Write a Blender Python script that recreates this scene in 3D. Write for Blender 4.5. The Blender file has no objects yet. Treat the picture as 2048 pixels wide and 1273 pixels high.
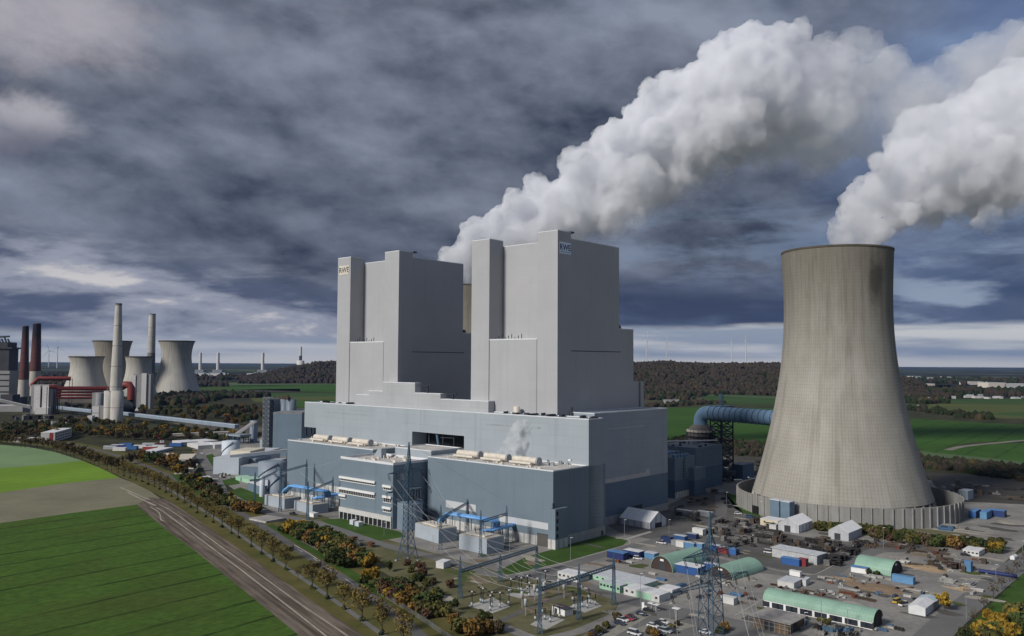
import bpy, bmesh, math, random
import numpy as np
from mathutils import Vector, Matrix
R_ = math.radians
sc = bpy.context.scene
COL = sc.collection
rng = random.Random(7)

# ------------------------------------------------------------------ camera
F_PX, CXP, CYP, CAM_H = 1650.0, 1024.0, 636.5, 95.0      # focal length in photo pixels, drone height in metres
HORIZON, ROLL = 725.0, 0.0055
_p = math.atan((HORIZON - CYP) * math.cos(ROLL) / F_PX)
_f = Vector((0, math.cos(_p), math.sin(_p))); _r = Vector((1, 0, 0)); _u = _r.cross(_f)
RIGHT = math.cos(ROLL) * _r + math.sin(ROLL) * _u
UP = -math.sin(ROLL) * _r + math.cos(ROLL) * _u
CAM = Vector((0, 0, CAM_H))
cd = bpy.data.cameras.new('camera'); cam = bpy.data.objects.new('camera', cd); COL.objects.link(cam)
cd.sensor_width = 36; cd.lens = 36 * F_PX / 2048; cd.clip_start = 1; cd.clip_end = 120000
m = Matrix((RIGHT, UP, -_f)).transposed().to_4x4(); m.translation = CAM; cam.matrix_world = m
sc.camera = cam

def ray(px, py):
    return RIGHT * ((px - CXP) / F_PX) + UP * (-(py - CYP) / F_PX) + _f
def G(px, py, z=0.0):
    """point on the ground (or at height z) seen at a photo pixel"""
    d = ray(px, py); t = (z - CAM_H) / d.z
    return CAM + d * t
def hgt(base, px, py):
    """height of what is seen at (px,py) straight above the ground point base"""
    d = ray(px, py); t = math.hypot(base.x, base.y) / math.hypot(d.x, d.y)
    return CAM_H + d.z * t
def at_dist(px, py, dist):
    d = ray(px, py); t = dist / math.hypot(d.x, d.y)
    return CAM + d * t

# ------------------------------------------------------------------ sky, sun, exposure
SUN_DIR = Vector((-0.78, -0.625, 0.0)).normalized()
SUN_EL = R_(32)
sun_az = math.atan2(SUN_DIR.x, SUN_DIR.y)                 # clockwise from +Y
sd = bpy.data.lights.new('sun', 'SUN'); sd.energy = 1.5; sd.angle = R_(11); sd.color = (1.0, 0.955, 0.9)
so = bpy.data.objects.new('sun', sd); COL.objects.link(so)
sv = Vector((SUN_DIR.x * math.cos(SUN_EL), SUN_DIR.y * math.cos(SUN_EL), math.sin(SUN_EL)))
so.rotation_euler = (-sv).to_track_quat('-Z', 'Y').to_euler(); so.location = (-300, -200, 400)
sc.view_settings.view_transform = 'Standard'; sc.view_settings.look = 'None'
sc.view_settings.exposure = 1.3; sc.view_settings.gamma = 1.0
sc.render.film_transparent = False

class NT:
    """small helper to write node graphs as expressions"""
    def __init__(s, tree): s.t = tree; s.n = tree.nodes; s.l = tree.links
    def new(s, typ, **kw):
        n = s.n.new(typ)
        for k, v in kw.items(): setattr(n, k, v)
        return n
    def put(s, sock, v):
        if isinstance(v, bpy.types.NodeSocket): s.l.new(v, sock)
        elif v is not None:
            if sock.type == 'RGBA' and len(v) == 3: v = (*v, 1)
            sock.default_value = v
    def m(s, op, a, b=None, c=None, clamp=False):
        n = s.new('ShaderNodeMath', operation=op, use_clamp=clamp)
        s.put(n.inputs[0], a); s.put(n.inputs[1], b)
        if c is not None: s.put(n.inputs[2], c)
        return n.outputs[0]
    def vm(s, op, a, b=None):
        n = s.new('ShaderNodeVectorMath', operation=op); s.put(n.inputs[0], a)
        if b is not None: s.put(n.inputs[1], b)
        return n.outputs['Value'] if op in ('DOT_PRODUCT', 'LENGTH', 'DISTANCE') else n.outputs[0]
    def sep(s, v):
        n = s.new('ShaderNodeSeparateXYZ'); s.put(n.inputs[0], v); return n.outputs
    def comb(s, x, y, z):
        n = s.new('ShaderNodeCombineXYZ')
        for i, v in enumerate((x, y, z)): s.put(n.inputs[i], v)
        return n.outputs[0]
    def noise(s, v, scale, detail=4, rough=0.55, lac=2.0, dist=0.0):
        n = s.new('ShaderNodeTexNoise'); s.put(n.inputs['Vector'], v)
        for k, x in (('Scale', scale), ('Detail', detail), ('Roughness', rough), ('Lacunarity', lac), ('Distortion', dist)): s.put(n.inputs[k], x)
        return n.outputs[0]
    def ramp(s, v, lo, hi, a=0.0, b=1.0, smooth=True):
        n = s.new('ShaderNodeMapRange'); n.interpolation_type = 'SMOOTHSTEP' if smooth else 'LINEAR'; n.clamp = True
        s.put(n.inputs[0], v)
        for i, x in enumerate((lo, hi, a, b)): s.put(n.inputs[i + 1], x)
        return n.outputs[0]
    def mix(s, f, a, b, mode='MIX'):
        n = s.new('ShaderNodeMix', data_type='RGBA', blend_type=mode); n.clamp_factor = True
        s.put(n.inputs[0], f); s.put(n.inputs[6], a); s.put(n.inputs[7], b)
        return n.outputs[2]

def srgb(r, g, b):
    def c(v):
        v /= 255.0
        return v / 12.92 if v <= 0.04045 else ((v + 0.055) / 1.055) ** 2.4
    return (c(r), c(g), c(b))

world = bpy.data.worlds.new('World'); sc.world = world; world.use_nodes = True
def build_world():
    t = world.node_tree; t.nodes.clear(); N = NT(t)
    K = 2 ** -sc.view_settings.exposure
    def C(r, g, b, k=1.0): return tuple(v * K * k for v in srgb(r, g, b))
    sky = N.new('ShaderNodeTexSky'); sky.sky_type = 'NISHITA'; sky.sun_disc = False
    sky.sun_elevation = SUN_EL; sky.sun_rotation = sun_az
    d = N.new('ShaderNodeTexCoord').outputs['Generated']
    x, y, z = N.sep(d)
    hor = N.m('SQRT', N.m('ADD', N.m('MULTIPLY', x, x), N.m('MULTIPLY', y, y)))
    el = N.m('ARCTANGENT', N.m('DIVIDE', z, N.m('MAXIMUM', hor, 0.001)))        # elevation, radians
    az = N.m('ARCTAN2', x, y)                                                 # 0 ahead, + right
    # cloud deck: direction projected on a plane above
    zz = N.m('ADD', N.m('MAXIMUM', z, 0.0), 0.10)
    p = N.comb(N.m('DIVIDE', x, zz), N.m('DIVIDE', y, zz), 0.0)
    q = N.comb(N.m('ADD', N.m('MULTIPLY', az, 3.0), 0.7), N.m('ADD', N.m('MULTIPLY', el, 5.6), N.m('MULTIPLY', az, 0.35)), 0.0)
    pw = q
    n1 = N.noise(pw, 1.05, 9, 0.54, dist=0.10)
    n2 = N.noise(N.vm('ADD', pw, (7.3, 2.1, 0.4)), 3.2, 9, 0.64, dist=0.10)
    n3 = N.noise(N.vm('ADD', pw, (1.3, 9.1, 3.4)), 0.55, 3, 0.5, dist=0.2)
    # the main dark deck
    shade = N.m('ADD', N.m('MULTIPLY', N.m('SUBTRACT', n1, 0.5), 2.2), N.m('MULTIPLY', N.m('SUBTRACT', n2, 0.5), 0.9))
    # relief of the cloud bank: pale upper edges, dark undersides
    up1 = N.noise(N.vm('ADD', pw, (0.05, 0.16, 0.0)), 1.05, 9, 0.54, dist=0.10)
    m1 = N.noise(N.vm('ADD', pw, (4.0, 1.0, 2.0)), 2.2, 7, 0.5, dist=0.2); m2 = N.noise(N.vm('ADD', pw, (4.02, 1.09, 2.0)), 2.2, 7, 0.5, dist=0.2)
    shade = N.m('ADD', shade, N.m('MULTIPLY', N.m('SUBTRACT', n1, up1), 1.8))
    shade = N.m('ADD', shade, N.m('MULTIPLY', N.m('SUBTRACT', m1, m2), 1.3))
    shade = N.m('ADD', shade, N.ramp(el, 0.13, 0.40, 0.26, 0.60))
    col = N.mix(N.ramp(shade, -0.2, 1.1, smooth=False), C(52, 61, 79), C(138, 146, 163))
    # bluer towards the right, greyer to the left
    blue = N.m('MULTIPLY', N.ramp(az, 0.0, 0.5), N.ramp(n3, 0.42, 0.66))
    col = N.mix(N.m('MULTIPLY', blue, N.ramp(el, 0.02, 0.35, 0.35, 0.7)), col, C(88, 113, 158))
    # a real gap of Nishita blue at the upper right
    nish = N.vm('MULTIPLY', sky.outputs[0], (0.05, 0.05, 0.05))
    gap = N.m('MULTIPLY', N.m('MULTIPLY', N.ramp(az, 0.22, 0.5), N.ramp(el, 0.24, 0.42)), N.ramp(n1, 0.44, 0.62))
    col = N.mix(N.m('MULTIPLY', gap, 0.6), col, nish)
    # bright rents in the deck, by direction (az, el, spread az, spread el)
    def blob(a0, e0, sa, se, warp=0.0):
        a = N.m('DIVIDE', N.m('SUBTRACT', az, a0), sa); e = N.m('DIVIDE', N.m('SUBTRACT', el, e0), se)
        r = N.m('SQRT', N.m('ADD', N.m('MULTIPLY', a, a), N.m('MULTIPLY', e, e)))
        if warp: r = N.m('ADD', r, N.m('MULTIPLY', N.m('SUBTRACT', n2, 0.5), warp))
        return N.ramp(r, 1.0, 0.0)
    col = N.mix(N.m('MULTIPLY', blob(-0.56, 0.355, 0.24, 0.085, 1.6), 0.85), col, C(176, 172, 180))
    # lit cumulus at the far left
    fine = N.noise(N.comb(N.m('MULTIPLY', az, 9.0), N.m('MULTIPLY', el, 13.0), 0.3), 1.0, 6, 0.6, dist=0.3)
    def puff(a0, e0, sa, se):
        a = N.m('DIVIDE', N.m('SUBTRACT', az, a0), sa); e = N.m('DIVIDE', N.m('SUBTRACT', el, e0), se)
        r = N.m('SQRT', N.m('ADD', N.m('MULTIPLY', a, a), N.m('MULTIPLY', e, e)))
        return N.ramp(N.m('ADD', r, N.m('MULTIPLY', N.m('SUBTRACT', fine, 0.5), 2.2)), 1.05, 0.35)
    pf = N.m('MAXIMUM', puff(-0.535, 0.252, 0.075, 0.042), puff(-0.575, 0.225, 0.06, 0.03))
    col = N.mix(N.m('MULTIPLY', pf, 0.8), col, N.mix(N.ramp(N.m('ADD', el, N.m('MULTIPLY', fine, 0.05)), 0.245, 0.29), C(118, 118, 132), C(182, 180, 188)))
    # torn layer low on the left: streaks of light and dark
    s = N.comb(N.m('MULTIPLY', az, 5.0), N.m('MULTIPLY', el, 19.0), 0.0)
    s1 = N.noise(s, 1.0, 7, 0.55, dist=0.3); s2 = N.noise(N.vm('ADD', s, (3.1, 8.2, 1.0)), 2.2, 8, 0.60, dist=0.25)
    sv_ = N.m('ADD', N.m('MULTIPLY', s1, 0.65), N.m('MULTIPLY', s2, 0.35))
    low = N.mix(N.ramp(sv_, 0.42, 0.56), C(80, 89, 112), C(150, 155, 170))
    low = N.mix(N.m('MULTIPLY', N.ramp(sv_, 0.55, 0.63), N.ramp(el, 0.13, 0.08)), low, C(206, 203, 203))
    top = N.m('ADD', N.ramp(az, -0.62, 0.02, 0.150, 0.085), N.m('MULTIPLY', N.m('SUBTRACT', s1, 0.5), 0.09))
    lowm = N.m('MULTIPLY', N.ramp(N.m('SUBTRACT', top, el), -0.015, 0.045), N.ramp(az, 0.03, -0.12))
    col = N.mix(lowm, col, low)
    # right hand: dark belly above a pale strip
    belly = N.m('MULTIPLY', N.ramp(az, -0.02, 0.10), N.ramp(N.m('ADD', el, N.m('MULTIPLY', N.m('SUBTRACT', s1, 0.5), 0.10)), 0.125, 0.055))
    belly = N.m('MULTIPLY', belly, N.ramp(az, 0.46, 0.36, 0.35, 1.0))
    col = N.mix(N.m('MULTIPLY', belly, 0.9), col, N.mix(N.ramp(s1, 0.40, 0.7), C(48, 58, 84), C(98, 111, 138)))
    mid = N.m('MULTIPLY', N.m('MULTIPLY', N.ramp(az, 0.06, 0.16), N.ramp(el, 0.215, 0.15)), N.m('MULTIPLY', N.ramp(el, 0.07, 0.12), N.ramp(s2, 0.40, 0.66)))
    col = N.mix(N.m('MULTIPLY', mid, 0.5), col, C(128, 146, 172))
    rtear = N.m('MULTIPLY', N.ramp(az, 0.38, 0.46), N.m('MULTIPLY', N.ramp(sv_, 0.48, 0.60), N.ramp(el, 0.15, 0.07)))
    col = N.mix(N.m('MULTIPLY', rtear, 0.7), col, C(160, 173, 192))
    # the pale strip over the horizon
    edge = N.m('ADD', el, N.m('MULTIPLY', N.m('SUBTRACT', s1, 0.5), 0.022))
    strip = N.mix(N.ramp(N.noise(N.vm('MULTIPLY', s, (0.8, 2.5, 1)), 1.0, 5, 0.5), 0.40, 0.62), C(146, 157, 172), C(204, 205, 205))
    col = N.mix(N.ramp(edge, N.ramp(az, -0.1, 0.15, 0.034, 0.047), N.ramp(az, -0.1, 0.15, 0.020, 0.040)), col, strip)
    col = N.mix(N.ramp(el, 0.012, 0.0), col, C(214, 212, 206))
    bg = N.new('ShaderNodeBackground'); N.put(bg.inputs[0], col); bg.inputs[1].default_value = 1.0
    out = N.new('ShaderNodeOutputWorld'); N.l.new(bg.outputs[0], out.inputs[0])
    world.cycles.sampling_method = 'MANUAL'; world.cycles.sample_map_resolution = 512
build_world()
c_ = sc.cycles
c_.max_bounces = 16; c_.diffuse_bounces = 2; c_.glossy_bounces = 2; c_.transmission_bounces = 2; c_.transparent_max_bounces = 12
c_.volume_bounces = 14; c_.use_denoising = True; c_.volume_step_rate = 2.0
try: c_.denoiser = 'OPENIMAGEDENOISE'
except Exception: pass
# ------------------------------------------------------------------ materials
MATS = {}
def mat(name, col, rough=0.8, var=0.18, scale=0.15, metal=0.0, spec=0.3, rand=0.0, stretch=None, fine=0.0, fn=None, bump=0.0, col2=None):
    """procedural material: base colour broken up by two noises in object space; fn(N, colour, pos) may add more"""
    if name in MATS: return MATS[name]
    mt = bpy.data.materials.new(name); mt.use_nodes = True; t = mt.node_tree; N = NT(t)
    b = t.nodes['Principled BSDF']
    pos = N.new('ShaderNodeTexCoord').outputs['Object']
    pv = N.vm('MULTIPLY', pos, stretch) if stretch else pos
    n = N.noise(pv, scale, 5, 0.6)
    f = N.ramp(n, 0.3, 0.7, smooth=False)
    lo = tuple(c * (1 - var) for c in col); hi = col2 if col2 else tuple(min(1, c * (1 + var)) for c in col)
    c = N.mix(f, lo, hi)
    if fine:
        n2 = N.noise(pos, scale * 9, 3, 0.7)
        c = N.mix(fine, c, N.mix(N.ramp(n2, 0.3, 0.7, smooth=False), tuple(x * 0.55 for x in col), tuple(min(1, x * 1.4) for x in col)))
    if rand:
        ri = N.new('ShaderNodeObjectInfo').outputs['Random']
        hs = N.new('ShaderNodeHueSaturation'); N.put(hs.inputs['Color'], c)
        N.put(hs.inputs['Value'], N.ramp(ri, 0, 1, 1 - rand, 1 + rand, smooth=False))
        N.put(hs.inputs['Hue'], N.ramp(N.m('FRACT', N.m('MULTIPLY', ri, 7.3)), 0, 1, 0.5 - rand * 0.05, 0.5 + rand * 0.05, smooth=False))
        c = hs.outputs[0]
    if fn: c = fn(N, c, pos)
    N.put(b.inputs['Base Color'], c); b.inputs['Roughness'].default_value = rough; b.inputs['Metallic'].default_value = metal
    b.inputs['Specular IOR Level'].default_value = spec
    if bump:
        bn = N.new('ShaderNodeBump'); bn.inputs['Strength'].default_value = bump; bn.inputs['Distance'].default_value = 0.3
        N.put(bn.inputs['Height'], N.noise(pos, scale * 6, 4, 0.7)); N.l.new(bn.outputs[0], b.inputs['Normal'])
    MATS[name] = mt
    return mt

def line_mask(N, v, step, width):
    """1 on thin lines every `step`, else 0"""
    fr = N.m('FRACT', N.m('DIVIDE', v, step))
    return N.m('LESS_THAN', fr, width / step)

def cladding(step_h=1.0, step_v=9.0, streak=0.10, lines=0.08, cells=0.05):
    def fn(N, c, pos):
        x, y, z = N.sep(pos)
        l1 = line_mask(N, z, step_h * 6, 0.35); l2 = N.m('MAXIMUM', line_mask(N, x, step_v, 0.25), line_mask(N, y, step_v, 0.25))
        c = N.mix(N.m('MULTIPLY', N.m('MAXIMUM', l1, l2), lines), c, (0.02, 0.022, 0.025))
        # sheets of slightly different batches, and rain streaks
        cell = N.new('ShaderNodeTexWhiteNoise', noise_dimensions='3D')
        N.put(cell.inputs[0], N.comb(N.m('FLOOR', N.m('DIVIDE', x, step_v)), N.m('FLOOR', N.m('DIVIDE', y, step_v)), N.m('FLOOR', N.m('DIVIDE', z, step_h * 6))))
        c = N.mix(N.ramp(cell.outputs[0], 0, 1, 0, cells, smooth=False), c, (0.02, 0.022, 0.026))
        st = N.noise(N.vm('MULTIPLY', pos, (0.35, 0.35, 0.008)), 1.0, 5, 0.65)
        return N.mix(N.m('MULTIPLY', N.ramp(st, 0.5, 0.75), streak), c, (0.03, 0.032, 0.03))
    return fn

def corrugated(step=0.9, amt=0.35):
    def fn(N, c, pos):
        x, y, z = N.sep(pos)
        l = N.m('MAXIMUM', line_mask(N, x, step, step * 0.3), line_mask(N, y, step, step * 0.3))
        return N.mix(N.m('MULTIPLY', l, amt), c, (0.01, 0.01, 0.012))
    return fn

# ------------------------------------------------------------------ mesh building
class MB:
    def __init__(s): s.v = []; s.f = []; s.mi = []; s.sm = []
    def add(s, vs, fs, mi=0, smooth=False):
        o = len(s.v); s.v += [tuple(p) for p in vs]
        for f in fs: s.f.append([i + o for i in f]); s.mi.append(mi); s.sm.append(smooth)
        return s
    def box(s, x0, x1, y0, y1, z0, z1, mi=0, top=None):
        vs = [(x0, y0, z0), (x1, y0, z0), (x1, y1, z0), (x0, y1, z0), (x0, y0, z1), (x1, y0, z1), (x1, y1, z1), (x0, y1, z1)]
        s.add(vs, [(3, 2, 1, 0), (0, 1, 5, 4), (1, 2, 6, 5), (2, 3, 7, 6), (3, 0, 4, 7)], mi)
        s.add(vs[4:], [(0, 1, 2, 3)], mi if top is None else top)
        return s
    def prism(s, pts, z0, z1, mi=0, top=None):
        n = len(pts)
        s.add([(x, y, z0) for x, y in pts] + [(x, y, z1) for x, y in pts], [(i, (i + 1) % n, n + (i + 1) % n, n + i) for i in range(n)], mi)
        s.add([(x, y, z1) for x, y in pts], [tuple(range(n))], mi if top is None else top)
        s.add([(x, y, z0) for x, y in pts], [tuple(range(n))[::-1]], mi)
        return s
    def profile(s, pts, y0, y1, mi=0, cap=None, smooth=False):
        """closed outline in x,z pulled along y"""
        n = len(pts)
        s.add([(x, y0, z) for x, z in pts] + [(x, y1, z) for x, z in pts], [(i, (i + 1) % n, n + (i + 1) % n, n + i) for i in range(n)], mi, smooth)
        s.add([(x, y0, z) for x, z in pts], [tuple(range(n))[::-1]], mi if cap is None else cap)
        s.add([(x, y1, z) for x, z in pts], [tuple(range(n))], mi if cap is None else cap)
        return s
    def tube(s, p, q, r0, r1=None, n=8, mi=0, cap=True, smooth=True):
        r1 = r0 if r1 is None else r1
        p = Vector(p); q = Vector(q); d = q - p
        if d.length < 1e-6: return s
        d.normalize(); a = d.orthogonal().normalized(); b = d.cross(a)
        ring = [(math.cos(2 * math.pi * i / n), math.sin(2 * math.pi * i / n)) for i in range(n)]
        vs = [p + (a * x + b * y) * r0 for x, y in ring] + [q + (a * x + b * y) * r1 for x, y in ring]
        s.add(vs, [(i, (i + 1) % n, n + (i + 1) % n, n + i) for i in range(n)], mi, smooth)
        if cap:
            s.add(vs[n:], [tuple(range(n))], mi); s.add(vs[:n], [tuple(range(n))[::-1]], mi)
        return s
    def path(s, pts, r, n=6, mi=0):
        """bent tube through points"""
        pts = [Vector(p) for p in pts]
        rings = []
        a = None
        for i, p in enumerate(pts):
            d = (pts[min(i + 1, len(pts) - 1)] - pts[max(i - 1, 0)]).normalized()
            a = d.orthogonal().normalized() if a is None else (a - d * a.dot(d)).normalized()
            b = d.cross(a)
            rings += [p + (a * math.cos(2 * math.pi * k / n) + b * math.sin(2 * math.pi * k / n)) * r for k in range(n)]
        fs = [(i * n + k, i * n + (k + 1) % n, (i + 1) * n + (k + 1) % n, (i + 1) * n + k) for i in range(len(pts) - 1) for k in range(n)]
        s.add(rings, fs, mi, True)
        s.add(rings[:n], [tuple(range(n))[::-1]], mi); s.add(rings[-n:], [tuple(range(n))], mi)
        return s
    def lathe(s, prof, n=48, mi=0, smooth=True, c=(0, 0)):
        vs = [(c[0] + r * math.cos(2 * math.pi * k / n), c[1] + r * math.sin(2 * math.pi * k / n), z) for r, z in prof for k in range(n)]
        fs = [(i * n + k, i * n + (k + 1) % n, (i + 1) * n + (k + 1) % n, (i + 1) * n + k) for i in range(len(prof) - 1) for k in range(n)]
        return s.add(vs, fs, mi, smooth)
    def bar(s, p, q, w, mi=0):
        return s.tube(p, q, w * 0.7, w * 0.7, 4, mi, True, False)
    def mesh(s, name, mats):
        me = bpy.data.meshes.new(name); me.from_pydata(s.v, [], s.f)
        for m_ in mats: me.materials.append(m_)
        me.polygons.foreach_set('material_index', s.mi); me.polygons.foreach_set('use_smooth', s.sm)
        me.update(); return me
    def build(s, name, mats, parent=None, loc=None, rot=0.0):
        if not isinstance(mats, (list, tuple)): mats = [mats]
        o = bpy.data.objects.new(name, s.mesh(name, mats)); COL.objects.link(o)
        if parent is not None: o.parent = parent
        if loc is not None: o.location = loc
        o.rotation_euler.z = rot
        return o

def build_each(mb, name, mats, parent):
    """every separate piece of mb becomes an object of its own"""
    key = {}; rep = [key.setdefault(tuple(round(c, 4) for c in p), i) for i, p in enumerate(mb.v)]; up = {}
    def find(i):
        while up.get(i, i) != i: i = up[i]
        return i
    for f in mb.f:
        a = find(rep[f[0]])
        for j in f[1:]:
            b = find(rep[j])
            if a != b: up[b] = a
    parts = {}
    for f, mi, sm in zip(mb.f, mb.mi, mb.sm): parts.setdefault(find(rep[f[0]]), []).append((f, mi, sm))
    out = []
    for fs in parts.values():
        q = MB(); idx = {}
        for f, mi, sm in fs:
            g = []
            for j in f:
                if j not in idx: idx[j] = len(q.v); q.v.append(mb.v[j])
                g.append(idx[j])
            q.f.append(g); q.mi.append(mi); q.sm.append(sm)
        out.append(q.build(name, mats, parent))
    return out
def tag(o, label=None, cat=None, group=None, kind=None):
    if label: o['label'] = label
    if cat: o['category'] = cat
    if group: o['group'] = group
    if kind: o['kind'] = kind
    return o
def thing(name, label, cat, loc=(0, 0, 0), rot=0.0, group=None):
    o = bpy.data.objects.new(name, None); o.empty_display_size = 0.5; COL.objects.link(o)
    o.location = loc; o.rotation_euler.z = rot
    return tag(o, label, cat, group)
def dup(root, loc, rot=0.0, label=None, scale=None, group=None):
    """copy of a thing with its parts and sub-parts, sharing mesh data"""
    kids = KIDS.get(root.name)
    r = root.copy(); COL.objects.link(r); r.location = loc; r.rotation_euler.z = rot
    if scale is not None: r.scale = scale if hasattr(scale, '__len__') else (scale,) * 3
    if label: r['label'] = label
    if group: r['group'] = group
    for ch in list(root.children):
        c = ch.copy(); COL.objects.link(c); c.parent = r
        for g in list(ch.children):
            d = g.copy(); COL.objects.link(d); d.parent = c
    return r
KIDS = {}
def structure(name, mb, mats):
    return tag(mb.build(name, mats), kind='structure')
def flat(name, pts, z, mt, kind='structure'):
    """ground sheet through photo pixels or world points"""
    P = [G(*p) if len(p) == 2 and not isinstance(p, Vector) else Vector(p) for p in pts]
    mb = MB().add([(p.x, p.y, z) for p in P], [tuple(range(len(P)))])
    me = mb.mesh(name, [mt])
    bm = bmesh.new(); bm.from_mesh(me); bmesh.ops.triangulate(bm, faces=bm.faces[:]); bmesh.ops.recalc_face_normals(bm, faces=bm.faces[:])
    for f in bm.faces:
        if f.normal.z < 0: f.normal_flip()
    bm.to_mesh(me); bm.free()
    o = bpy.data.objects.new(name, me); COL.objects.link(o)
    return tag(o, kind=kind)
def strip_mb(line, width, z, mb=None, mi=0, off=0.0):
    """ribbon along a ground line"""
    mb = mb or MB(); L = [Vector((p[0], p[1], 0)) for p in line]; vs = []
    for i, p in enumerate(L):
        d = (L[min(i + 1, len(L) - 1)] - L[max(i - 1, 0)]).normalized(); nrm = Vector((-d.y, d.x, 0))
        a = p + nrm * (off - width / 2); b = p + nrm * (off + width / 2)
        vs += [(b.x, b.y, z), (a.x, a.y, z)]
    return mb.add(vs, [(2 * i + 1, 2 * i + 3, 2 * i + 2, 2 * i) for i in range(len(L) - 1)], mi)
def smooth_line(pts, k=6):
    """Catmull-Rom through points"""
    P = [Vector((p[0], p[1], 0)) for p in pts]; out = []
    for i in range(len(P) - 1):
        p0, p1, p2, p3 = P[max(i - 1, 0)], P[i], P[i + 1], P[min(i + 2, len(P) - 1)]
        for j in range(k):
            t = j / k
            out.append(0.5 * ((2 * p1) + (p2 - p0) * t + (2 * p0 - 5 * p1 + 4 * p2 - p3) * t * t + (3 * p1 - p0 - 3 * p2 + p3) * t ** 3))
    return out + [P[-1]]
def base3(p0, p1, p2, top=None):
    """front-left, front-right, back-right base corners (photo pixels) -> origin, rotation, length, width, height"""
    A, B, C_ = G(*p0), G(*p1), G(*p2)
    d = B - A; e = C_ - B
    if e.length > d.length * 1.15: n_ = e.normalized(); d = Vector((n_.y, -n_.x, 0)) * max(1.5, (B - A).dot(Vector((n_.y, -n_.x, 0))))
    L = d.length; rot = math.atan2(d.y, d.x); A = B - d
    nrm = Vector((-d.y, d.x, 0)).normalized(); W = max(1.5, (C_ - B).dot(nrm))
    H = hgt(B, p1[0], top) if top is not None else 3.0
    return A, rot, L, W, H
def text_mesh(name, body, size, mt, parent, loc, rot, bold=0.0):
    cu = bpy.data.curves.new(name, 'FONT'); cu.body = body; cu.size = size; cu.align_x = 'CENTER'; cu.align_y = 'CENTER'; cu.extrude = 0.03; cu.offset = bold
    tmp = bpy.data.objects.new(name + '_tmp', cu); COL.objects.link(tmp)
    me = bpy.data.meshes.new_from_object(tmp.evaluated_get(bpy.context.evaluated_depsgraph_get()))
    bpy.data.objects.remove(tmp); bpy.data.curves.remove(cu)
    me.name = name; me.materials.clear(); me.materials.append(mt)
    o = bpy.data.objects.new(name, me); COL.objects.link(o); o.parent = parent; o.location = loc; o.rotation_euler = rot
    return o

# colours of the place
m_clad_boiler = mat('boiler_cladding', (0.375, 0.378, 0.39), 0.55, 0.05, 0.03, spec=0.35, fn=cladding(1.0, 11.0, streak=0.08, lines=0.03, cells=0.03))
m_clad_bunker = mat('bunker_cladding', (0.315, 0.355, 0.388), 0.55, 0.06, 0.03, spec=0.35, fn=cladding(1.0, 14.0, streak=0.16))
m_clad_hall = mat('hall_cladding', (0.160, 0.208, 0.250), 0.55, 0.07, 0.03, spec=0.35, fn=cladding(0.8, 12.0, streak=0.12, lines=0.05))
m_clad_annex = mat('annex_cladding', (0.29, 0.335, 0.38), 0.55, 0.06, 0.03, spec=0.35, fn=cladding(1.0, 12.0, streak=0.08))
m_trim = mat('pale_metal_trim', (0.62, 0.64, 0.66), 0.5, 0.08, 0.2)
m_seam = mat('dark_seam', (0.04, 0.045, 0.05), 0.8, 0.1)
m_plinth = mat('concrete_plinth', (0.50, 0.50, 0.48), 0.85, 0.15, 0.25, fine=0.12, fn=corrugated(4.0, 0.35))
m_roof_white = mat('gravel_roof', (0.46, 0.44, 0.41), 0.9, 0.30, 0.12, fine=0.25)
m_roof_grey = mat('grey_roof', (0.20, 0.21, 0.22), 0.9, 0.25, 0.1, fine=0.2)
m_dark = mat('dark_opening', (0.012, 0.013, 0.015), 0.7, 0.2)
m_glass = mat('window_glass', (0.03, 0.036, 0.045), 0.12, 0.2, spec=0.6)
m_conc = mat('concrete', (0.36, 0.35, 0.32), 0.9, 0.15, 0.15, fine=0.12)
m_steel_blue = mat('blue_steel', (0.075, 0.125, 0.185), 0.5, 0.15, 0.3)
m_steel_dark = mat('dark_steel', (0.03, 0.036, 0.045), 0.55, 0.2, 0.3)
m_galv = mat('galvanised_steel', (0.32, 0.33, 0.34), 0.45, 0.15, 0.5, metal=0.3)
m_white = mat('white_paint', (0.72, 0.72, 0.71), 0.5, 0.06, 0.5)
m_cream = mat('cream_metal', (0.60, 0.55, 0.47), 0.6, 0.18, 0.3, fine=0.15)
m_sign_blue = mat('sign_blue', (0.02, 0.055, 0.16), 0.5, 0.05)
m_sign_pale = mat('sign_panel', (0.72, 0.80, 0.88), 0.5, 0.05)
# ------------------------------------------------------------------ the main plant (local axes: x along the front, y to the back)
YAW = R_(48.5)
E1 = Vector((math.sin(YAW), -math.cos(YAW), 0)); E2 = Vector((math.cos(YAW), math.sin(YAW), 0))
C0 = G(1106, 1097); ROT = math.atan2(E1.y, E1.x)
def LW(a, b, z=0.0): return C0 + E1 * a + E2 * b + Vector((0, 0, z))
def toL(p): d = p - C0; return d.dot(E1), d.dot(E2)
def plant(name, label, cat, group=None): return thing(name, label, cat, C0, ROT, group)

def parapet(mb, x0, x1, y0, y1, z, t=0.5, h=0.5, mi=0):
    """coping round a flat roof, standing 3 mm proud of the walls"""
    e = 0.003
    mb.box(x0 - e, x1 + e, y0 - e, y0 + t, z, z + h, mi); mb.box(x0 - e, x1 + e, y1 - t, y1 + e, z, z + h, mi)
    mb.box(x0 - e, x0 + t, y0 + t, y1 - t, z, z + h, mi); mb.box(x1 - t, x1 + e, y0 + t, y1 - t, z, z + h, mi)
    return mb

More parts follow.
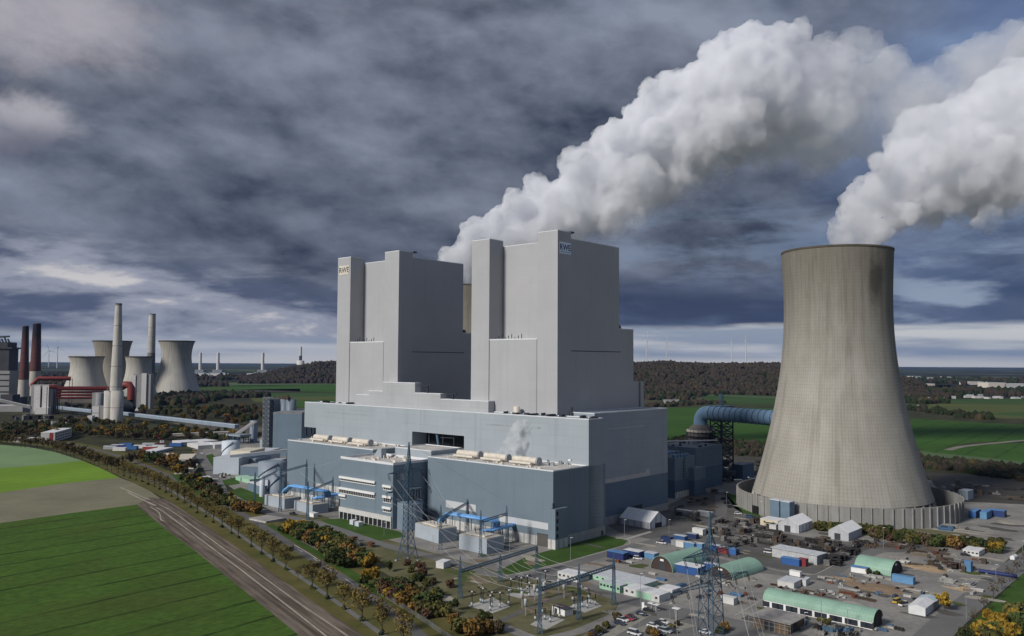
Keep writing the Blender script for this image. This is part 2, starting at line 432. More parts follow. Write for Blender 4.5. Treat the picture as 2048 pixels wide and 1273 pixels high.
def boiler_house(off, label, sign):
    t = plant('boiler_house', label, 'boiler house', 'tall boiler houses of the new units')
    x0, x1 = -103.6 + off, -33.0 + off
    xa, xb = x0 + 15.6, x1 - 15.5
    w = MB()
    w.box(x0, x1, 57.8, 109, 0, 169.3)
    w.build('wall', [m_clad_boiler], t)
    for sx0, sx1 in ((x0, xa), (xb, x1)):
        s = MB().box(sx0, sx1, 45, 57.8, 0, 173.0).build('stair_shaft', [m_clad_boiler], t)
        parapet(MB(), sx0, sx1, 45, 57.8, 173.0, 0.4, 0.4).build('coping', [m_trim], s)
    i = MB().box(xa + .25, xb - .25, 45.25, 57.8, 0, 108.8).build('lower_bay', [m_clad_boiler], t)
    MB().box(xa + .25, xb - .25, 45.22, 46.1, 108.8, 109.5).build('coping', [m_trim], i)
    for xx in (xa + .05, xb - .25): MB().box(xx, xx + .2, 44.93, 45.2, 64, 109.0).build('joint', [m_seam], t)
    v = MB()
    for k in range(9):
        xx = xa + 3 + k * 2.7; v.tube((xx, 48, 108.8), (xx, 48, 110.5 + (k * 7 % 3)), 0.25, n=6)
    build_each(v, 'roof_vent', [m_steel_dark], i)
    st = MB().box(x0, x1, 109, 125.6, 0, 116.7).build('rear_block', [m_clad_boiler], t)
    parapet(MB(), x0, x1, 109, 125.6, 116.7, 0.4, 0.5).build('coping', [m_trim], st)
    fan = MB().lathe([(0.1, 119.9), (2.6, 119.6), (3.2, 118.4), (3.2, 116.7)], 16, c=(x1 - 5, 113)); fan.build('roof_fan', [m_steel_dark], st)
    low = MB().box(x0, x1, 125.6, 138, 0, 82.8).build('rear_block', [m_clad_boiler], t)
    lad = MB()
    for yy in (132.0, 133.2): lad.bar((x1 + .3, yy, 64), (x1 + .3, yy, 83.5), 0.18)
    for k in range(12): lad.bar((x1 + .3, 132, 65 + 1.6 * k), (x1 + .3, 133.2, 65 + 1.6 * k), 0.12)
    lad.build('ladder', [m_steel_dark], low)
    sm = MB().box(x1 - .1, x1 + 0.06, 58.2, 110.5, 101.75, 102.25)
    sm.build('seam', [m_seam], t)
    parapet(MB(), x0, x1, 57.8, 109, 169.3, 0.4, 0.4).build('coping', [m_trim], t)
    r = MB().box(xb - 4.5, xb - .6, 60, 64, 169.3, 172.5).box(xb + 9, xb + 14, 60, 63, 173.4, 174.4); build_each(r, 'roof_hatch', [m_seam], t)
    if sign == 'side':
        p = MB().box(x1, x1 + 0.25, 46.6, 57.3, 159.6, 166.6).build('sign_panel', [m_sign_pale], t)
        text_mesh('sign_lettering', 'RWE', 5.0, m_sign_blue, p, (x1 + 0.28, 51.9, 163.3), (R_(90), 0, R_(90)), 0.10)
        MB().box(x1 + .25, x1 + .3, 47.4, 56.5, 160.6, 160.9).build('sign_line', [m_sign_blue], p)
    else:
        p = MB().box(x0 + 2.0, x0 + 13.6, 44.75, 45, 160.2, 167.1).build('sign_panel', [m_cream], t)
        text_mesh('sign_lettering', 'RWE', 5.6, m_seam, p, (x0 + 7.8, 44.72, 163.5), (R_(90), 0, 0), 0.07)
    return t
boiler_house(0, 'grey windowless boiler house nearest the round cooling tower, lettering on its dark side wall', 'side')
boiler_house(-142.1, 'grey windowless boiler house with its lettering on the left front shaft', 'front')

# --- long coal bunker in front of both boiler houses
t = plant('coal_bunker', 'long pale blue-grey block with stepped skyline across both boiler houses', 'building')
w = MB(); z1 = 63.9
w.box(-265, -250, 30.8, 45.0, 45.5, z1)                      # overhanging left end
w.box(-250, -143.3, 30.8, 45.0, 0, z1); w.box(-95.2, 0, 30.8, 44.6, 0, z1)
w.box(-143.3, -95.2, 30.8, 45.0, 49.2, z1); w.box(-143.3, -95.2, 30.8, 45.0, 0, 39.7)
w.box(-143.3, -95.2, 43.5, 45.0, 39.7, 49.2, 1)
w.build('wall', [m_clad_bunker, m_dark], t)
parapet(MB(), -265, 0, 30.8, 44.6, z1, 0.5, 0.5).build('coping', [m_trim], t)
c = MB()
for xx in (-264.3, -258, -254): c.box(xx, xx + .9, 31.2, 32.1, 39, 45.5)
c.bar((-258, 31.6, 39), (-250.2, 31.6, 45.2), 0.6); build_each(c, 'column', [m_steel_dark], t)
o = MB()
for xx in (-131, -118, -108): o.box(xx, xx + .8, 34, 34.8, 39.7, 49.2)
o.tube((-120, 33, 40), (-122, 33, 49), 0.9, n=10, mi=1); o.bar((-120, 34, 46.5), (-108, 34, 47), 0.5)
build_each(o, 'conveyor_frame', [m_steel_dark, m_steel_blue], t)
for (xa, xb, zz, ww) in ((-76, -34, 57.2, 0.7), (-236, -190, 57.5, 0.4)):
    g = MB()
    g.box(xa, xb, 30.7, 30.8, zz, zz + ww); g.build('louvre', [mat('louvre_grey', (0.27, 0.29, 0.31), 0.8, 0.3, 0.8)], t)
steps = [(-214, -199.5, 70.9), (-199.5, -184.5, 74.0), (-184.5, -150.8, 80.4), (-150.8, -125.9, 73.8), (-125.9, -83, 70.5)]
s = MB(); k = MB()
for xa, xb, zz in steps:
    s.box(xa, xb, 39.5, 44.9, z1, zz); k.box(xa - .05, xb + .05, 39.4, 44.9, zz, zz + .45)
sp = s.build('stepped_screen', [mat('screen_cladding', (0.38, 0.39, 0.40), 0.55, 0.05, 0.04, fn=cladding(1, 9))], t); k.build('coping', [m_trim], sp)
d = MB()
for xa, zz in ((-148, 76.5), (-124, 71.8)): d.box(xa, xa + 12, 40, 41.5, zz + 2.3, zz + 2.8); d.box(xa + 8, xa + 9, 40.3, 41.2, z1, zz + 2.3)
d.build('canopy', [m_steel_dark], sp)
r = MB(); rr = random.Random(3)
for i in range(34):
    xx = rr.uniform(-262, -3)
    if -214 < xx < -83: continue
    hh = rr.uniform(.5, 1.6); r.box(xx, xx + rr.uniform(.6, 2.2), 36 + rr.uniform(-3, 5), 43, z1, z1 + hh)
r.box(-62, -58.6, 38, 41, z1, 64.9); build_each(r, 'roof_unit', [m_steel_dark], t)
v = MB().lathe([(1.9, 63.9), (1.9, 68.2), (0.1, 68.6)], 14, c=(-61, 41)); v.build('roof_tank', [m_cream], t)

# --- turbine halls
def deaerators(t, x0, n, y=14.0, z=39.0):
    for i in range(n):
        q = MB(); xx = x0 + i * 22
        q.tube((xx, y, z + 2.4), (xx + 17, y, z + 2.4), 1.9, n=14); q.tube((xx + .5, y - 4.5, z + 1.3), (xx + 16, y - 4.5, z + 1.3), 0.7, n=8)
        for dx in (3, 13): q.box(xx + dx, xx + dx + 1, y - 1.5, y + 1.5, z, z + 1)
        o = q.build('silencer', [m_cream], t)
        MB().tube((xx + 17, y, z + 2.4), (xx + 18.2, y, z + 2.4), 2.25, n=14).build('cap', [m_galv], o)
def clutter(t, name, x0, x1, y0, y1, z, n, seed, mt, hmax=1.8):
    r = MB(); rr = random.Random(seed)
    for i in range(n):
        xx, yy = rr.uniform(x0, x1), rr.uniform(y0, y1); a, b, h = rr.uniform(.5, 2.6), rr.uniform(.5, 1.8), rr.uniform(.4, hmax)
        if rr.random() < .3: r.tube((xx, yy, z), (xx, yy, z + h * 1.4), 0.35, n=8)
        else: r.box(xx, xx + a, yy, yy + b, z, z + h)
    return build_each(r, name, [mt], t)
t = plant('turbine_hall', 'blue-grey turbine hall left of the office wing, white roof vessels on top', 'turbine hall', 'low turbine halls in front of the bunker')
MB().box(-240, -145.6, 0, 30.8, 0, 39.0, 0, 1).build('wall', [m_clad_hall, m_roof_white], t)
parapet(MB(), -240, -145.6, 0, 30.8, 39.0, 0.5, 0.6).build('coping', [m_trim], t)
deaerators(t, -227, 3); clutter(t, 'roof_unit', -236, -150, 5, 28, 39, 40, 5, m_cream)
MB().box(-205, -172, -.06, 0, 8.5, 12.5).build('pale_panel', [m_plinth], t)
MB().box(-240, -145.6, -.05, 0, 0, 4).build('plinth', [m_plinth], t)

t = plant('turbine_hall', 'blue-grey turbine hall at the front corner above the lawn', 'turbine hall', 'low turbine halls in front of the bunker')
MB().box(-94.6, 0, 0, 30.8, 0, 38.8, 0, 1).box(-60, 0, 30.8, 46.3, 0, 38.8).build('wall', [m_clad_hall, m_roof_white], t)
parapet(MB(), -94.6, 0, 0, 30.8, 38.8, 0.5, 0.6).build('coping', [m_trim], t)
deaerators(t, -83, 3, z=38.8); clutter(t, 'roof_unit', -92, -12, 17.5, 29, 38.8, 46, 6, m_galv, 2.2); clutter(t, 'roof_unit', -92, -6, 4, 9, 38.8, 18, 9, m_cream, 1.0)
MB().tube((-6, 22, 38.8), (-6, 22, 42), .15).box(-6.8, -5.2, 21.4, 22.6, 42, 43).build('roof_lamp', [m_white], t)
m_pp = mat('pale_panel', (0.48, 0.50, 0.52), 0.6, 0.06, 0.2)
MB().box(-37.5, -3.1, -.08, 0, 8.8, 12.2).build('pale_panel', [m_pp], t); MB().box(-79, -55, -.08, 0, 11.5, 15.5).build('pale_panel', [m_pp], t)
MB().box(-94.6, 0.08, -.1, 0, 0, 4.9).box(0, .1, -.1, 46.3, 0, 4.9).build('plinth', [m_plinth], t)
d = MB().box(-10.4, -2.8, -.2, -.1, 0, 6.4).build('door_frame', [m_seam], t)
MB().box(-10, -3.2, -.3, -.2, 0, 6).build('roller_door', [mat('door_brown', (0.10, 0.095, 0.085), 0.6, 0.1, 0.3, fn=corrugated(.5, .4))], d)
s = MB().box(-1.5, 3.2, -2.2, 8.4, 4.9, 20.2).build('stair_tower', [m_clad_hall], t)
MB().box(-1.5, 3.3, -2.3, 8.5, 0, 4.9).build('stair_plinth', [m_plinth], t)
wd = MB()
for k in range(4): wd.box(3.2, 3.26, -1.2, 0.2, 5.5 + 3.8 * k, 7.6 + 3.8 * k)
wd.tube((1, -1, 20.2), (1, -1, 23), 0.5, n=8); build_each(wd, 'stair_window', [m_dark], s)
MB().box(0.08, .16, 42.4, 44.0, 0, 2.6).build('door', [m_seam], t)

# --- low link roof and office wing
t = plant('link_block', 'small pale flat-roofed block between the two turbine halls', 'building')
MB().box(-130, -97.2, 5, 30.78, 36, 41.5, 0, 1).build('wall', [m_clad_bunker, m_roof_white], t)
parapet(MB(), -130, -97.2, 5, 30.7, 41.5, 0.4, 0.5).build('coping', [m_trim], t)
t = plant('office_wing', 'blue-grey office wing with white window bands and a row of dark garage bays', 'office building')
MB().box(-146, -97, -24.5, 4.9, 0, 35.9, 0, 1).box(-145.5, -97, 4.9, 30.7, 0, 35.9, 0, 1).build('wall', [m_clad_hall, m_roof_white], t)
parapet(MB(), -146, -97, -24.5, 4.9, 35.9, 0.5, 1.4).build('coping', [m_trim], t)
clutter(t, 'roof_unit', -142, -102, -20, 3, 35.9, 38, 8, m_cream, 1.4)
MB().profile([(-138, 35.9), (-130, 35.9), (-130, 41.5), (-133, 41.5)], -6, -2).build('roof_hood', [m_clad_bunker], t)
def winband(x0, x1, z0, z1):
    o = MB().box(x0, x1, -24.62, -24.5, z0, z1).build('window', [m_glass], t)
    f = MB(); n = max(2, int((x1 - x0) / 1.6))
    for i in range(n + 1): xx = x0 + (x1 - x0) * i / n; f.box(xx - .09, xx + .09, -24.72, -24.62, z0, z1)
    f.box(x0 - .2, x1 + .2, -24.9, -24.62, z0 - .35, z0); f.build('mullion', [m_white], o)
    a = MB().box(x0 - .3, x1 + .3, -25.6, -24.62, z1, z1 + 1.3).build('sun_blind', [m_white], o)
winband(-145.8, -112.5, 23.0, 24.2); winband(-145.8, -112.5, 15.4, 17.6); winband(-105, -98, 21.6, 23); winband(-105, -98, 14.6, 17); winband(-105, -98, 9.2, 10.8); winband(-145.8, -140, 12.2, 13.4)
MB().box(-97, -96.86, -19, -14, 27, 31).build('louvre', [m_galv], t)
w = MB().box(-97, -96.88, -12, -3.5, 15, 21).build('window', [m_glass], t)
f = MB()
for k in range(5): f.box(-96.88, -96.78, -12 + 2.1 * k, -11.8 + 2.1 * k, 15, 21)
f.box(-96.88, -96.5, -12.4, -3.1, 21, 21.8); f.build('mullion', [m_white], w)
g = MB(); ga = MB()
for i in range(12):
    xx = -145.6 + i * 3.98
    ga.box(xx + .5, xx + 3.6, -24.55, -24.5, 0.2, 4.2); g.box(xx, xx + .5, -25.3, -24.56, 0, 4.2)
g.box(-146, -97.6, -25.3, -24.56, 4.2, 7.0); g.box(-98.1, -97.6, -25.3, -24.56, 0, 4.2)
g.build('bay_surround', [mat('pale_concrete', (0.50, 0.50, 0.48), 0.8, 0.1, 0.3)], t); build_each(ga, 'garage_bay', [m_dark], t)
t = plant('round_tank', 'blue-grey upright tank standing against the office wing corner', 'tank')
MB().lathe([(0.01, 15.4), (7.2, 14.8), (7.25, 14.4), (7.25, 0)], 40, c=(-92, -16)).build('shell', [mat('tank_bluegrey', (0.17, 0.22, 0.27), 0.5, 0.08, 0.1)], t)
MB().lathe([(7.3, 15.7), (7.3, 15.4)], 40, c=(-92, -16)).build('railing', [m_steel_blue], t)

# --- rear annex on the right
t = plant('annex', 'pale blue-grey annex behind the turbine hall, lower third dark blue', 'building')
MB().box(-32.8, -15, 57, 138, 24.0, 65.3).build('wall', [m_clad_annex], t)
MB().box(-32.8, -14.97, 56.9, 138.05, 0, 24.0).build('lower_wall', [mat('annex_blue', (0.105, 0.16, 0.225), 0.55, 0.06, 0.05, fn=cladding(0.8, 12))], t)
parapet(MB(), -32.8, -15, 57, 138, 65.3, 0.5, 0.5).build('coping', [m_trim], t)
MB().box(-15, -14.9, 58, 116.3, 24.2, 26.6).box(-15, -14.88, 112, 116.3, 24.2, 28.5).build('louvre_band', [mat('band_grey', (0.46, 0.45, 0.44), 0.7, 0.12, 0.3)], t)
MB().box(-14.97, -14.85, 57, 138, 0, 4.6).build('plinth', [m_plinth], t)
MB().box(-14.85, -14.7, 101, 107, 0, 7.5).box(-14.85, -14.6, 95, 100.6, 0, 7.3).build('gate', [m_seam], t)
MB().box(-14.97, -14.85, 70, 110, 55.6, 56.0).build('seam', [mat('seam_pale', (0.44, 0.48, 0.52), 0.6, 0.05)], t)
MB().box(-33, -15.0, 46.5, 56.9, 0, 30).build('recess_shade', [m_dark], t)  # near-black block fills the gap before the annex, painting its deep shade
MB().tube((-24, 47, 63.9), (-24, 47, 69.3), .6).box(-25, -23, 46.4, 47.6, 63.9, 66).build('roof_vent', [m_steel_dark], t)
# ------------------------------------------------------------------ cooling towers
def tower_fn(rows, cols, stain=(1.35, 140, 0.22, 22), top_dark=0.45, H=172.0):
    def fn(N, c, pos):
        x, y, z = N.sep(pos)
        a = N.m('ARCTAN2', y, x)
        g1 = line_mask(N, z, H / rows, H / rows * 0.16)
        g2 = line_mask(N, N.m('ADD', a, 10.0), 2 * math.pi / cols, 2 * math.pi / cols * 0.16)
        c = N.mix(N.m('MULTIPLY', g1, 0.14), c, (0.05, 0.05, 0.045)); c = N.mix(N.m('MULTIPLY', g2, 0.23), c, (0.05, 0.05, 0.045))
        ax = N.comb(N.m('MULTIPLY', N.m('COSINE', a), 9.0), N.m('MULTIPLY', N.m('SINE', a), 9.0), N.m('MULTIPLY', z, 0.012))
        st = N.noise(ax, 1.0, 5, 0.6)
        c = N.mix(N.m('MULTIPLY', N.ramp(st, 0.48, 0.72), 0.35), c, (0.11, 0.10, 0.075))
        ax2 = N.comb(N.m('MULTIPLY', N.m('COSINE', a), 3.0), N.m('MULTIPLY', N.m('SINE', a), 3.0), N.m('MULTIPLY', z, 0.03))
        c = N.mix(N.m('MULTIPLY', N.ramp(N.noise(ax2, 1.3, 4, 0.6), 0.45, 0.7), 0.28), c, (0.44, 0.43, 0.40))
        run = N.noise(N.comb(N.m('MULTIPLY', N.m('COSINE', a), 22.0), N.m('MULTIPLY', N.m('SINE', a), 22.0), N.m('MULTIPLY', z, 0.02)), 1.0, 4, 0.6)
        c = N.mix(N.m('MULTIPLY', N.m('MULTIPLY', N.ramp(run, 0.46, 0.66), N.ramp(z, H * 0.45, H * 0.95)), 0.26), c, (0.045, 0.04, 0.03))
        # damp upper part
        zz = N.m('ADD', z, N.m('MULTIPLY', N.m('SUBTRACT', st, 0.5), 60.0))
        c = N.mix(N.ramp(zz, H * 0.42, H * 0.98, 0.0, top_dark), c, (0.085, 0.075, 0.055))
        if stain:
            da = N.m('DIVIDE', N.m('SUBTRACT', a, stain[0]), stain[2]); dz = N.m('DIVIDE', N.m('SUBTRACT', z, stain[1]), stain[3])
            r = N.m('SQRT', N.m('ADD', N.m('MULTIPLY', da, da), N.m('MULTIPLY', dz, dz)))
            r = N.m('ADD', r, N.m('MULTIPLY', N.m('SUBTRACT', N.noise(pos, 0.12, 5, 0.6), 0.5), 1.1))
            c = N.mix(N.ramp(r, 1.15, 0.3, 0, 0.68), c, (0.035, 0.032, 0.026))
        return c
    return fn
def cooling_tower(name, label, group, loc, prof, mt, mrim, n=96, legs=True, thick=1.4, legs_n=40, rim_h=1.2):
    """prof: (radius, height) from the lip down"""
    t = thing(name, label, 'cooling tower', loc, 0, group)
    outer = [Vector((r, 0, z)) for r, z in prof]
    pr = [(max(.1, r - thick), z) for r, z in prof[::-1]] + [prof[0]] + prof[1:] if False else None
    mb = MB().lathe([(p[0], p[1]) for p in prof], n)
    mb.f = [f[::-1] for f in mb.f]
    mb.build('shell', [mt], t)
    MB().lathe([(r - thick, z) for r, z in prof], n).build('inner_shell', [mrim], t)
    r0, z0 = prof[0]
    rim = MB().lathe([(r0 + .25, z0 - rim_h), (r0 + .25, z0 + .1), (r0 - thick, z0 + .1), (r0 - thick, z0 - rim_h)], n)
    rim.build('rim', [mrim], t)
    if legs:
        L = MB(); r1, z1 = prof[-1]
        for k in range(legs_n):
            for s in (-1, 1):
                a = 2 * math.pi * k / legs_n; b = a + s * math.pi / legs_n
                L.tube((r1 * math.cos(a) - .7 * math.cos(a), r1 * math.sin(a) - .7 * math.sin(a), z1), ((r1 + 2) * math.cos(b), (r1 + 2) * math.sin(b), 0), 0.55, n=6)
        L.build('leg_ring', [m_conc], t)
    return t
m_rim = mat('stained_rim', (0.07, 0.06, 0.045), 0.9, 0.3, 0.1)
def prof_interp(keys, n=26):
    zs = np.array([k[1] for k in keys][::-1]); rs = np.array([k[0] for k in keys][::-1])
    # smooth polynomial fit keeps the shell a clean hyperboloid
    cf = np.polyfit(zs, rs, 5); out = []
    for i in range(n): z = zs[-1] + (zs[0] - zs[-1]) * i / (n - 1); out.append((float(np.polyval(cf, z)), float(z)))
    return out
TPROF = prof_interp([(35.3, 170.5), (34.6, 155), (34.2, 138), (34.6, 115), (36.8, 91), (42.8, 58), (51.4, 23.6), (55.8, 9.5)])
T1 = Vector((219.5, 551.0, 0.0)); T1.x = 593 * math.sin(R_(21.56)); T1.y = 593 * math.cos(R_(21.56))
_ta = math.atan2(-T1.y, -T1.x)                            # side of the shell that faces the camera
m_tower = mat('tower_concrete', (0.318, 0.302, 0.264), 0.92, 0.10, 0.05, spec=0.15, fine=0.10, fn=tower_fn(80, 150, (_ta + 0.74, 147, 0.21, 20), 0.58))
cooling_tower('cooling_tower', 'huge concrete cooling tower on the right, steaming, grid lines and dark stain near the top', 'cooling towers of the new units', T1, TPROF, m_tower, m_rim)
T2 = at_dist(934, 700, 830); T2.z = 0
m_tower2 = mat('tower_concrete_rear', (0.30, 0.28, 0.23), 0.92, 0.10, 0.05, fn=tower_fn(80, 150, None, 0.5))
t2 = cooling_tower('cooling_tower', 'concrete cooling tower glimpsed in the slot between the two boiler houses', 'cooling towers of the new units', T2, TPROF, m_tower2, m_rim)
lad = MB()
aa = math.atan2(-T2.y, -T2.x) + 0.22
for k in range(25):
    r, z = TPROF[k]; r2, z2 = TPROF[k + 1] if k + 1 < len(TPROF) else TPROF[k]
    for da in (-.02, .02): lad.bar(((r + .5) * math.cos(aa + da), (r + .5) * math.sin(aa + da), z), ((r2 + .5) * math.cos(aa + da), (r2 + .5) * math.sin(aa + da), z2), 0.35)
    lad.bar(((r + .6) * math.cos(aa - .03), (r + .6) * math.sin(aa - .03), z), ((r + .6) * math.cos(aa + .03), (r + .6) * math.sin(aa + .03), z), 0.9)
lad.build('ladder', [m_steel_dark], t2)

# precast ring wall round the first tower
RW = Vector((593 * math.sin(R_(21.83)), 593 * math.cos(R_(21.83)), 0))
t = thing('ring_wall', 'round grey wall of upright concrete panels encircling the big cooling tower', 'wall', RW)
Rr, Hh = 68.6, 11.8
w = MB().lathe([(Rr, 0), (Rr, Hh), (Rr - .7, Hh), (Rr - .7, 0)], 144, smooth=False)
def panel_fn(N, c, pos):
    x, y, z = N.sep(pos); a = N.m('ARCTAN2', y, x)
    cell = N.new('ShaderNodeTexWhiteNoise', noise_dimensions='1D'); N.put(cell.inputs['W'], N.m('FLOOR', N.m('DIVIDE', N.m('ADD', a, 10), 2 * math.pi / 72)))
    c = N.mix(N.ramp(cell.outputs[0], 0, 1, 0, 0.28, smooth=False), c, (0.10, 0.10, 0.098))
    st = N.noise(N.vm('MULTIPLY', pos, (0.7, 0.7, 0.06)), 1, 4, 0.6)
    return N.mix(N.m('MULTIPLY', N.ramp(st, .5, .75), .4), c, (0.07, 0.07, 0.065))
m_panel = mat('precast_panel', (0.27, 0.265, 0.25), 0.9, 0.10, 0.1, fine=0.12, fn=panel_fn)
w.build('panels', [m_panel], t)
f = MB()
for k in range(72):
    a = 2 * math.pi * k / 72; ca, sa = math.cos(a), math.sin(a); px, py = -sa * .3, ca * .3
    p = [(ca * (Rr + .05) + px, sa * (Rr + .05) + py), (ca * (Rr + .05) - px, sa * (Rr + .05) - py), (ca * (Rr + .6) - px, sa * (Rr + .8) - py), (ca * (Rr + .6) + px, sa * (Rr + .8) + py)]
    f.prism(p[::-1], 0, Hh + .15)
f.build('rib', [mat('rib_concrete', (0.28, 0.275, 0.262), 0.9, 0.12, 0.2)], t)
ga = math.atan2(G(1542, 1024).y - RW.y, G(1510, 1024).x - RW.x)
q = MB(); a = math.atan2(G(1510, 1028).y - RW.y, G(1510, 1028).x - RW.x)
ca, sa = math.cos(a), math.sin(a)
p = [(ca * (Rr + .9) - sa * u, sa * (Rr + .9) + ca * u) for u in (-3, 3)] + [(ca * (Rr + .4) - sa * u, sa * (Rr + .4) + ca * u) for u in (3, -3)]
q.prism(p, 0, 5); q.build('gate', [m_dark], t)
pond = MB().lathe([(0.1, 0.4), (Rr - 1, 0.4)], 72); tag(pond.build('basin_floor', [mat('basin_floor', (0.05, 0.055, 0.055), 0.4, 0.2, 0.1)], None, RW), kind='structure')

# ------------------------------------------------------------------ steam
def blob_mesh(name, balls, voxel, bumps, mt, seed=0):
    """union of balls, remeshed and given billows; returns a closed mesh object"""
    mb = MB(); rr = random.Random(seed)
    for (x, y, z, r) in balls:
        bm = bmesh.new(); bmesh.ops.create_icosphere(bm, subdivisions=2, radius=r, matrix=Matrix.Translation((x, y, z)))
        bm.verts.index_update()
        mb.add([v.co for v in bm.verts], [[v.index for v in f.verts] for f in bm.faces]); bm.free()
    o = mb.build(name, [mt])
    rm = o.modifiers.new('r', 'REMESH'); rm.mode = 'VOXEL'; rm.voxel_size = voxel; rm.use_smooth_shade = True
    for i, (kind, size, strength, mid) in enumerate(bumps):
        tx = bpy.data.textures.new(f'{name}_{i}', kind)
        if kind == 'VORONOI': tx.noise_scale = size; tx.noise_intensity = 1.0
        else: tx.noise_scale = size; tx.noise_depth = 3
        dm = o.modifiers.new(f'd{i}', 'DISPLACE'); dm.texture = tx; dm.texture_coords = 'LOCAL'; dm.strength = strength; dm.mid_level = mid
        if i == 0:
            rm2 = o.modifiers.new('r2', 'REMESH'); rm2.mode = 'VOXEL'; rm2.voxel_size = voxel; rm2.use_smooth_shade = True
    me = bpy.data.meshes.new_from_object(o.evaluated_get(bpy.context.evaluated_depsgraph_get()))
    o.modifiers.clear(); o.data = me; me.name = name
    return o
def steam_mat(name, density, aniso=0.3, col=(0.948, 0.955, 0.975), fn=None):
    mt = bpy.data.materials.new(name); mt.use_nodes = True; t = mt.node_tree; t.nodes.clear(); N = NT(t)
    v = N.new('ShaderNodeVolumePrincipled'); v.inputs['Color'].default_value = (*col, 1); v.inputs['Anisotropy'].default_value = aniso
    if fn: N.put(v.inputs['Density'], fn(N, density))
    else: v.inputs['Density'].default_value = density
    o = N.new('ShaderNodeOutputMaterial'); N.l.new(v.outputs[0], o.inputs['Volume'])
    return mt
def chain(keys, dist0, n, seed, jit=0.35, dist1=None, fill=1.0):
    """balls along a centre line given in photo pixels (x, y, radius px) at a distance"""
    rr = random.Random(seed); out = []
    ks = np.array(keys, float); s = np.concatenate([[0], np.cumsum(np.hypot(*np.diff(ks[:, :2], axis=0).T))]); s /= s[-1]
    for i in range(n):
        u = rr.random(); x, y, r = (float(np.interp(u, s, ks[:, k])) for k in range(3))
        d = dist0 + ((dist1 if dist1 else dist0) - dist0) * u; sc_ = d / F_PX
        R0 = r * sc_; c = at_dist(x, y, d)
        q = Vector((rr.gauss(0, 1), rr.gauss(0, 1), rr.gauss(0, 1))).normalized() * R0 * (rr.random() ** 0.5) * fill * 0.72
        br = R0 * rr.uniform(0.28, 0.55)
        p = c + q; out.append((p.x, p.y, p.z, br))
    return out
def lobes(ls, dist, seed, jit, k=1.0):
    rr = random.Random(seed); out = []
    for x, y, r in ls:
        d = dist + rr.uniform(-jit, jit); c = at_dist(x, y, d); R0 = r * d / F_PX * k; out.append((c.x, c.y, c.z, R0))
        for j in range(4):
            v = Vector((rr.gauss(0, 1), rr.gauss(0, 1), rr.gauss(0, 1))).normalized() * R0 * .75; out.append((c.x + v.x, c.y + v.y, c.z + v.z, R0 * rr.uniform(.3, .5)))
    return out
PA = [(925, 600, 30), (922, 540, 40), (945, 510, 56), (1010, 480, 60), (1080, 450, 72), (1160, 420, 84), (1250, 365, 112), (1330, 310, 122), (1410, 250, 126), (1500, 210, 132), (1590, 215, 124), (1660, 235, 105)]
LA = [(895, 520, 22), (935, 470, 26), (945, 455, 18), (985, 452, 24), (1030, 408, 27), (1075, 375, 32), (1110, 378, 24), (1150, 325, 34), (1195, 325, 34), (1165, 310, 22), (1240, 272, 38), (1215, 285, 20), (1270, 235, 30), (1310, 192, 36), (1350, 178, 32), (1292, 185, 16), (1395, 160, 38), (1440, 115, 40), (1500, 88, 46), (1560, 80, 38), (1592, 75, 30), (1605, 60, 16), (1590, 130, 36), (1560, 170, 46)]
PA2 = [(1540, 250, 95), (1640, 230, 115), (1720, 205, 120), (1790, 235, 105), (1880, 240, 100), (1980, 200, 110), (2100, 170, 130), (2220, 160, 140)]
LA2 = [(1665, 105, 30), (1700, 85, 34), (1740, 90, 30), (1780, 130, 32), (1800, 150, 22), (1660, 150, 40), (1935, 120, 34), (1975, 90, 30), (2030, 80, 36)]
PB = [(1725, 520, 46), (1722, 472, 48), (1750, 430, 60), (1805, 390, 76), (1865, 345, 98), (1935, 320, 112), (2010, 295, 122), (2100, 275, 130), (2180, 260, 135)]
LB = [(1672, 480, 20), (1685, 447, 23), (1700, 402, 22), (1735, 372, 25), (1765, 332, 27), (1790, 292, 29), (1825, 248, 31), (1860, 232, 28), (1890, 228, 24), (1915, 255, 24), (1945, 218, 29), (1975, 182, 31), (2010, 168, 33), (2048, 162, 33), (1720, 440, 30), (1760, 400, 33), (1790, 360, 34), (1850, 330, 38), (1900, 310, 38), (1960, 290, 44), (1975, 440, 24), (1990, 455, 16), (1830, 440, 20), (1760, 470, 24), (1900, 420, 26)]
D2 = math.hypot(T2.x, T2.y); D1 = 593
ballsA = chain(PA, D2, 330, 11, dist1=D2 + 60) + lobes(LA, D2 + 10, 21, 25)
ballsA2 = chain(PA2, D2 + 90, 240, 13, dist1=D2 + 120) + lobes(LA2, D2 + 100, 22, 25)
ballsB = chain(PB, D1, 300, 12, dist1=D1 + 20) + lobes(LB, D1 - 12, 23, 16)
bumpsA = [('VORONOI', 24, -12, .5), ('VORONOI', 9, -5.5, .5), ('CLOUDS', 3.5, 3.2, .5)]
bumpsB = [('VORONOI', 17, -10, .5), ('VORONOI', 6.5, -4.6, .5), ('CLOUDS', 2.6, 2.6, .5)]
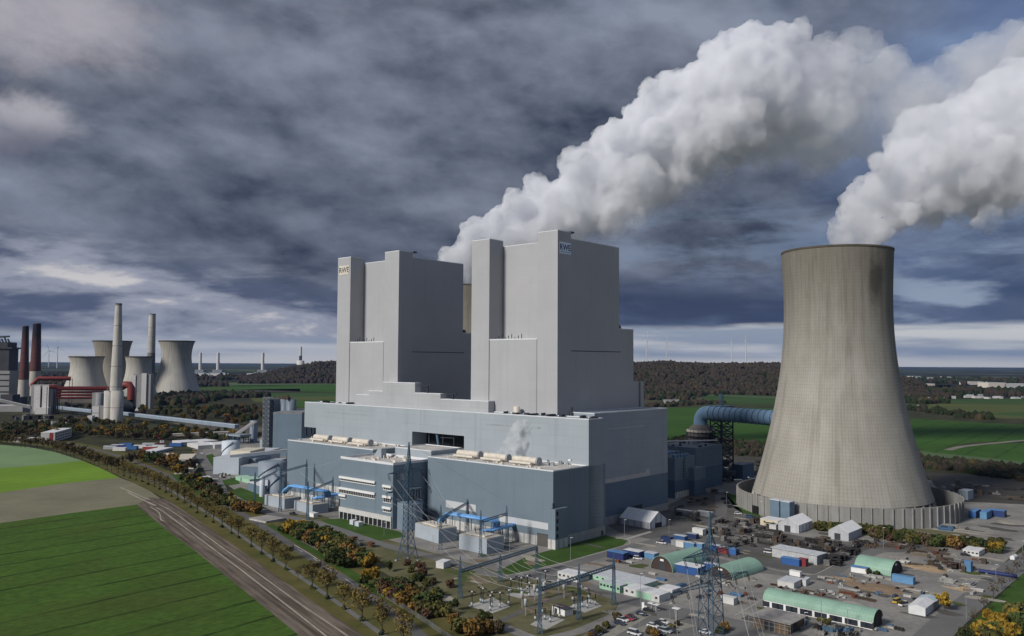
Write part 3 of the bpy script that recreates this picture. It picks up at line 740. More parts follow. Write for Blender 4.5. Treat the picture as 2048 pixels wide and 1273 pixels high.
def edge_ramp(N, x, keys, dist, k_low, d1=None):
    """lower edge of a plume as a function of world x: colour ramp with height in the red channel"""
    pts = []
    for i, (px, py, r) in enumerate(keys):
        d = dist + ((d1 or dist) - dist) * i / (len(keys) - 1); p = at_dist(px, py, d); pts.append((p.x, p.z - r * d / F_PX * k_low, r * d / F_PX))
    pts = [p for i, p in enumerate(pts) if i == 0 or p[0] > max(q[0] for q in pts[:i]) + 2]
    x0, x1 = pts[0][0], pts[-1][0]
    def curve(idx, norm):
        n = N.new('ShaderNodeValToRGB'); e = n.color_ramp.elements; n.color_ramp.interpolation = 'LINEAR'
        while len(e) > 1: e.remove(e[-1])
        e[0].position = 0.0; v = pts[0][idx] / norm; e[0].color = (v, v, v, 1)
        for p in pts[1:]:
            q = e.new((p[0] - x0) / (x1 - x0)); v = p[idx] / norm; q.color = (v, v, v, 1)
        N.put(n.inputs[0], N.ramp(x, x0, x1, smooth=False)); return N.m('MULTIPLY', N.sep(n.outputs[0])[0], norm)
    return curve(1, 500.0), curve(2, 200.0)
def plume_fn(keys, dist, d1, k_low, sc_, soft_to, cut, fade=None):
    def fn(N, d_):
        pos = N.new('ShaderNodeTexCoord').outputs['Object']; x, y, z = N.sep(pos)
        lo, rad = edge_ramp(N, x, keys, dist, k_low, d1)
        n = N.noise(pos, sc_, 6, .62)
        t = N.m('DIVIDE', N.m('SUBTRACT', z, lo), rad)                   # 0 at the lower edge, about 2 at the top
        t = N.m('ADD', t, N.m('MULTIPLY', N.m('SUBTRACT', n, .5), 1.7))
        k = N.m('MULTIPLY', N.ramp(n, cut[0], cut[1], .12, 1.0), N.ramp(t, .05, soft_to, .03, 1.0))
        if fade: k = N.m('MULTIPLY', k, N.ramp(x, *fade))
        return N.m('MULTIPLY', k, d_)
    return fn
body_fn = plume_fn(PA, D2, D2 + 60, 1.02, .05, .95, (.36, .56), (200, 350, 1.0, .16))
front_fn = plume_fn(PB, D1, D1 + 20, 1.10, .08, .5, (.36, .53))
GP = 'steam plumes of the cooling towers'
pa = blob_mesh('steam_plume', ballsA, 2.3, bumpsA, steam_mat('steam_rear', 0.14, 0.0, fn=body_fn))
tag(pa, 'white billowing steam plume rising from behind the boiler houses', 'steam plume', GP)
def soft(N, d_):
    pos = N.new('ShaderNodeTexCoord').outputs['Object']
    return N.m('MULTIPLY', N.ramp(N.noise(pos, .016, 6, .6), .40, .66, .05, 1.0), d_)
pa2 = blob_mesh('steam_plume', ballsA2, 4.0, bumpsA, steam_mat('steam_thin', 0.030, 0.0, fn=soft))
tag(pa2, 'thin bluish drifting end of the rear steam plume at the top right', 'steam plume', GP)
pb = blob_mesh('steam_plume', ballsB, 1.6, bumpsB, steam_mat('steam_front', 0.13, 0.0, fn=front_fn))
tag(pb, 'white billowing steam plume leaving the big cooling tower at the right', 'steam plume', GP)
# ------------------------------------------------------------------ scrubber vessel and duct into the cooling tower
m_duct = mat('duct_blue', (0.145, 0.245, 0.36), 0.4, 0.10, 0.08, spec=0.4)
m_blue_wall = mat('blue_wall', (0.145, 0.205, 0.26), 0.55, 0.07, 0.05, fn=cladding(0.8, 8))
m_blue_low = mat('blue_low_wall', (0.085, 0.135, 0.195), 0.55, 0.07, 0.05, fn=cladding(0.8, 8))
A = G(1402, 958); B = T1 + Vector((-0.14, 1, 0)).normalized() * 43.0
zd = 54.5; rd = 5.7
t = thing('flue_duct', 'ringed blue flue duct bending from the scrubber vessel into the cooling tower', 'duct', A)
d = Vector((B.x - A.x, B.y - A.y, 0)); ln = d.length; d.normalize()
pts = [(0, 0, 44.0)] + [((d * (8 - 8 * math.cos(u * math.pi / 16))).x, (d * (8 - 8 * math.cos(u * math.pi / 16))).y, zd - 8 + 8 * math.sin(u * math.pi / 16)) for u in range(9)]
MB().path(pts, rd, 28).build('elbow', [m_duct], t)
MB().tube((d.x * 8, d.y * 8, zd), (d.x * ln, d.y * ln, zd), rd, n=32).build('pipe', [m_duct], t)
r = MB()
for k in range(1, 17):
    q = d * (8 + (ln - 8) * k / 17); r.tube((q.x - d.x * .2, q.y - d.y * .2, zd), (q.x + d.x * .2, q.y + d.y * .2, zd), rd + .3, n=32)
r.build('ring', [mat('duct_ring', (0.05, 0.09, 0.15), 0.5, 0.1, 0.2)], t)
t = thing('scrubber_vessel', 'round grey and beige scrubber vessel wrapped in platforms under the blue duct', 'vessel', A)
MB().lathe([(6.2, 44.5), (9.8, 41), (10.2, 40), (10.2, 0)], 40).build('shell', [mat('vessel_grey', (0.15, 0.14, 0.13), 0.7, 0.2, 0.2, fine=.2)], t)
for z0, z1, rr_, mt in ((38.6, 40.2, 11.6, m_cream), (34.5, 35.3, 12.0, m_steel_dark), (30.5, 31.2, 12.0, m_steel_dark), (24, 24.8, 12.0, m_steel_dark), (26, 28.6, 11.2, mat('vessel_beige', (0.23, 0.20, 0.17), 0.7, 0.2, 0.3)), (16, 17, 12, m_steel_dark), (8, 9, 12, m_steel_dark)):
    MB().lathe([(10.2, z1), (rr_, z1), (rr_, z0), (10.2, z0)], 32, smooth=False).build('platform', [mt], t)
p = MB()
for k in range(22):
    a = 2 * math.pi * k / 22; p.bar((11.6 * math.cos(a), 11.6 * math.sin(a), 24), (11.6 * math.cos(a), 11.6 * math.sin(a), 40), .35)
p.build('post', [m_steel_dark], t)
def lattice_box(mb, x0, x1, y0, y1, z0, z1, n, w, mi=0):
    cs = [(x0, y0), (x1, y0), (x1, y1), (x0, y1)]
    for x, y in cs: mb.bar((x, y, z0), (x, y, z1), w, mi)
    for k in range(n):
        a, b = z0 + (z1 - z0) * k / n, z0 + (z1 - z0) * (k + 1) / n
        for i in range(4):
            p, q = cs[i], cs[(i + 1) % 4]
            mb.bar((*p, b), (*q, b), w * .7, mi); mb.bar((*p, a), (*q, b), w * .55, mi); mb.bar((*q, a), (*p, b), w * .55, mi)
    return mb
S = G(1444, 962)
t = thing('duct_tower', 'dark steel lattice tower carrying the blue flue duct', 'steel tower', S, math.atan2(d.y, d.x))
lattice_box(MB(), -6.5, 6.5, -6, 6, 0, 49, 9, 0.9).build('frame', [m_steel_dark], t)
c = MB()
for z in (8, 16, 24, 32, 40, 48): c.box(-6, 6, -5.5, 5.5, z, z + .4)
for z in (3, 12): c.box(-5, 4, -4, 4, z, z + 5)
c.build('platform', [m_steel_dark], t)
MB().lathe([(11, 8.5), (11, 5), (10, 4.5)], 14, smooth=False).lathe([(0.1, 8.6), (11, 8.5)], 14, smooth=False).build('skirt', [m_steel_dark], t)
k = lattice_box(MB(), -1.2, 1.2, -1.2, 1.2, 60.4, 70, 4, .35); k.box(-7, 7, -6.6, 6.6, 60.3, 60.7); k.build('mast', [m_steel_blue], t)
lattice_box(MB(), -5, 5, -6.6, 6.6, 49, 60.3, 3, .6).build('duct_cradle', [m_steel_blue], t)
# buildings under it
def blk(name, label, corner, back, a_len, top, mt, extra=None, low=None, zb=0.0):
    a, b = toL(G(*corner)); a2, b2 = toL(G(*back)); H = hgt(G(*corner), corner[0], top)
    t = plant(name, label, 'building')
    MB().box(a - a_len, a, b, b2, max(zb, low or 0), H, 0, 1).build('wall', [mt, m_roof_grey], t)
    if low: MB().box(a - a_len, a + .02, b, b2, zb, low).build('lower_wall', [m_blue_low], t)
    parapet(MB(), a - a_len, a, b, b2, H, .3, .3).build('coping', [m_duct], t)
    return t, a, b, b2, H
t, a, b, b2, H = blk('filter_building', 'blue-grey block with a row of roof vents at the annex end', (1350, 998), (1384, 988), 22, 918, m_blue_wall, low=12.5)
v = MB()
for k in range(5): v.box(a - 2.5 - 1, a - 1, b + 2 + k * 4.4, b + 4.4 + k * 4.4, H, H + 2.2)
for k in range(3): v.tube((a - 20, b + 4 + k * 6, H + 3), (a - 6, b + 4 + k * 6, H + 3), .9, n=8)
build_each(v, 'roof_vent', [m_duct], t)
MB().box(a, a + .15, b + .2, b2 - .2, 0, 4.2).build('plinth', [m_plinth], t)
l = MB()
for z in range(14, int(H), 2): l.box(a, a + .7, b + 11, b + 13, z, z + .25)
l.bar((a + .7, b + 11, 13), (a + .7, b + 11, H + 1), .15); l.bar((a + .7, b + 13, 13), (a + .7, b + 13, H + 1), .15); l.build('stair', [m_steel_dark], t)
blk('filter_building', 'small blue-grey block with a pale chute in front of the dark steelwork', (1389, 993), (1406, 987), 12, 938, m_blue_wall, low=11)
t, a, b, b2, H = blk('pump_building', 'large plain blue-grey block raised behind the filter building', (1392, 982), (1428, 968), 34, 897, m_blue_wall, low=16)
clutter(t, 'roof_unit', a - 30, a - 2, b + 1, b2 - 2, H, 18, 8, m_steel_dark, 2.4)
MB().tube((a - 30, b + 2, H + 3), (a - 2, b2 - 4, H + 3.3), .5, n=8).build('roof_pipe', [m_white], t)
blk('pump_building', 'low dark blue block right of the lattice duct tower', (1486, 962), (1499, 956), 10, 931, m_blue_low)
t = thing('pipe_bend', 'white bent pipe between the dark blue block and the ring wall', 'pipe', (0, 0, 0))
MB().path([G(1468, 960, 9), G(1484, 960, 9), G(1484, 962, 4), G(1486, 962, 1)], .55).path([G(1497, 955, 12), G(1499, 957, 3), G(1516, 958, 2.5)], .6).build('pipe', [m_white], t)
# ------------------------------------------------------------------ ground, fields, roads
def far_fn(N, c, pos):
    x, y, z = N.sep(pos)
    d = N.vm('LENGTH', pos)
    vo = N.new('ShaderNodeTexVoronoi'); vo.feature = 'F1'; N.put(vo.inputs['Vector'], N.vm('ADD', N.vm('MULTIPLY', pos, (0.0016, 0.0026, 0)), N.comb(0.3, 0.1, 0))); vo.inputs['Scale'].default_value = 1.0
    cs = N.sep(vo.outputs['Color'])
    fld = N.mix(N.ramp(cs[0], .2, .8), (0.05, 0.085, 0.022), (0.10, 0.095, 0.055))
    wood = N.mix(N.ramp(N.noise(pos, 0.012, 6, .7), .35, .65), (0.012, 0.016, 0.010), (0.040, 0.036, 0.024))
    far = N.mix(N.ramp(N.m('ADD', cs[1], N.m('MULTIPLY', N.noise(pos, 0.004, 3, .5), .5)), 0.85, 0.95), wood, fld)
    near = N.mix(N.ramp(N.noise(pos, 0.03, 6, .65), .35, .65), (0.028, 0.033, 0.015), (0.066, 0.062, 0.034))
    return N.mix(N.ramp(d, 1700, 2600), near, far)
ground_m = mat('ground_soil', (0.05, 0.06, 0.03), 0.95, 0.2, 0.02, spec=0.1, fn=far_fn)
structure('ground', MB().add([(-22000, -1500, 0), (22000, -1500, 0), (22000, 32000, 0), (-22000, 32000, 0)], [(0, 1, 2, 3)]), [ground_m])

fd = (G(272, 1010) - G(0, 1047)).normalized(); fn_ = Vector((-fd.y, fd.x, 0))
def rows(step, width, dark, jitter=0.0, small=0.0, c_dark=False):
    def fn(N, c, pos):
        v = N.vm('DOT_PRODUCT', pos, tuple(fn_)); v = N.m('ADD', v, N.m('MULTIPLY', N.noise(pos, 0.02, 2, .5), jitter))
        fr = N.m('FRACT', N.m('DIVIDE', v, step)); a = N.m('ABSOLUTE', N.m('SUBTRACT', fr, 0.5))
        u = N.vm('DOT_PRODUCT', pos, tuple(fd))
        brk = N.ramp(N.noise(N.comb(N.m('MULTIPLY', u, .03), N.m('MULTIPLY', v, .2), 0), 1.0, 3, .6), 0.35, 0.6, 0.25, 1.0)
        c = N.mix(N.ramp(N.noise(pos, .011, 4, .6), .45, .68, 0, .4), c, (0.075, 0.075, 0.022) if c_dark else c)
        k = N.m('MULTIPLY', N.ramp(a, width / step, width / step * .4), brk)
        c = N.mix(N.m('MULTIPLY', k, dark), c, (0.012, 0.022, 0.006))
        if small:
            vv = N.noise(N.comb(N.m('MULTIPLY', v, 0.9), N.m('MULTIPLY', u, 0.05), 0), 1.0, 3, .6)
            c = N.mix(N.m('MULTIPLY', N.ramp(vv, .35, .65), small), c, (0.015, 0.03, 0.008))
        return c
    return fn
m_crop = mat('crop_green', (0.060, 0.118, 0.018), 0.95, 0.34, 0.03, spec=0.1, fine=0.6, fn=rows(23, 1.3, .85, 4.0, .25, True), bump=0.6)
m_stub = mat('stubble_field', (0.20, 0.19, 0.125), 0.95, 0.18, 0.02, spec=0.1, fine=0.12, fn=rows(9, 1.5, .10, 2.0, .10))
m_lime = mat('lime_field', (0.155, 0.265, 0.030), 0.95, 0.16, 0.012, spec=0.1, fine=0.10, fn=rows(18, 1.2, .25, 2.0, .12))
m_mint = mat('pale_field', (0.18, 0.27, 0.13), 0.95, 0.14, 0.012, spec=0.1, fine=0.06, fn=rows(22, 1.5, .12, 2.0, .06))
flat('field', [(-700, 1145), (-300, 1088), (0, 1047), (140, 1027), (272, 1010), (330, 1058), (400, 1110), (500, 1192), (600, 1273), (700, 1358), (300, 1900), (-1500, 1700)], 0.02, m_crop)
flat('field', [(-700, 1075), (-300, 1024), (0, 986), (130, 967), (240, 956), (290, 975), (335, 1008), (272, 1010), (140, 1027), (0, 1047), (-300, 1088), (-700, 1145)], 0.02, m_stub)
flat('field', [(-700, 1010), (-300, 968), (0, 937), (80, 931), (165, 922), (200, 936), (240, 956), (130, 967), (0, 986), (-300, 1024), (-700, 1075)], 0.02, m_lime)
flat('field', [(-700, 905), (-300, 890), (0, 890), (60, 895), (112, 905), (165, 922), (80, 931), (0, 937), (-300, 968), (-700, 1010)], 0.02, m_mint)
# dirt strip with two pale wheel tracks
td = (G(700, 1273) - G(330, 1015)).normalized(); tn = Vector((-td.y, td.x, 0))
def dirt_fn(N, c, pos):
    v = N.vm('DOT_PRODUCT', pos, tuple(tn)); u = N.vm('DOT_PRODUCT', pos, tuple(td))
    q = N.comb(N.m('MULTIPLY', v, .55), N.m('MULTIPLY', u, .02), 0)
    c = N.mix(N.ramp(N.noise(q, 1.0, 5, .65), .35, .65), (0.075, 0.057, 0.043), c)
    return N.mix(N.ramp(N.noise(N.comb(N.m('MULTIPLY', v, .12), N.m('MULTIPLY', u, .012), 4), 1.0, 4, .6), .5, .72, 0, .6), c, (0.25, 0.215, 0.17))
m_dirt = mat('brown_dirt', (0.170, 0.138, 0.110), 0.95, 0.25, 0.05, spec=0.1, fine=0.2, fn=dirt_fn)
flat('dirt_track', [(272, 1010), (300, 995), (335, 1000), (420, 1058), (520, 1128), (620, 1200), (770, 1300), (900, 1420), (800, 1460), (700, 1358), (600, 1273), (500, 1192), (400, 1110), (330, 1058)], 0.03, m_dirt)
m_rut = mat('pale_wheel_track', (0.34, 0.295, 0.235), 0.95, 0.4, 0.10, fine=0.25)
rut = MB()
for pts, w in (([(318, 1010), (345, 1024), (430, 1085), (520, 1150), (600, 1208), (680, 1262), (760, 1320)], 0.85), ([(312, 1015), (335, 1030), (418, 1092), (505, 1158), (585, 1220), (655, 1275), (720, 1330)], 0.85)):
    strip_mb(smooth_line([G(*p) for p in pts], 8), w * .85, 0.045, rut)
for pts, w in (([(300, 1014), (318, 1026), (322, 1040), (330, 1043)], 0.8), ([(255, 985), (285, 1000), (312, 1012)], 1.6), ([(240, 975), (275, 990), (300, 1000)], 1.2)):
    strip_mb(smooth_line([G(*p) for p in pts], 8), w, 0.047, rut)
structure('wheel_tracks', rut, [m_rut])

# verge, footpath, road
m_verge = mat('verge_grass', (0.088, 0.098, 0.028), 0.95, 0.35, 0.06, spec=0.1, fine=0.3, col2=(0.15, 0.115, 0.045))
m_lawn = mat('lawn', (0.045, 0.088, 0.018), 0.95, 0.3, 0.05, spec=0.1, fine=0.25)
m_asph = mat('asphalt', (0.150, 0.146, 0.140), 0.9, 0.14, 0.06, spec=0.25, fine=0.15)
m_asph_d = mat('dark_asphalt', (0.092, 0.090, 0.087), 0.9, 0.3, 0.07, spec=0.25, fine=0.35, col2=(0.17, 0.16, 0.145))
m_gravel = mat('gravel_yard', (0.215, 0.206, 0.192), 0.95, 0.35, 0.05, spec=0.15, fine=0.4, col2=(0.34, 0.32, 0.285))
m_scrub = mat('scrub_ground', (0.105, 0.105, 0.045), 0.95, 0.4, 0.06, spec=0.1, fine=0.4, col2=(0.21, 0.19, 0.12))
m_mark = mat('road_paint', (0.62, 0.61, 0.58), 0.8, 0.15, 0.5)
m_kerb = mat('kerb_stone', (0.36, 0.35, 0.32), 0.9, 0.15, 0.4)
flat('verge', [(335, 1000), (240, 953), (165, 918), (110, 900), (60, 890), (-20, 882), (-20, 868), (120, 878), (250, 905), (345, 945), (420, 985), (480, 1010), (560, 1045), (660, 1090), (760, 1155), (900, 1225), (1010, 1290), (900, 1420), (770, 1300), (620, 1200), (520, 1128), (420, 1058)], 0.03, m_verge)
road_line = smooth_line([G(*p) for p in ((-150, 866), (0, 872), (110, 883), (215, 906), (310, 940), (385, 975), (455, 1012), (530, 1056), (607, 1107), (700, 1166), (790, 1230), (860, 1290), (950, 1380))], 8)
structure('road', strip_mb(road_line, 5.0, 0.04), [mat('road_asphalt', (0.105, 0.10, 0.097), 0.9, 0.15, 0.06, fine=0.15)])
mk = MB()
for i in range(0):
    a, b = road_line[i], road_line[i + 1]; n = int((b - a).length / 9) + 1
    for j in range(n):
        p = a.lerp(b, j / n); q = a.lerp(b, (j + .45) / n); strip_mb([p, q], 0.35, 0.05, mk)
dashes = [G(*p) for p in ((594, 1098), (627, 1117), (655, 1137), (690, 1158), (740, 1192), (790, 1228))]
for a, b in zip(dashes[:-1], dashes[1:]): strip_mb([a, a.lerp(b, .35)], 0.22, 0.05, mk)
strip_mb(smooth_line([G(*p) for p in ((588, 1090), (612, 1104), (640, 1122))], 6), 0.3, 0.05, mk)
structure('road_markings', mk, [m_mark])
path_line = smooth_line([G(*p) for p in ((250, 935), (330, 975), (420, 1030), (500, 1085), (560, 1127), (635, 1178), (712, 1232), (800, 1296), (900, 1370))], 8)
structure('footpath', strip_mb(path_line, 2.2, 0.04), [m_asph])
stub_line = smooth_line([G(*p) for p in ((560, 1062), (612, 1088), (650, 1112), (690, 1134))], 8)
structure('side_road', strip_mb(stub_line, 6.0, 0.042), [m_asph])
structure('kerb', strip_mb(stub_line, 0.5, 0.10, off=3.2), [mat('dry_edge', (0.42, 0.37, 0.24), 0.95, 0.2, 0.3)])

# the works ground
flat('yard', [(395, 902), (470, 880), (560, 868), (1000, 850), (1340, 880), (1480, 925), (1900, 965), (2150, 985), (2500, 1050), (2300, 1150), (2048, 1090), (1900, 1225), (1800, 1330), (1000, 1330), (930, 1240), (800, 1165), (700, 1105), (600, 1052), (500, 1000), (430, 955)], 0.025, m_gravel)
flat('scrub', [(560, 1030), (640, 1030), (760, 1075), (1000, 1145), (1240, 1200), (1215, 1262), (1100, 1330), (1000, 1330), (930, 1240), (800, 1165), (700, 1105), (600, 1052)], 0.04, m_scrub)
flat('lawn', [(990, 1146), (1050, 1115), (1130, 1092), (1210, 1071), (1256, 1082), (1246, 1091), (1130, 1124), (1060, 1141), (1010, 1152)], 0.05, m_lawn)
flat('lawn', [(640, 1040), (690, 1037), (740, 1050), (800, 1064), (812, 1074), (745, 1084), (690, 1068)], 0.05, m_lawn)
flat('lawn', [(480, 975), (525, 992), (590, 1004), (560, 1016), (500, 1006), (455, 985)], 0.05, m_lawn)
flat('lawn', [(408, 912), (425, 908), (440, 930), (438, 938), (425, 938)], 0.05, m_lawn)
flat('lawn', [(440, 962), (475, 955), (480, 968), (455, 972)], 0.05, m_lawn)
flat('lawn', [(340, 948), (380, 955), (410, 980), (450, 1003), (420, 1000), (370, 975)], 0.05, m_lawn)
flat('lawn', [(1888, 1300), (2048, 1145), (2160, 1060), (2700, 1200), (2300, 1500)], 0.05, m_lawn)
flat('lawn', [(1448, 985), (1475, 992), (1530, 1040), (1520, 1044), (1470, 1018)], 0.05, m_lawn)
flat('lawn', [(1560, 1040), (1900, 1062), (2000, 1090), (1950, 1095), (1760, 1075), (1600, 1055)], 0.05, m_scrub)
# asphalt
flat('dark_yard', [(1338, 1010), (1390, 985), (1450, 985), (1490, 1030), (1560, 1065), (1660, 1085), (1750, 1083), (1850, 1090), (1905, 1105), (1740, 1105), (1640, 1150), (1560, 1140), (1430, 1110), (1330, 1085), (1240, 1066), (1215, 1052)], 0.05, m_asph_d)
def seg(name, pts, w, z, mt, k=6): return structure(name, strip_mb(smooth_line([G(*p) for p in pts], k), w, z), [mt])
seg('service_road', [(393, 898), (405, 918), (425, 950), (442, 980)], 9, 0.06, m_asph)
seg('service_road', [(430, 975), (520, 1020), (640, 1048), (760, 1088), (880, 1118), (1000, 1152), (1090, 1146), (1200, 1112), (1310, 1082), (1400, 1062), (1440, 1035), (1440, 990)], 7, 0.06, m_asph)
seg('service_road', [(1080, 1150), (1160, 1168), (1260, 1203), (1360, 1222), (1480, 1248), (1600, 1275), (1700, 1310)], 8, 0.062, m_asph)
seg('service_road', [(1400, 1112), (1480, 1133), (1560, 1147), (1640, 1154), (1700, 1122), (1760, 1100)], 8, 0.062, m_asph)
seg('service_road', [(1640, 1158), (1740, 1182), (1850, 1205), (1900, 1215)], 7, 0.062, m_asph)
seg('perimeter_road', [(1840, 1300), (1900, 1240), (1985, 1170), (2048, 1122), (2130, 1070), (2250, 1000)], 11, 0.065, m_asph)
seg('service_road', [(1850, 1112), (1950, 1125), (2040, 1130)], 6, 0.062, m_asph)
seg('kerb', [(1010, 1153), (1062, 1142), (1132, 1125), (1248, 1092), (1259, 1084), (1250, 1078), (1212, 1069)], 0.6, 0.12, m_kerb)
seg('kerb', [(1470, 1232), (1530, 1197), (1545, 1188)], 0.5, 0.12, m_kerb)
seg('kerb', [(1516, 1132), (1560, 1143), (1600, 1150), (1630, 1149), (1660, 1135), (1722, 1103)], 0.5, 0.12, m_kerb)
seg('kerb', [(880, 1128), (960, 1150), (1060, 1160)], 0.5, 0.12, m_kerb)
seg('pavement', [(1250, 1080), (1275, 1072), (1302, 1064)], 2.5, 0.09, m_kerb)
# parking
flat('car_park', [(1140, 1290), (1240, 1222), (1310, 1212), (1420, 1232), (1520, 1262), (1500, 1330), (1140, 1330)], 0.055, m_asph)
structure('parking_bays', MB().add([(*G(*p).xy, 0.068) for p in ((1195, 1278), (1226, 1276), (1322, 1219), (1296, 1212))], [(0, 1, 2, 3)]).add([(*G(*p).xy, 0.068) for p in ((1262, 1262), (1330, 1271), (1392, 1252), (1330, 1236))], [(0, 1, 2, 3)]), [mat('bay_gravel', (0.25, 0.24, 0.20), 0.95, 0.25, 0.3, fine=0.2)])
# railway land and fields to the right
m_rail = mat('railway_land', (0.055, 0.050, 0.040), 0.95, 0.4, 0.05, fine=0.3)
flat('railway_land', [(1850, 945), (2100, 955), (2300, 975), (2300, 1030), (2060, 1010), (1930, 1004), (1880, 985)], 0.05, m_rail)
flat('railway_land', [(1450, 905), (1520, 905), (1530, 950), (1460, 955)], 0.05, m_rail)
rl = MB()
for k, (ya, yb) in enumerate(((962, 975), (968, 982), (975, 989), (984, 999), (992, 1008))):
    for o in (-.75, .75): strip_mb([G(1890, ya), G(2060, yb)], 0.25, 0.12, rl, off=o)
structure('rails', rl, [mat('rail_steel', (0.20, 0.19, 0.18), 0.5, 0.2, 1)])
m_green = mat('meadow_green', (0.048, 0.110, 0.020), 0.95, 0.2, 0.006, spec=0.1, fine=0.15, fn=rows(30, 2.5, .45, 4.0, .25))
m_green_d = mat('meadow_dark', (0.045, 0.085, 0.025), 0.95, 0.2, 0.006, spec=0.1, fine=0.1)
m_olive = mat('meadow_olive', (0.085, 0.100, 0.032), 0.95, 0.2, 0.005, spec=0.1, fine=0.1)
m_grgy = mat('meadow_pale', (0.085, 0.125, 0.06), 0.95, 0.12, 0.005, spec=0.1, fine=0.06)
m_plough = mat('ploughed', (0.060, 0.050, 0.038), 0.95, 0.2, 0.01, fine=0.1)
flat('meadow', [(1200, 818), (1400, 815), (1600, 818), (1800, 830), (1800, 900), (1560, 897), (1470, 885), (1330, 880), (1200, 880)], 0.1, m_green)
flat('meadow', [(1380, 792), (1420, 788), (1800, 802), (1800, 815), (1600, 812), (1450, 808)], 0.1, m_green_d)
flat('meadow', [(1380, 790), (1440, 790), (1600, 797), (1800, 801), (1600, 799)], 0.15, m_grgy)
flat('meadow', [(1790, 838), (1830, 838), (1960, 846), (2100, 852), (2400, 870), (2400, 895), (2100, 882), (1950, 885), (1855, 898), (1790, 897)], 0.1, m_green)
flat('meadow', [(1840, 900), (1900, 893), (1960, 889), (2100, 885), (2400, 898), (2400, 960), (2100, 930), (1990, 918), (1845, 906)], 0.1, m_green)
flat('meadow', [(1840, 903), (1990, 918), (2100, 930), (2400, 960), (2400, 985), (2060, 945), (1840, 920)], 0.12, m_grgy)
flat('meadow', [(1870, 800), (2060, 797), (2400, 800), (2400, 812), (2060, 809), (1890, 806)], 0.1, m_green_d)
flat('meadow', [(1860, 807), (2060, 810), (2400, 814), (2400, 850), (2100, 840), (1960, 836), (1850, 822)], 0.1, m_olive)
flat('meadow', [(1960, 828), (2060, 824), (2400, 828), (2400, 838), (2060, 834)], 0.12, m_green_d)
seg('farm_track', [(1895, 901), (1930, 893), (2000, 886), (2100, 878), (2300, 870)], 9, 0.2, mat('track_soil', (0.20, 0.18, 0.15), 0.95, 0.2, 0.05))
for pts, mt in (([(440, 766), (700, 763), (700, 769), (480, 773), (446, 772)], m_grgy), ([(446, 772), (700, 769), (700, 777), (470, 780)], m_green), ([(480, 781), (600, 778), (600, 783), (486, 786)], m_plough), ([(470, 780), (700, 777), (700, 786), (600, 783), (600, 778)], m_green), ([(486, 786), (700, 786), (700, 793), (500, 797)], m_green_d), ([(500, 797), (700, 793), (700, 799), (510, 805)], m_olive), ([(560, 803), (700, 799), (700, 815), (600, 816)], m_green)):
    flat('meadow', pts, 0.2, mt)
flat('meadow', [(1060, 790), (1340, 786), (1340, 800), (1060, 800)], 0.2, m_green_d)
flat('brown_land', [(340, 845), (480, 850), (600, 862), (560, 875), (400, 862)], 0.03, mat('brown_land', (0.10, 0.085, 0.06), 0.95, 0.3, 0.03, fine=0.2))

# wooded hills
m_wood = mat('autumn_wood', (0.050, 0.034, 0.024), 0.95, 0.45, 0.012, spec=0.05, fine=0.4, col2=(0.070, 0.052, 0.038))
m_wood_g = mat('dark_wood', (0.020, 0.024, 0.014), 0.95, 0.45, 0.03, spec=0.05, fine=0.4, col2=(0.045, 0.046, 0.024))
def ico():
    bm = bmesh.new(); bmesh.ops.create_icosphere(bm, subdivisions=1, radius=1); bm.verts.index_update()
    v = [tuple(p.co) for p in bm.verts]; f = [[p.index for p in q.verts] for q in bm.faces]; bm.free(); return v, f
IV, IF = ico()
def crowns(mb, pts, seed, mats_n):
    rr = random.Random(seed)
    for (x, y, z, r) in pts:
        s = (r * rr.uniform(.8, 1.15), r * rr.uniform(.8, 1.15), r * rr.uniform(.9, 1.5)); a = rr.uniform(0, 6.28); ca, sa = math.cos(a), math.sin(a)
        vs = []
        for (vx, vy, vz) in IV:
            k = rr.uniform(.78, 1.15); vx, vy, vz = vx * s[0] * k, vy * s[1] * k, vz * s[2] * k
            vs.append((x + vx * ca - vy * sa, y + vx * sa + vy * ca, z + vz * .9 + r * .4))
        mb.add(vs, IF, rr.choices(range(len(mats_n)), mats_n)[0])
    return mb
m_w1 = mat('crown_brown', (0.042, 0.034, 0.026), 0.95, 0.18, 0.05, spec=0.05); m_w2 = mat('crown_grey', (0.048, 0.040, 0.031), 0.95, 0.3, 0.05, spec=0.05)
m_w3 = mat('crown_dark_green', (0.022, 0.030, 0.014), 0.95, 0.35, 0.05, spec=0.05); m_w4 = mat('crown_ochre', (0.060, 0.048, 0.024), 0.95, 0.3, 0.05, spec=0.05); m_w5 = mat('crown_rust', (0.046, 0.034, 0.024), 0.95, 0.2, 0.05, spec=0.05)
WOODS = [m_w1, m_w2, m_w3, m_w4, m_w5]
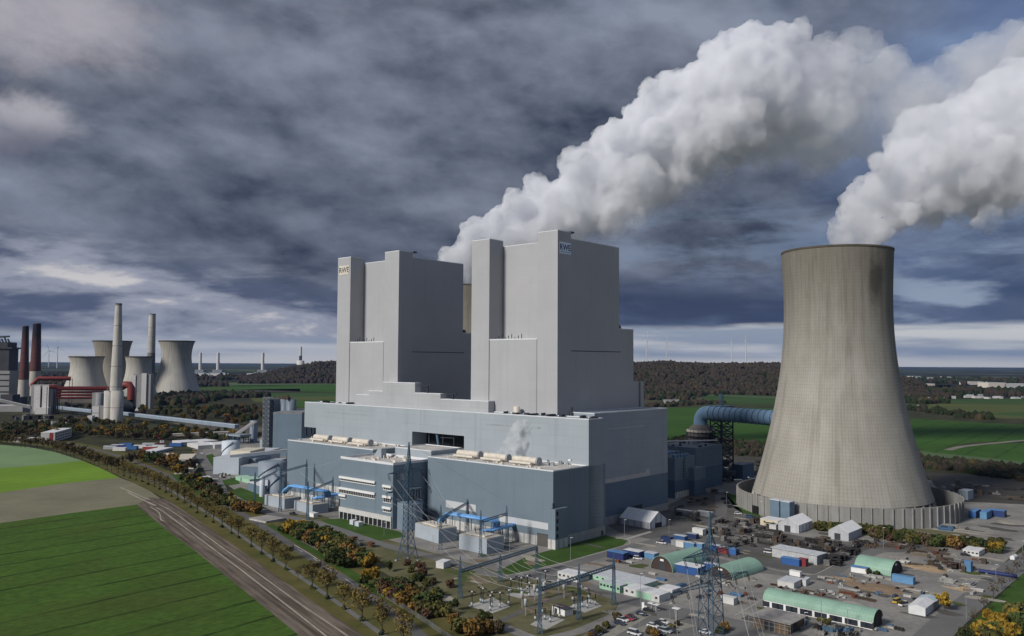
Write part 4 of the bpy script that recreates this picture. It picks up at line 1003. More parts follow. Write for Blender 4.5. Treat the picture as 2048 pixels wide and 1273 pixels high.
def hill(name, az0, az1, d0, d1, crest, wname, ntree, r0, r1, seed, wt):
    """ridge between two azimuths (photo x) from distance d0 up to a crest at d1; crest: (x, y) skyline in photo pixels"""
    nx, ny = 70, 14; mb = MB(); vs = []; rr = random.Random(seed)
    cx = [c[0] for c in crest]; cy = [c[1] for c in crest]
    def hz(px, v):
        p = at_dist(px, np.interp(px, cx, cy), d1); H = max(0.0, p.z)
        return H * (1 - (1 - min(v, 1)) ** 2) * (1 if v <= 1 else max(0, 1 - (v - 1) * 1.2))
    def pos(px, v):
        d = d0 + (d1 - d0) * v; q = at_dist(px, 700, d); return q.x, q.y, hz(px, v)
    for j in range(ny + 1):
        for i in range(nx + 1):
            vs.append(pos(az0 + (az1 - az0) * i / nx, 1.6 * j / ny))
    mb.add(vs, [(j * (nx + 1) + i, j * (nx + 1) + i + 1, (j + 1) * (nx + 1) + i + 1, (j + 1) * (nx + 1) + i) for j in range(ny) for i in range(nx)], 0, True)
    structure(name, mb, [m_wood])
    pts = []
    for k in range(ntree):
        px = rr.uniform(az0, az1); v = rr.random() ** 1.3 * 1.08
        x, y, z = pos(px, v)
        if z < 1.5 and v > .2: continue
        pts.append((x, y, z, rr.uniform(r0, r1)))
    tag(crowns(MB(), pts, seed + 1, wt).build(wname, WOODS), 'leafless brown autumn wood covering a hillside', 'wood', kind='stuff')
hill('hill', 1040, 1900, 2600, 3700, [(1040, 729), (1200, 727), (1290, 730), (1330, 727), (1380, 731), (1440, 732), (1560, 731), (1650, 736), (1760, 748), (1830, 765), (1870, 785), (1900, 800)], 'hill_forest', 7500, 6, 11, 21, [5, 5, 1.2, .25, .6])
hill('hill', 480, 1000, 3600, 4700, [(480, 758), (530, 750), (560, 742), (600, 735), (640, 728), (700, 725), (1000, 725)], 'hill_forest', 2600, 7, 13, 23, [5, 4, 1.5, .3, 1])
# belts of woodland on the plain, nearer than the horizon
def belt(name, label, line, width, n, r0, r1, seed, wt):
    rr = random.Random(seed); L = smooth_line([G(*p) for p in line], 8); pts = []
    for k in range(n):
        i = rr.randrange(len(L) - 1); p = L[i].lerp(L[i + 1], rr.random()); d = (L[i + 1] - L[i]).normalized()
        q = p + Vector((-d.y, d.x, 0)) * rr.uniform(-.5, .5) * width
        pts.append((q.x, q.y, 0, rr.uniform(r0, r1)))
    tag(crowns(MB(), pts, seed + 1, wt).build(name, WOODS), label, 'wood', kind='stuff')
belt('tree_belt', 'dark wood at the foot of the brown hill', [(1270, 800), (1400, 786), (1560, 788), (1700, 790)], 260, 420, 6, 11, 31, [2, 1.5, 5, .4, .3])
belt('tree_belt', 'mixed autumn trees round the farm before the hill', [(1270, 815), (1335, 812), (1380, 809), (1432, 806)], 60, 120, 4, 7, 32, [2, 1, 4, .8, 1])
belt('tree_belt', 'dark hedge belt between the green fields at the right', [(1790, 818), (1850, 822), (1950, 836), (1948, 838)], 60, 190, 4, 8, 33, [1, 1, 6, .4, .3])
belt('tree_belt', 'dark trees beside the farm right of the tower', [(1800, 800), (1840, 806), (1870, 808)], 90, 100, 6, 12, 34, [1, 1, 6, .3, .2])
belt('tree_belt', 'dark brown thicket along the railway at the right', [(1800, 925), (1880, 930), (1980, 942), (2100, 958), (2250, 975)], 75, 900, 2.2, 4.6, 35, [4, 2, 3, .6, .4])
belt('tree_belt', 'dark thicket behind the blue duct tower', [(1340, 885), (1420, 890), (1480, 898), (1560, 912)], 90, 420, 2.5, 5, 36, [3, 2, 5, .7, .8])
belt('tree_belt', 'woods round the far town', [(1800, 785), (1900, 790), (2000, 786), (2200, 790)], 700, 420, 9, 16, 37, [2, 1, 6, .3, .2])
belt('tree_belt', 'woods behind the far town', [(1780, 765), (1900, 768), (2050, 766), (2300, 768)], 1500, 500, 12, 20, 38, [2, 1, 6, .1, .1])
belt('tree_belt', 'dark woods behind the old works', [(20, 756), (150, 752), (400, 756), (500, 758), (700, 757)], 900, 620, 10, 18, 39, [3, 2, 5, .3, .6])
belt('tree_belt', 'brown woods on the plain behind the old works', [(-50, 772), (120, 768), (260, 772), (330, 776)], 500, 420, 8, 14, 40, [4, 3, 2, .8, 1])
belt('tree_belt', 'thick dark wood right of the old cooling towers', [(300, 812), (360, 800), (420, 792), (470, 797)], 190, 520, 6, 11, 41, [2, 1.5, 5, .9, .7])

# strip of fresh grass before the hedge
flat('verge', [(545, 1048), (572, 1066), (600, 1082), (640, 1104), (690, 1130), (735, 1162), (790, 1195), (770, 1200), (715, 1166), (660, 1128), (600, 1092), (560, 1068), (535, 1052)], 0.055, m_lawn)
flat('lawn', [(752, 1168), (775, 1160), (800, 1180), (812, 1196), (790, 1196)], 0.056, m_lawn)
# worn and wet patches on the works ground
pm_l = mat('worn_gravel', (0.33, 0.305, 0.25), .95, .3, .12, spec=.1, fine=.35); pm_d = mat('damp_ground', (0.085, 0.08, 0.072), .8, .3, .12, spec=.3, fine=.35); pm_b = mat('brown_ground', (0.19, 0.15, 0.105), .95, .3, .12, spec=.1, fine=.35); pm_g = mat('weeds', (0.075, 0.095, 0.03), .95, .35, .15, spec=.1, fine=.4)
rr = random.Random(77)
def patch(px, py, w, h, mt, z):
    c = G(px, py); n = 15; ph = rr.uniform(0, 6); pts = []
    for k in range(n):
        a = 2 * math.pi * k / n; r = 1 + .35 * math.sin(2 * a + ph) + .22 * math.sin(3 * a + 2 * ph) + rr.uniform(-.15, .15)
        pts.append(c + E1 * (math.cos(a) * w * r) + E2 * (math.sin(a) * h * r))
    flat('ground_patch', pts, z, mt)
for k in range(70):
    px, py = rr.uniform(1180, 1990), rr.uniform(1075, 1262)
    if py > 1300 - (px - 1850) * .8 and px > 1850: continue
    patch(px, py, rr.uniform(2, 8), rr.uniform(1.2, 4), rr.choices([pm_l, pm_d, pm_b, pm_g], [4, 4, 2, 1.2])[0], .068 + .0006 * k)
for k in range(26): patch(rr.uniform(1340, 1720), rr.uniform(1000, 1120), rr.uniform(3, 9), rr.uniform(1.5, 4), rr.choice([pm_d, pm_d, pm_l]), .112 + .0006 * k)
for k in range(30): patch(rr.uniform(800, 1200), rr.uniform(1110, 1250), rr.uniform(2, 7), rr.uniform(1.5, 4), rr.choice([pm_g, pm_l, pm_b, pm_g]), .13 + .0006 * k)
for k in range(10): patch(rr.uniform(1870, 2040), rr.uniform(1045, 1085), rr.uniform(4, 12), rr.uniform(2, 5), rr.choice([pm_l, pm_d]), .15 + .0006 * k)
# ------------------------------------------------------------------ generic buildings
def shed(name, label, cat, p0, p1, p2, top, wall, roof, kind='flat', rise=1.5, group=None, door=None, windows=0, over=0.15, H=None, rmat=None, wz=(0.45, 0.75), stripe=None, ends=None):
    """building from three base corners and the eave height seen above p1"""
    O, rot, L, W, h = base3(p0, p1, p2, top)
    if H: h = H
    t = thing(name, label, cat, O, rot, group)
    w = MB()
    if kind == 'flat':
        w.box(0, L, 0, W, 0, h); r = MB().box(-over, L + over, -over, W + over, h, h + max(.15, h * .04))
    elif kind == 'gable_x':   # ridge along the length
        w.profile([(0, 0), (W, 0), (W, h), (W / 2, h + rise), (0, h)], 0, L)
        w.v = [(y, x, z) for x, y, z in w.v]; w.f = [f[::-1] for f in w.f]
        r = MB(); e = .12
        r.profile([(-over, h - over * rise / W * 2), (W / 2, h + rise), (W + over, h - over * rise / W * 2), (W + over, h + e), (W / 2, h + rise + e), (-over, h + e)], -over, L + over)
        r.v = [(y, x, z) for x, y, z in r.v]; r.f = [f[::-1] for f in r.f]
    else:                     # ridge along the depth
        w.profile([(0, 0), (L, 0), (L, h), (L / 2, h + rise), (0, h)], 0, W)
        r = MB(); e = .12
        r.profile([(-over, h), (L / 2, h + rise), (L + over, h), (L + over, h + e), (L / 2, h + rise + e), (-over, h + e)], -over, W + over)
    w.build('wall', [wall], t); r.build('roof', [roof], t)
    if door:
        for (face, u0, u1, hh) in door:
            q = MB()
            if face == 'f': q.box(u0 * L, u1 * L, -.06, 0, 0.05, hh * h)
            else: q.box(L, L + .06, u0 * W, u1 * W, 0.05, hh * h)
            q.build('door', [m_seam], t)
    if windows:
        for k in range(windows):
            x = L * (k + .5) / windows; ww = min(.55, L / windows * .3)
            o = MB().box(x - ww, x + ww, -.05, 0, h * wz[0], h * wz[1]).build('window', [m_glass], t)
    return t, L, W, h
def col(name, c, rough=.6, var=.10, sc_=.4, **k): return mat(name, c, rough, var, sc_, **k)
m_cont = {'blue': col('container_blue', (0.035, 0.12, 0.33), fn=corrugated(.4, .3), rand=.12), 'navy': col('container_navy', (0.018, 0.035, 0.13), fn=corrugated(.4, .3), rand=.1), 'light': col('container_light_blue', (0.12, 0.27, 0.46), fn=corrugated(.4, .25), rand=.1),
          'white': col('container_white', (0.60, 0.60, 0.58), fn=corrugated(.5, .15)), 'red': col('container_red', (0.28, 0.035, 0.04), fn=corrugated(.4, .3)), 'mint': col('container_mint', (0.34, 0.55, 0.40), fn=corrugated(.5, .15)), 'grey': col('container_grey', (0.30, 0.32, 0.34), fn=corrugated(.4, .25)), 'cream': col('container_cream', (0.62, 0.57, 0.45), fn=corrugated(.6, .1))}
m_rf = {'white': col('roof_white', (0.66, 0.66, 0.66), .6, .12), 'grey': col('roof_sheet', (0.36, 0.38, 0.40), .6, .15), 'blue': col('roof_blue', (0.10, 0.22, 0.42), .6, .2), 'pale': col('roof_pale', (0.50, 0.52, 0.54), .6, .15), 'mint': col('roof_mint', (0.36, 0.56, 0.42), .6, .12), 'cream': col('roof_cream', (0.58, 0.52, 0.42), .7, .12), 'dirty': col('roof_dirty', (0.30, 0.28, 0.26), .8, .3)}

# ------------------------------------------------------------------ the old power station on the left
def stack(name, label, px, py_base, secs, seed=0, bands=True):
    """chimney; secs: list of (py_top, half width bottom px, half width top px, material) upward"""
    b = G(px, py_base); D = math.hypot(b.x, b.y) / F_PX
    t = thing(name, label, 'chimney', b); z0 = 0.0
    for i, (py, r0, r1, mt) in enumerate(secs):
        z1 = hgt(b, px, py)
        MB().lathe([(r1 * D, z1), (r0 * D, z0)], 28).build('shaft', [mt], t); z0 = z1; rl_ = r1 * D
    MB().lathe([(rl_ + .3, z0 - 2), (rl_ + .3, z0), (rl_ * .75, z0), (rl_ * .7, z0 - 4)], 28).build('crown_ring', [m_rim], t)
    return t, b, D, z0
def brick_fn(N, c, pos):
    x, y, z = N.sep(pos); l = line_mask(N, z, 22, 1.2)
    c = N.mix(N.m('MULTIPLY', l, .4), c, (0.02, 0.012, 0.012))
    return N.mix(N.ramp(z, 120, 170), c, (0.018, 0.013, 0.017))
m_brick = mat('dark_brick', (0.105, 0.042, 0.036), 0.9, 0.25, 0.06, fine=.2, fn=brick_fn)
def stack_fn(N, c, pos):
    x, y, z = N.sep(pos); l = line_mask(N, N.m('ADD', z, 8), 31, 1.0); c = N.mix(N.m('MULTIPLY', l, .6), c, (0.05, 0.05, 0.05))
    st = N.noise(N.vm('MULTIPLY', pos, (.4, .4, .02)), 1, 4, .6); return N.mix(N.m('MULTIPLY', N.ramp(st, .45, .7), .35), c, (0.13, 0.125, 0.11))
m_stack = mat('stack_concrete', (0.45, 0.43, 0.39), 0.9, 0.12, 0.04, fn=stack_fn)
m_stack_d = mat('stack_concrete_dark', (0.16, 0.155, 0.15), 0.9, 0.15, 0.05)
m_pale_conc = mat('pale_base', (0.40, 0.375, 0.33), 0.9, 0.15, 0.06, fine=.15)
stack('brick_chimney', 'tall dark brick chimney on a pale concrete foot, left one of the pair', 46, 803, [(760, 9.0, 8.0, m_pale_conc), (652, 7.6, 4.9, m_brick)])
stack('brick_chimney', 'tall dark brick chimney on a pale concrete foot, taller right one of the pair', 69, 792, [(743, 9.2, 8.7, m_pale_conc), (647, 8.6, 6.3, m_brick)])
t, b, D, zt = stack('concrete_chimney', 'tall slender concrete chimney rising from twin round concrete silos', 230, 846, [(782, 11.5, 11.2, m_stack), (607, 10.6, 5.4, m_stack)])
for dx, dy, rr_ in ((-8, 0, 7.2), (5, -2, 9.0)):
    q = MB().lathe([(0.1, hgt(b, 230, 782)), (rr_, hgt(b, 230, 782)), (rr_, 0)], 28, c=(dx, dy - 4)); q.build('silo', [m_stack], t)
r = MB()
for k in range(14):
    a = 2 * math.pi * k / 14; r.bar((9 * math.cos(a) - 1, 9 * math.sin(a) - 5, hgt(b, 230, 782)), (9 * math.cos(a) - 1, 9 * math.sin(a) - 5, hgt(b, 230, 782) + 4), .3)
r.build('railing', [m_galv], t)
for py in (640, 672, 716, 757):
    MB().lathe([(7.8, hgt(b, 236, py) + .8), (9.2, hgt(b, 236, py) + .8), (9.2, hgt(b, 236, py)), (7.8, hgt(b, 236, py))], 20, c=(0, 0), smooth=False) if False else None
stack('concrete_chimney', 'tall concrete chimney with darker lower half standing behind the small cooling tower', 300, 795, [(706, 8.2, 6.8, m_stack_d), (672, 6.8, 6.4, m_conc), (628, 6.4, 5.8, m_stack)])
def old_tower(label, px, py_base, keys, dark):
    b = G(px, py_base); D = math.hypot(b.x, b.y) / F_PX
    ks = [(r * D, hgt(b, px, py)) for py, r in keys]
    zs = np.array([k[1] for k in ks][::-1]); rs = np.array([k[0] for k in ks][::-1]); cf = np.polyfit(zs, rs, 3)
    pr = [(float(np.polyval(cf, z)), float(z)) for z in np.linspace(zs[-1], max(zs[0], 6), 18)]
    mt = mat('old_tower_%s' % ('grey', 'brown')[dark], ((0.46, 0.44, 0.39), (0.33, 0.30, 0.24))[dark], 0.92, 0.12, 0.03, fine=.12, fn=tower_fn(60, 90, None, (.25, .3)[dark], 110))
    cooling_tower('cooling_tower', label, 'cooling towers of the old works', b, pr, mt, m_rim, 56, True, 1.0, 24, 2.5)
old_tower('broad old cooling tower beside the dark wood, rightmost of the old works', 351, 788, [(682, 32), (715, 26.5), (735, 28), (760, 36), (788, 45)], 0)
old_tower('tall brownish old cooling tower partly hidden by the slender chimney', 222, 790, [(682, 33), (715, 28), (735, 27), (760, 33), (788, 41)], 1)
old_tower('squat weathered old cooling tower behind the red pipes', 171, 797, [(713, 29), (735, 26), (755, 29), (775, 35), (795, 41)], 0)
old_tower('squat old cooling tower behind the white lift shaft block', 276, 797, [(713, 24), (735, 21), (755, 24), (775, 28), (795, 33)], 0)
# pipes
m_red = mat('red_pipe', (0.19, 0.030, 0.022), 0.55, 0.2, 0.05, spec=.4)
def pipe_run(label, pts, r, base_every=60, mt=m_red, zb=0):
    P = [at_dist(x, y, d_) for x, y, d_ in pts]; D = P[0]
    t = thing('red_pipeline', label, 'pipeline', (0, 0, 0)); MB().path(P, r, 12).build('pipe', [mt], t)
    s = MB()
    for a, b in zip(P[:-1], P[1:]):
        n = max(1, int((b - a).length / base_every))
        for k in range(n + 1):
            q = a.lerp(b, k / n); s.bar((q.x - 3, q.y, 0), (q.x - 3, q.y, q.z), .8); s.bar((q.x + 3, q.y, 0), (q.x + 3, q.y, q.z), .8)
    build_each(s, 'trestle', [m_steel_dark], t)
pipe_run('upper thick red pipe running behind the brick chimneys to the cooling tower', [(62, 772, 1900), (68, 766, 1900), (76, 757.5, 1900), (142, 757.5, 1900)], 4.2)
pipe_run('long thick red pipe between the pale bunker and the slender chimney', [(98, 774, 1640), (112, 774, 1640), (116, 777.5, 1640), (215, 777.5, 1640), (222, 780, 1640)], 3.9)
for i, y in enumerate((785, 790.5, 796)): pipe_run(('upper thin', 'thin middle', 'thin lowest')[i] + ' red pipe under the long thick red pipe', [(113, y, 1640), (206, y, 1640)], 2.1)
t = thing('red_duct_house', 'bulky red elbow ducts on a dark frame right of the slender chimney', 'duct', at_dist(255, 800, 1600).xy.to_3d())
z = hgt(Vector(t.location), 255, 770); zl = hgt(Vector(t.location), 255, 800)
MB().path([(-12, 0, z - 4), (-5, 0, z), (2, 0, z), (6, 0, z - 6), (6, 0, zl)], 6.5, 14).build('pipe', [m_red], t)
MB().box(-14, 9, 2, 9, 0, zl).build('frame', [m_steel_dark], t); MB().tube((-30, 6, z + 2), (0, 6, z + 2), 3, n=12).build('pipe', [mat('red_dark', (0.13, 0.022, 0.02), .6, .2, .1)], t)
# bunkers and works buildings
def rbox(name, label, px0, px1, py_base, py_top, depth, mt, rot=0.0, cat='building', roof=None, group=None):
    """upright block facing the camera between two photo columns"""
    a, b = G(px0, py_base), G(px1, py_base); m_ = (a + b) / 2; L = (b - a).length; H = hgt(m_, (px0 + px1) / 2, py_top)
    t = thing(name, label, cat, m_, math.atan2((b - a).y, (b - a).x) + rot, group)
    MB().box(-L / 2, L / 2, 0, depth, 0, H).build('wall', [mt], t)
    if roof: MB().box(-L / 2 - .2, L / 2 + .2, -.2, depth + .2, H, H + .6).build('roof', [roof], t)
    return t, L, H
m_gw = mat('works_grey', (0.27, 0.265, 0.26), 0.85, 0.12, 0.04, fine=.1); m_wh = mat('works_pale', (0.52, 0.51, 0.50), 0.8, 0.08, 0.05); m_dk = mat('works_dark', (0.055, 0.055, 0.062), 0.85, 0.25, 0.05, fine=.2)
t, L, H = rbox('coal_bunker_tower', 'pale grey bunker block with two white slabs and round portholes', 61, 101, 828, 770, 25, m_gw)
for k, (x0, x1) in enumerate(((-L * .33, -.02 * L), (.08 * L, .40 * L))):
    s = MB().box(x0, x1, -2.2, 0, H * .08, H * .97).build('slab', [m_wh], t)
    q = MB()
    for j in range(6): q.tube(((x0 + x1) / 2, -2.3, H * (.2 + .13 * j)), ((x0 + x1) / 2, -2.2, H * (.2 + .13 * j)), .9, n=10)
    build_each(q, 'porthole', [m_white], s)
MB().box(-.02 * L, .08 * L, -.4, 0, H * .2, H * .85).build('gap', [m_dark], t)
MB().box(-L * .1, L * .55, -14, -2.4, 0, H * .22).build('annex', [m_wh], t)
t, L, H = rbox('old_boiler_house', 'dark old boiler house cut off by the left picture edge', -40, 17, 800, 742, 60, m_gw)
for k in range(4): MB().box(-L / 2, L / 2, -.4, 0, H * (.25 + .2 * k), H * (.29 + .2 * k)).build('seam', [m_dark], t)
q = MB().box(L / 2 - 62, L / 2 - 4, 3, 50, H, H + 52).box(L / 2 - 70, L / 2 + 3, 0, 54, H + 52, H + 56).box(L / 2 - 62, L / 2 - 8, 3, 50, H + 56, H + 68); q.build('upper_storey', [m_dk], t)
q = MB()
for k in range(5): q.tube((L / 2 - 40 + 7 * k, 20, H + 68), (L / 2 - 44 + 7 * k, 20, H + 76 + 3 * (k % 2)), 2, n=8)
q.tube((L / 2 - 45, 20, H + 80), (L / 2 - 12, 20, H + 82), 2.2, n=8); build_each(q, 'roof_plant', [m_steel_dark], t)
rbox('works_hall', 'long low pale hall with lights along its roof at the far left', -60, 45, 824, 812, 30, m_gw, roof=m_wh)
rbox('works_hall', 'low brown hall under the red pipes', 100, 205, 806, 797, 30, mat('hall_brown', (0.13, 0.115, 0.10), .9, .2, .05))
t, L, H = rbox('lift_block', 'grey concrete block with one tall white slab right of the slender chimney', 265, 300, 818, 749, 20, m_gw)
MB().box(L * .0, L * .27, -2.5, 0, 0, H * 1.03).build('slab', [m_wh], t); MB().box(-L * .5, -L * .36, -1.5, 0, 0, H * .97).build('pier', [m_wh], t)
t, L, H = rbox('works_block', 'pale two-tone block at the foot of the slender chimney', 184, 214, 842, 813, 22, m_gw)
MB().box(-L / 2, -L * .05, -.5, 0, 0, H).build('front', [m_wh], t); MB().box(-L / 2, -L * .05, -.6, -.5, H * .52, H * .55).build('seam', [m_dk], t)
t, L, H = rbox('silo_block', 'grey stair block with two dull round silos behind the pale block', 183, 207, 832, 786, 16, m_gw)
MB().lathe([(.1, H), (6, H - .4), (6, 0)], 20, c=(4, -4)).build('silo', [mat('silo_grey', (0.22, 0.225, 0.23), .7, .1, .1)], t)
rbox('works_block', 'small white building beside the two-tone block', 174, 184, 845, 832, 10, m_wh)
rbox('works_shed', 'low pale shed in front of the lift block', 245, 290, 822, 817, 20, m_wh)
for i, (x0, x1, yb, yt) in enumerate(((0, 24, 818, 790), (22, 40, 815, 795), (88, 110, 806, 785))):
    rbox('works_block', ('dark block at the far left edge', 'dark block before the left brick chimney', 'dark block behind the bunker with portholes')[i], x0, x1, yb, yt, 30, m_dk)
# conveyor galleries
def gallery(label, p, q, w, h, leg, mt, mroof, legmat=m_steel_blue):
    p, q = Vector(p), Vector(q); d_ = (q - p); L = math.hypot(d_.x, d_.y)
    t = thing('conveyor_gallery', label, 'conveyor', (p.x, p.y, 0), math.atan2(d_.y, d_.x))
    b = MB(); e = q.z - p.z
    vs = [(0, -w / 2, p.z), (L, -w / 2, q.z), (L, w / 2, q.z), (0, w / 2, p.z)]; vs += [(x, y, z + h) for x, y, z in vs]
    b.add(vs, [(3, 2, 1, 0), (0, 1, 5, 4), (1, 2, 6, 5), (2, 3, 7, 6), (3, 0, 4, 7)]); b.build('wall', [mt], t)
    r = MB(); vs = [(x, y * 1.08, z + h) for x, y, z in ((0, -w / 2, p.z), (L, -w / 2, q.z), (L, w / 2, q.z), (0, w / 2, p.z))]; vs += [(x, y, z + .5) for x, y, z in vs]
    r.add(vs, [(0, 1, 5, 4), (1, 2, 6, 5), (2, 3, 7, 6), (3, 0, 4, 7), (4, 5, 6, 7)]); r.build('roof', [mroof], t)
    n = max(1, int(L / leg)); s = MB()
    for k in range(n + 1):
        x = L * k / n; z = p.z + e * k / n
        if z > 1.5:
            for y in (-w / 2 + .3, w / 2 - .3): s.bar((x, y, 0), (x, y, z), .45)
    build_each(s, 'leg', [legmat], t)
    return t
m_gal = mat('gallery_wall', (0.22, 0.27, 0.33), .6, .12, .1); m_galr = mat('gallery_roof', (0.42, 0.50, 0.58), .5, .1, .1)
gallery('long pale blue conveyor gallery from the slender chimney towards the transfer house', G(236, 829, 9), G(474, 857, 11), 6, 4.0, 40, m_gal, m_galr)
gallery('pale blue conveyor gallery between the bunker with portholes and the slender chimney', G(97, 816, 8), G(186, 826, 9), 6, 4.2, 45, m_gal, m_galr)
gallery('grey conveyor sloping down at the far left behind the old works hall', G(-30, 797, 30), G(62, 818, 12), 6, 4.2, 45, m_gw, m_wh)
gallery('low beige-roofed conveyor ending at the transfer house', G(345, 873, 4), G(458, 868, 6), 7, 2.6, 25, mat('beige_wall', (0.30, 0.27, 0.24), .8, .15, .1), mat('beige_roof', (0.44, 0.41, 0.38), .8, .15, .1))
# transfer house and silo block beside the new plant
t = thing('transfer_house', 'blue-grey transfer house with steep stair rails between conveyors', 'building', G(466, 888), -0.6)
MB().box(-10, 12, 0, 16, 8.5, 10.5).box(-12, -9, -1, 16, 0, 11).build('deck', [mat('deck_grey', (0.24, 0.28, 0.31), .7, .15, .15)], t)
s = MB()
for x in (-8, 0, 8, 12):
    for y in (1, 8, 15): s.bar((x, y, 0), (x, y, 8.5), .6)
for x in (-8, 0): s.bar((x, 1, 0), (x + 8, 1, 8.5), .5)
build_each(s, 'leg', [m_steel_blue], t)
MB().box(-4, 3, 26, 32, 0, 25).build('tower', [m_gal], t)
MB().tube((-3, 6, 11), (1, 27, 24), 1.0, n=4, smooth=False).tube((0, 6, 11), (4, 27, 24), 1.0, n=4, smooth=False).tube((3, 6, 11), (7, 27, 24), .8, n=4, smooth=False).build('stair_rail', [m_wh], t)
t = thing('ash_silo_block', 'blue-grey silo block with dark lattice stair tower and two round silos', 'silo building', G(553, 905), ROT)
MB().box(-7, 9, 2, 16, 0, 42).build('wall', [m_blue_wall], t)
Hs = hgt(G(560, 905), 560, 799)
MB().box(-13, -8, -3, 8, 0, Hs).box(-19, -13, -5, 6, 0, 30).box(-24, -19, -5, 6, 0, 12).build('shaft', [mat('slab_grey', (0.26, 0.31, 0.35), .6, .08, .1)], t)
MB().box(-11.5, -1, -9, -3.2, 0, Hs).build('stair_core', [m_steel_dark], t)
lattice_box(MB(), -12, -.5, -9.4, -3.1, 0, Hs + 2, 12, .5).build('lattice', [mat('lattice_grey', (0.20, 0.23, 0.26), .6, .1, .3)], t)
for k, x in enumerate((2, 13)):
    MB().lathe([(.1, Hs + .5), (5.2, Hs), (5.2, 36)], 24, c=(x, 8)).build('silo', [mat('silo_blue', (0.15, 0.19, 0.23), .5, .1, .1)], t)
MB().box(-5, 19, 2, 14, 30, 37).build('silo_base', [m_steel_dark], t)
clutter(t, 'roof_unit', -10, 16, 0, 12, Hs, 24, 17, mat('rusty_rail', (0.09, 0.055, 0.045), .8, .3, .3), 4)
shed('ash_hall', 'blue-grey block right of the lattice stair tower, below the silos', 'building', (576, 903), (602, 914), (640, 900), 829, m_blue_wall, m_roof_grey)
# far power station and turbines
for i, (px, yt, yb, hw, wb) in enumerate(((400, 706, 752, 3.0, 22), (435.5, 706, 752, 3.2, 26), (525, 706, 752, 3.2, 26), (600.5, 694, 742, 2.8, 13))):
    b = at_dist(px, 750, 5200); b.z = 0; D = 5200 / F_PX
    t = thing('gas_power_block', ('distant pale chimney with a low block, first from the left of four', 'distant pale chimney with a low block, second from the left of four', 'distant pale chimney with a low block standing alone in mid plain', 'distant chimney on a round white base beside the brown hill')[i], 'power block', b, 0, 'distant chimneys on the plain')
    H = hgt(b, px, yt); MB().lathe([(hw * D * .82, H), (hw * D, 20)], 16).build('chimney', [m_wh], t)
    if i < 3: MB().box(-wb * D * .6, wb * D * .6, -20, 40, 0, hgt(b, px, 745)).box(-wb * D * .35, wb * D * .35, -15, 30, 0, hgt(b, px, 740)).build('hall', [mat('far_hall', (0.20, 0.22, 0.25), .9, .2, .02)], t); MB().box(-wb * D, wb * D, -40, -25, 0, hgt(b, px, 747)).build('front_hall', [m_wh], t)
    if i == 3: MB().lathe([(.1, hgt(b, px, 721)), (wb * D * .55, hgt(b, px, 722)), (wb * D * .55, 0)], 20).build('base', [m_wh], t); MB().lathe([(hw * D * 1.02, hgt(b, px, 712)), (hw * D * 1.04, 0)], 16).build('dark_band', [m_dk], t)
def turbine_mesh():
    tw = MB().lathe([(1.6, 100), (2.4, 0)], 12)
    na = MB().box(-2, 2, -3, 9, 99, 103.5)
    hub = MB().tube((0, -5.5, 101), (0, -3, 101), 1.2, 2.0, 12)
    bl = []
    for k in range(3):
        a = 2 * math.pi * k / 3; ca, sa = math.cos(a), math.sin(a)
        o = [(-.9, 1), (1.6, 6), (.7, 44), (.2, 45), (-.2, 44), (-.8, 6)]
        q = MB(); n = len(o)
        vs = [(x * ca + z * sa, -4.4, 101 - x * sa + z * ca) for x, z in o] + [(x * ca + z * sa, -3.9, 101 - x * sa + z * ca) for x, z in o]
        q.add(vs, [tuple(range(n))[::-1], tuple(range(n, 2 * n))] + [(i, (i + 1) % n, n + (i + 1) % n, n + i) for i in range(n)]); bl.append(q)
    return tw, na, hub, bl
m_turb = mat('turbine_white', (0.50, 0.52, 0.54), .5, .05, .1)
def turbine(label, px, y_hub, y_base, dist, yaw, blade_scale=1.0, spin=0.0, g='distant wind turbines'):
    b = at_dist(px, y_base, dist); top = at_dist(px, y_hub, dist)
    s = (top.z - max(0, b.z)) / 101.0
    t = thing('wind_turbine', label, 'wind turbine', (b.x, b.y, max(0, b.z)), yaw, g); t.scale = (s, s, s)
    tw, na, hub, bl = turbine_mesh(); tw.build('tower', [m_turb], t); na.build('nacelle', [m_turb], t)
    h = hub.build('hub', [m_turb], t)
    for q in bl:
        q.v = [(x * math.cos(spin) + (z - 101) * math.sin(spin), y, 101 - x * math.sin(spin) + (z - 101) * math.cos(spin)) for x, y, z in q.v]; q.build('blade', [m_turb], t)
turbine('wind turbine left of the two beside the brick chimneys', 97, 702, 735, 4300, .6, spin=-.3); turbine('taller wind turbine right of the two beside the brick chimneys', 114, 695, 737, 4000, .3, spin=.0)
turbine('wind turbine half hidden behind the slender concrete chimney', 252, 700, 733, 4300, .2, spin=.35)
turbine('wind turbine standing on the brown hill next to the boiler house', 1293, 681, 722, 3900, 1.35, spin=.05); turbine('faint small wind turbine second from the boiler house over the brown hill', 1333, 684, 720, 5200, 1.5, spin=.5)
turbine('wind turbine over the brown hill left of the closest to the cooling tower', 1463.5, 686, 724, 4300, 1.5, spin=1.05); turbine('wind turbine over the brown hill closest to the cooling tower', 1492, 681, 724, 4300, 1.5, spin=1.0)
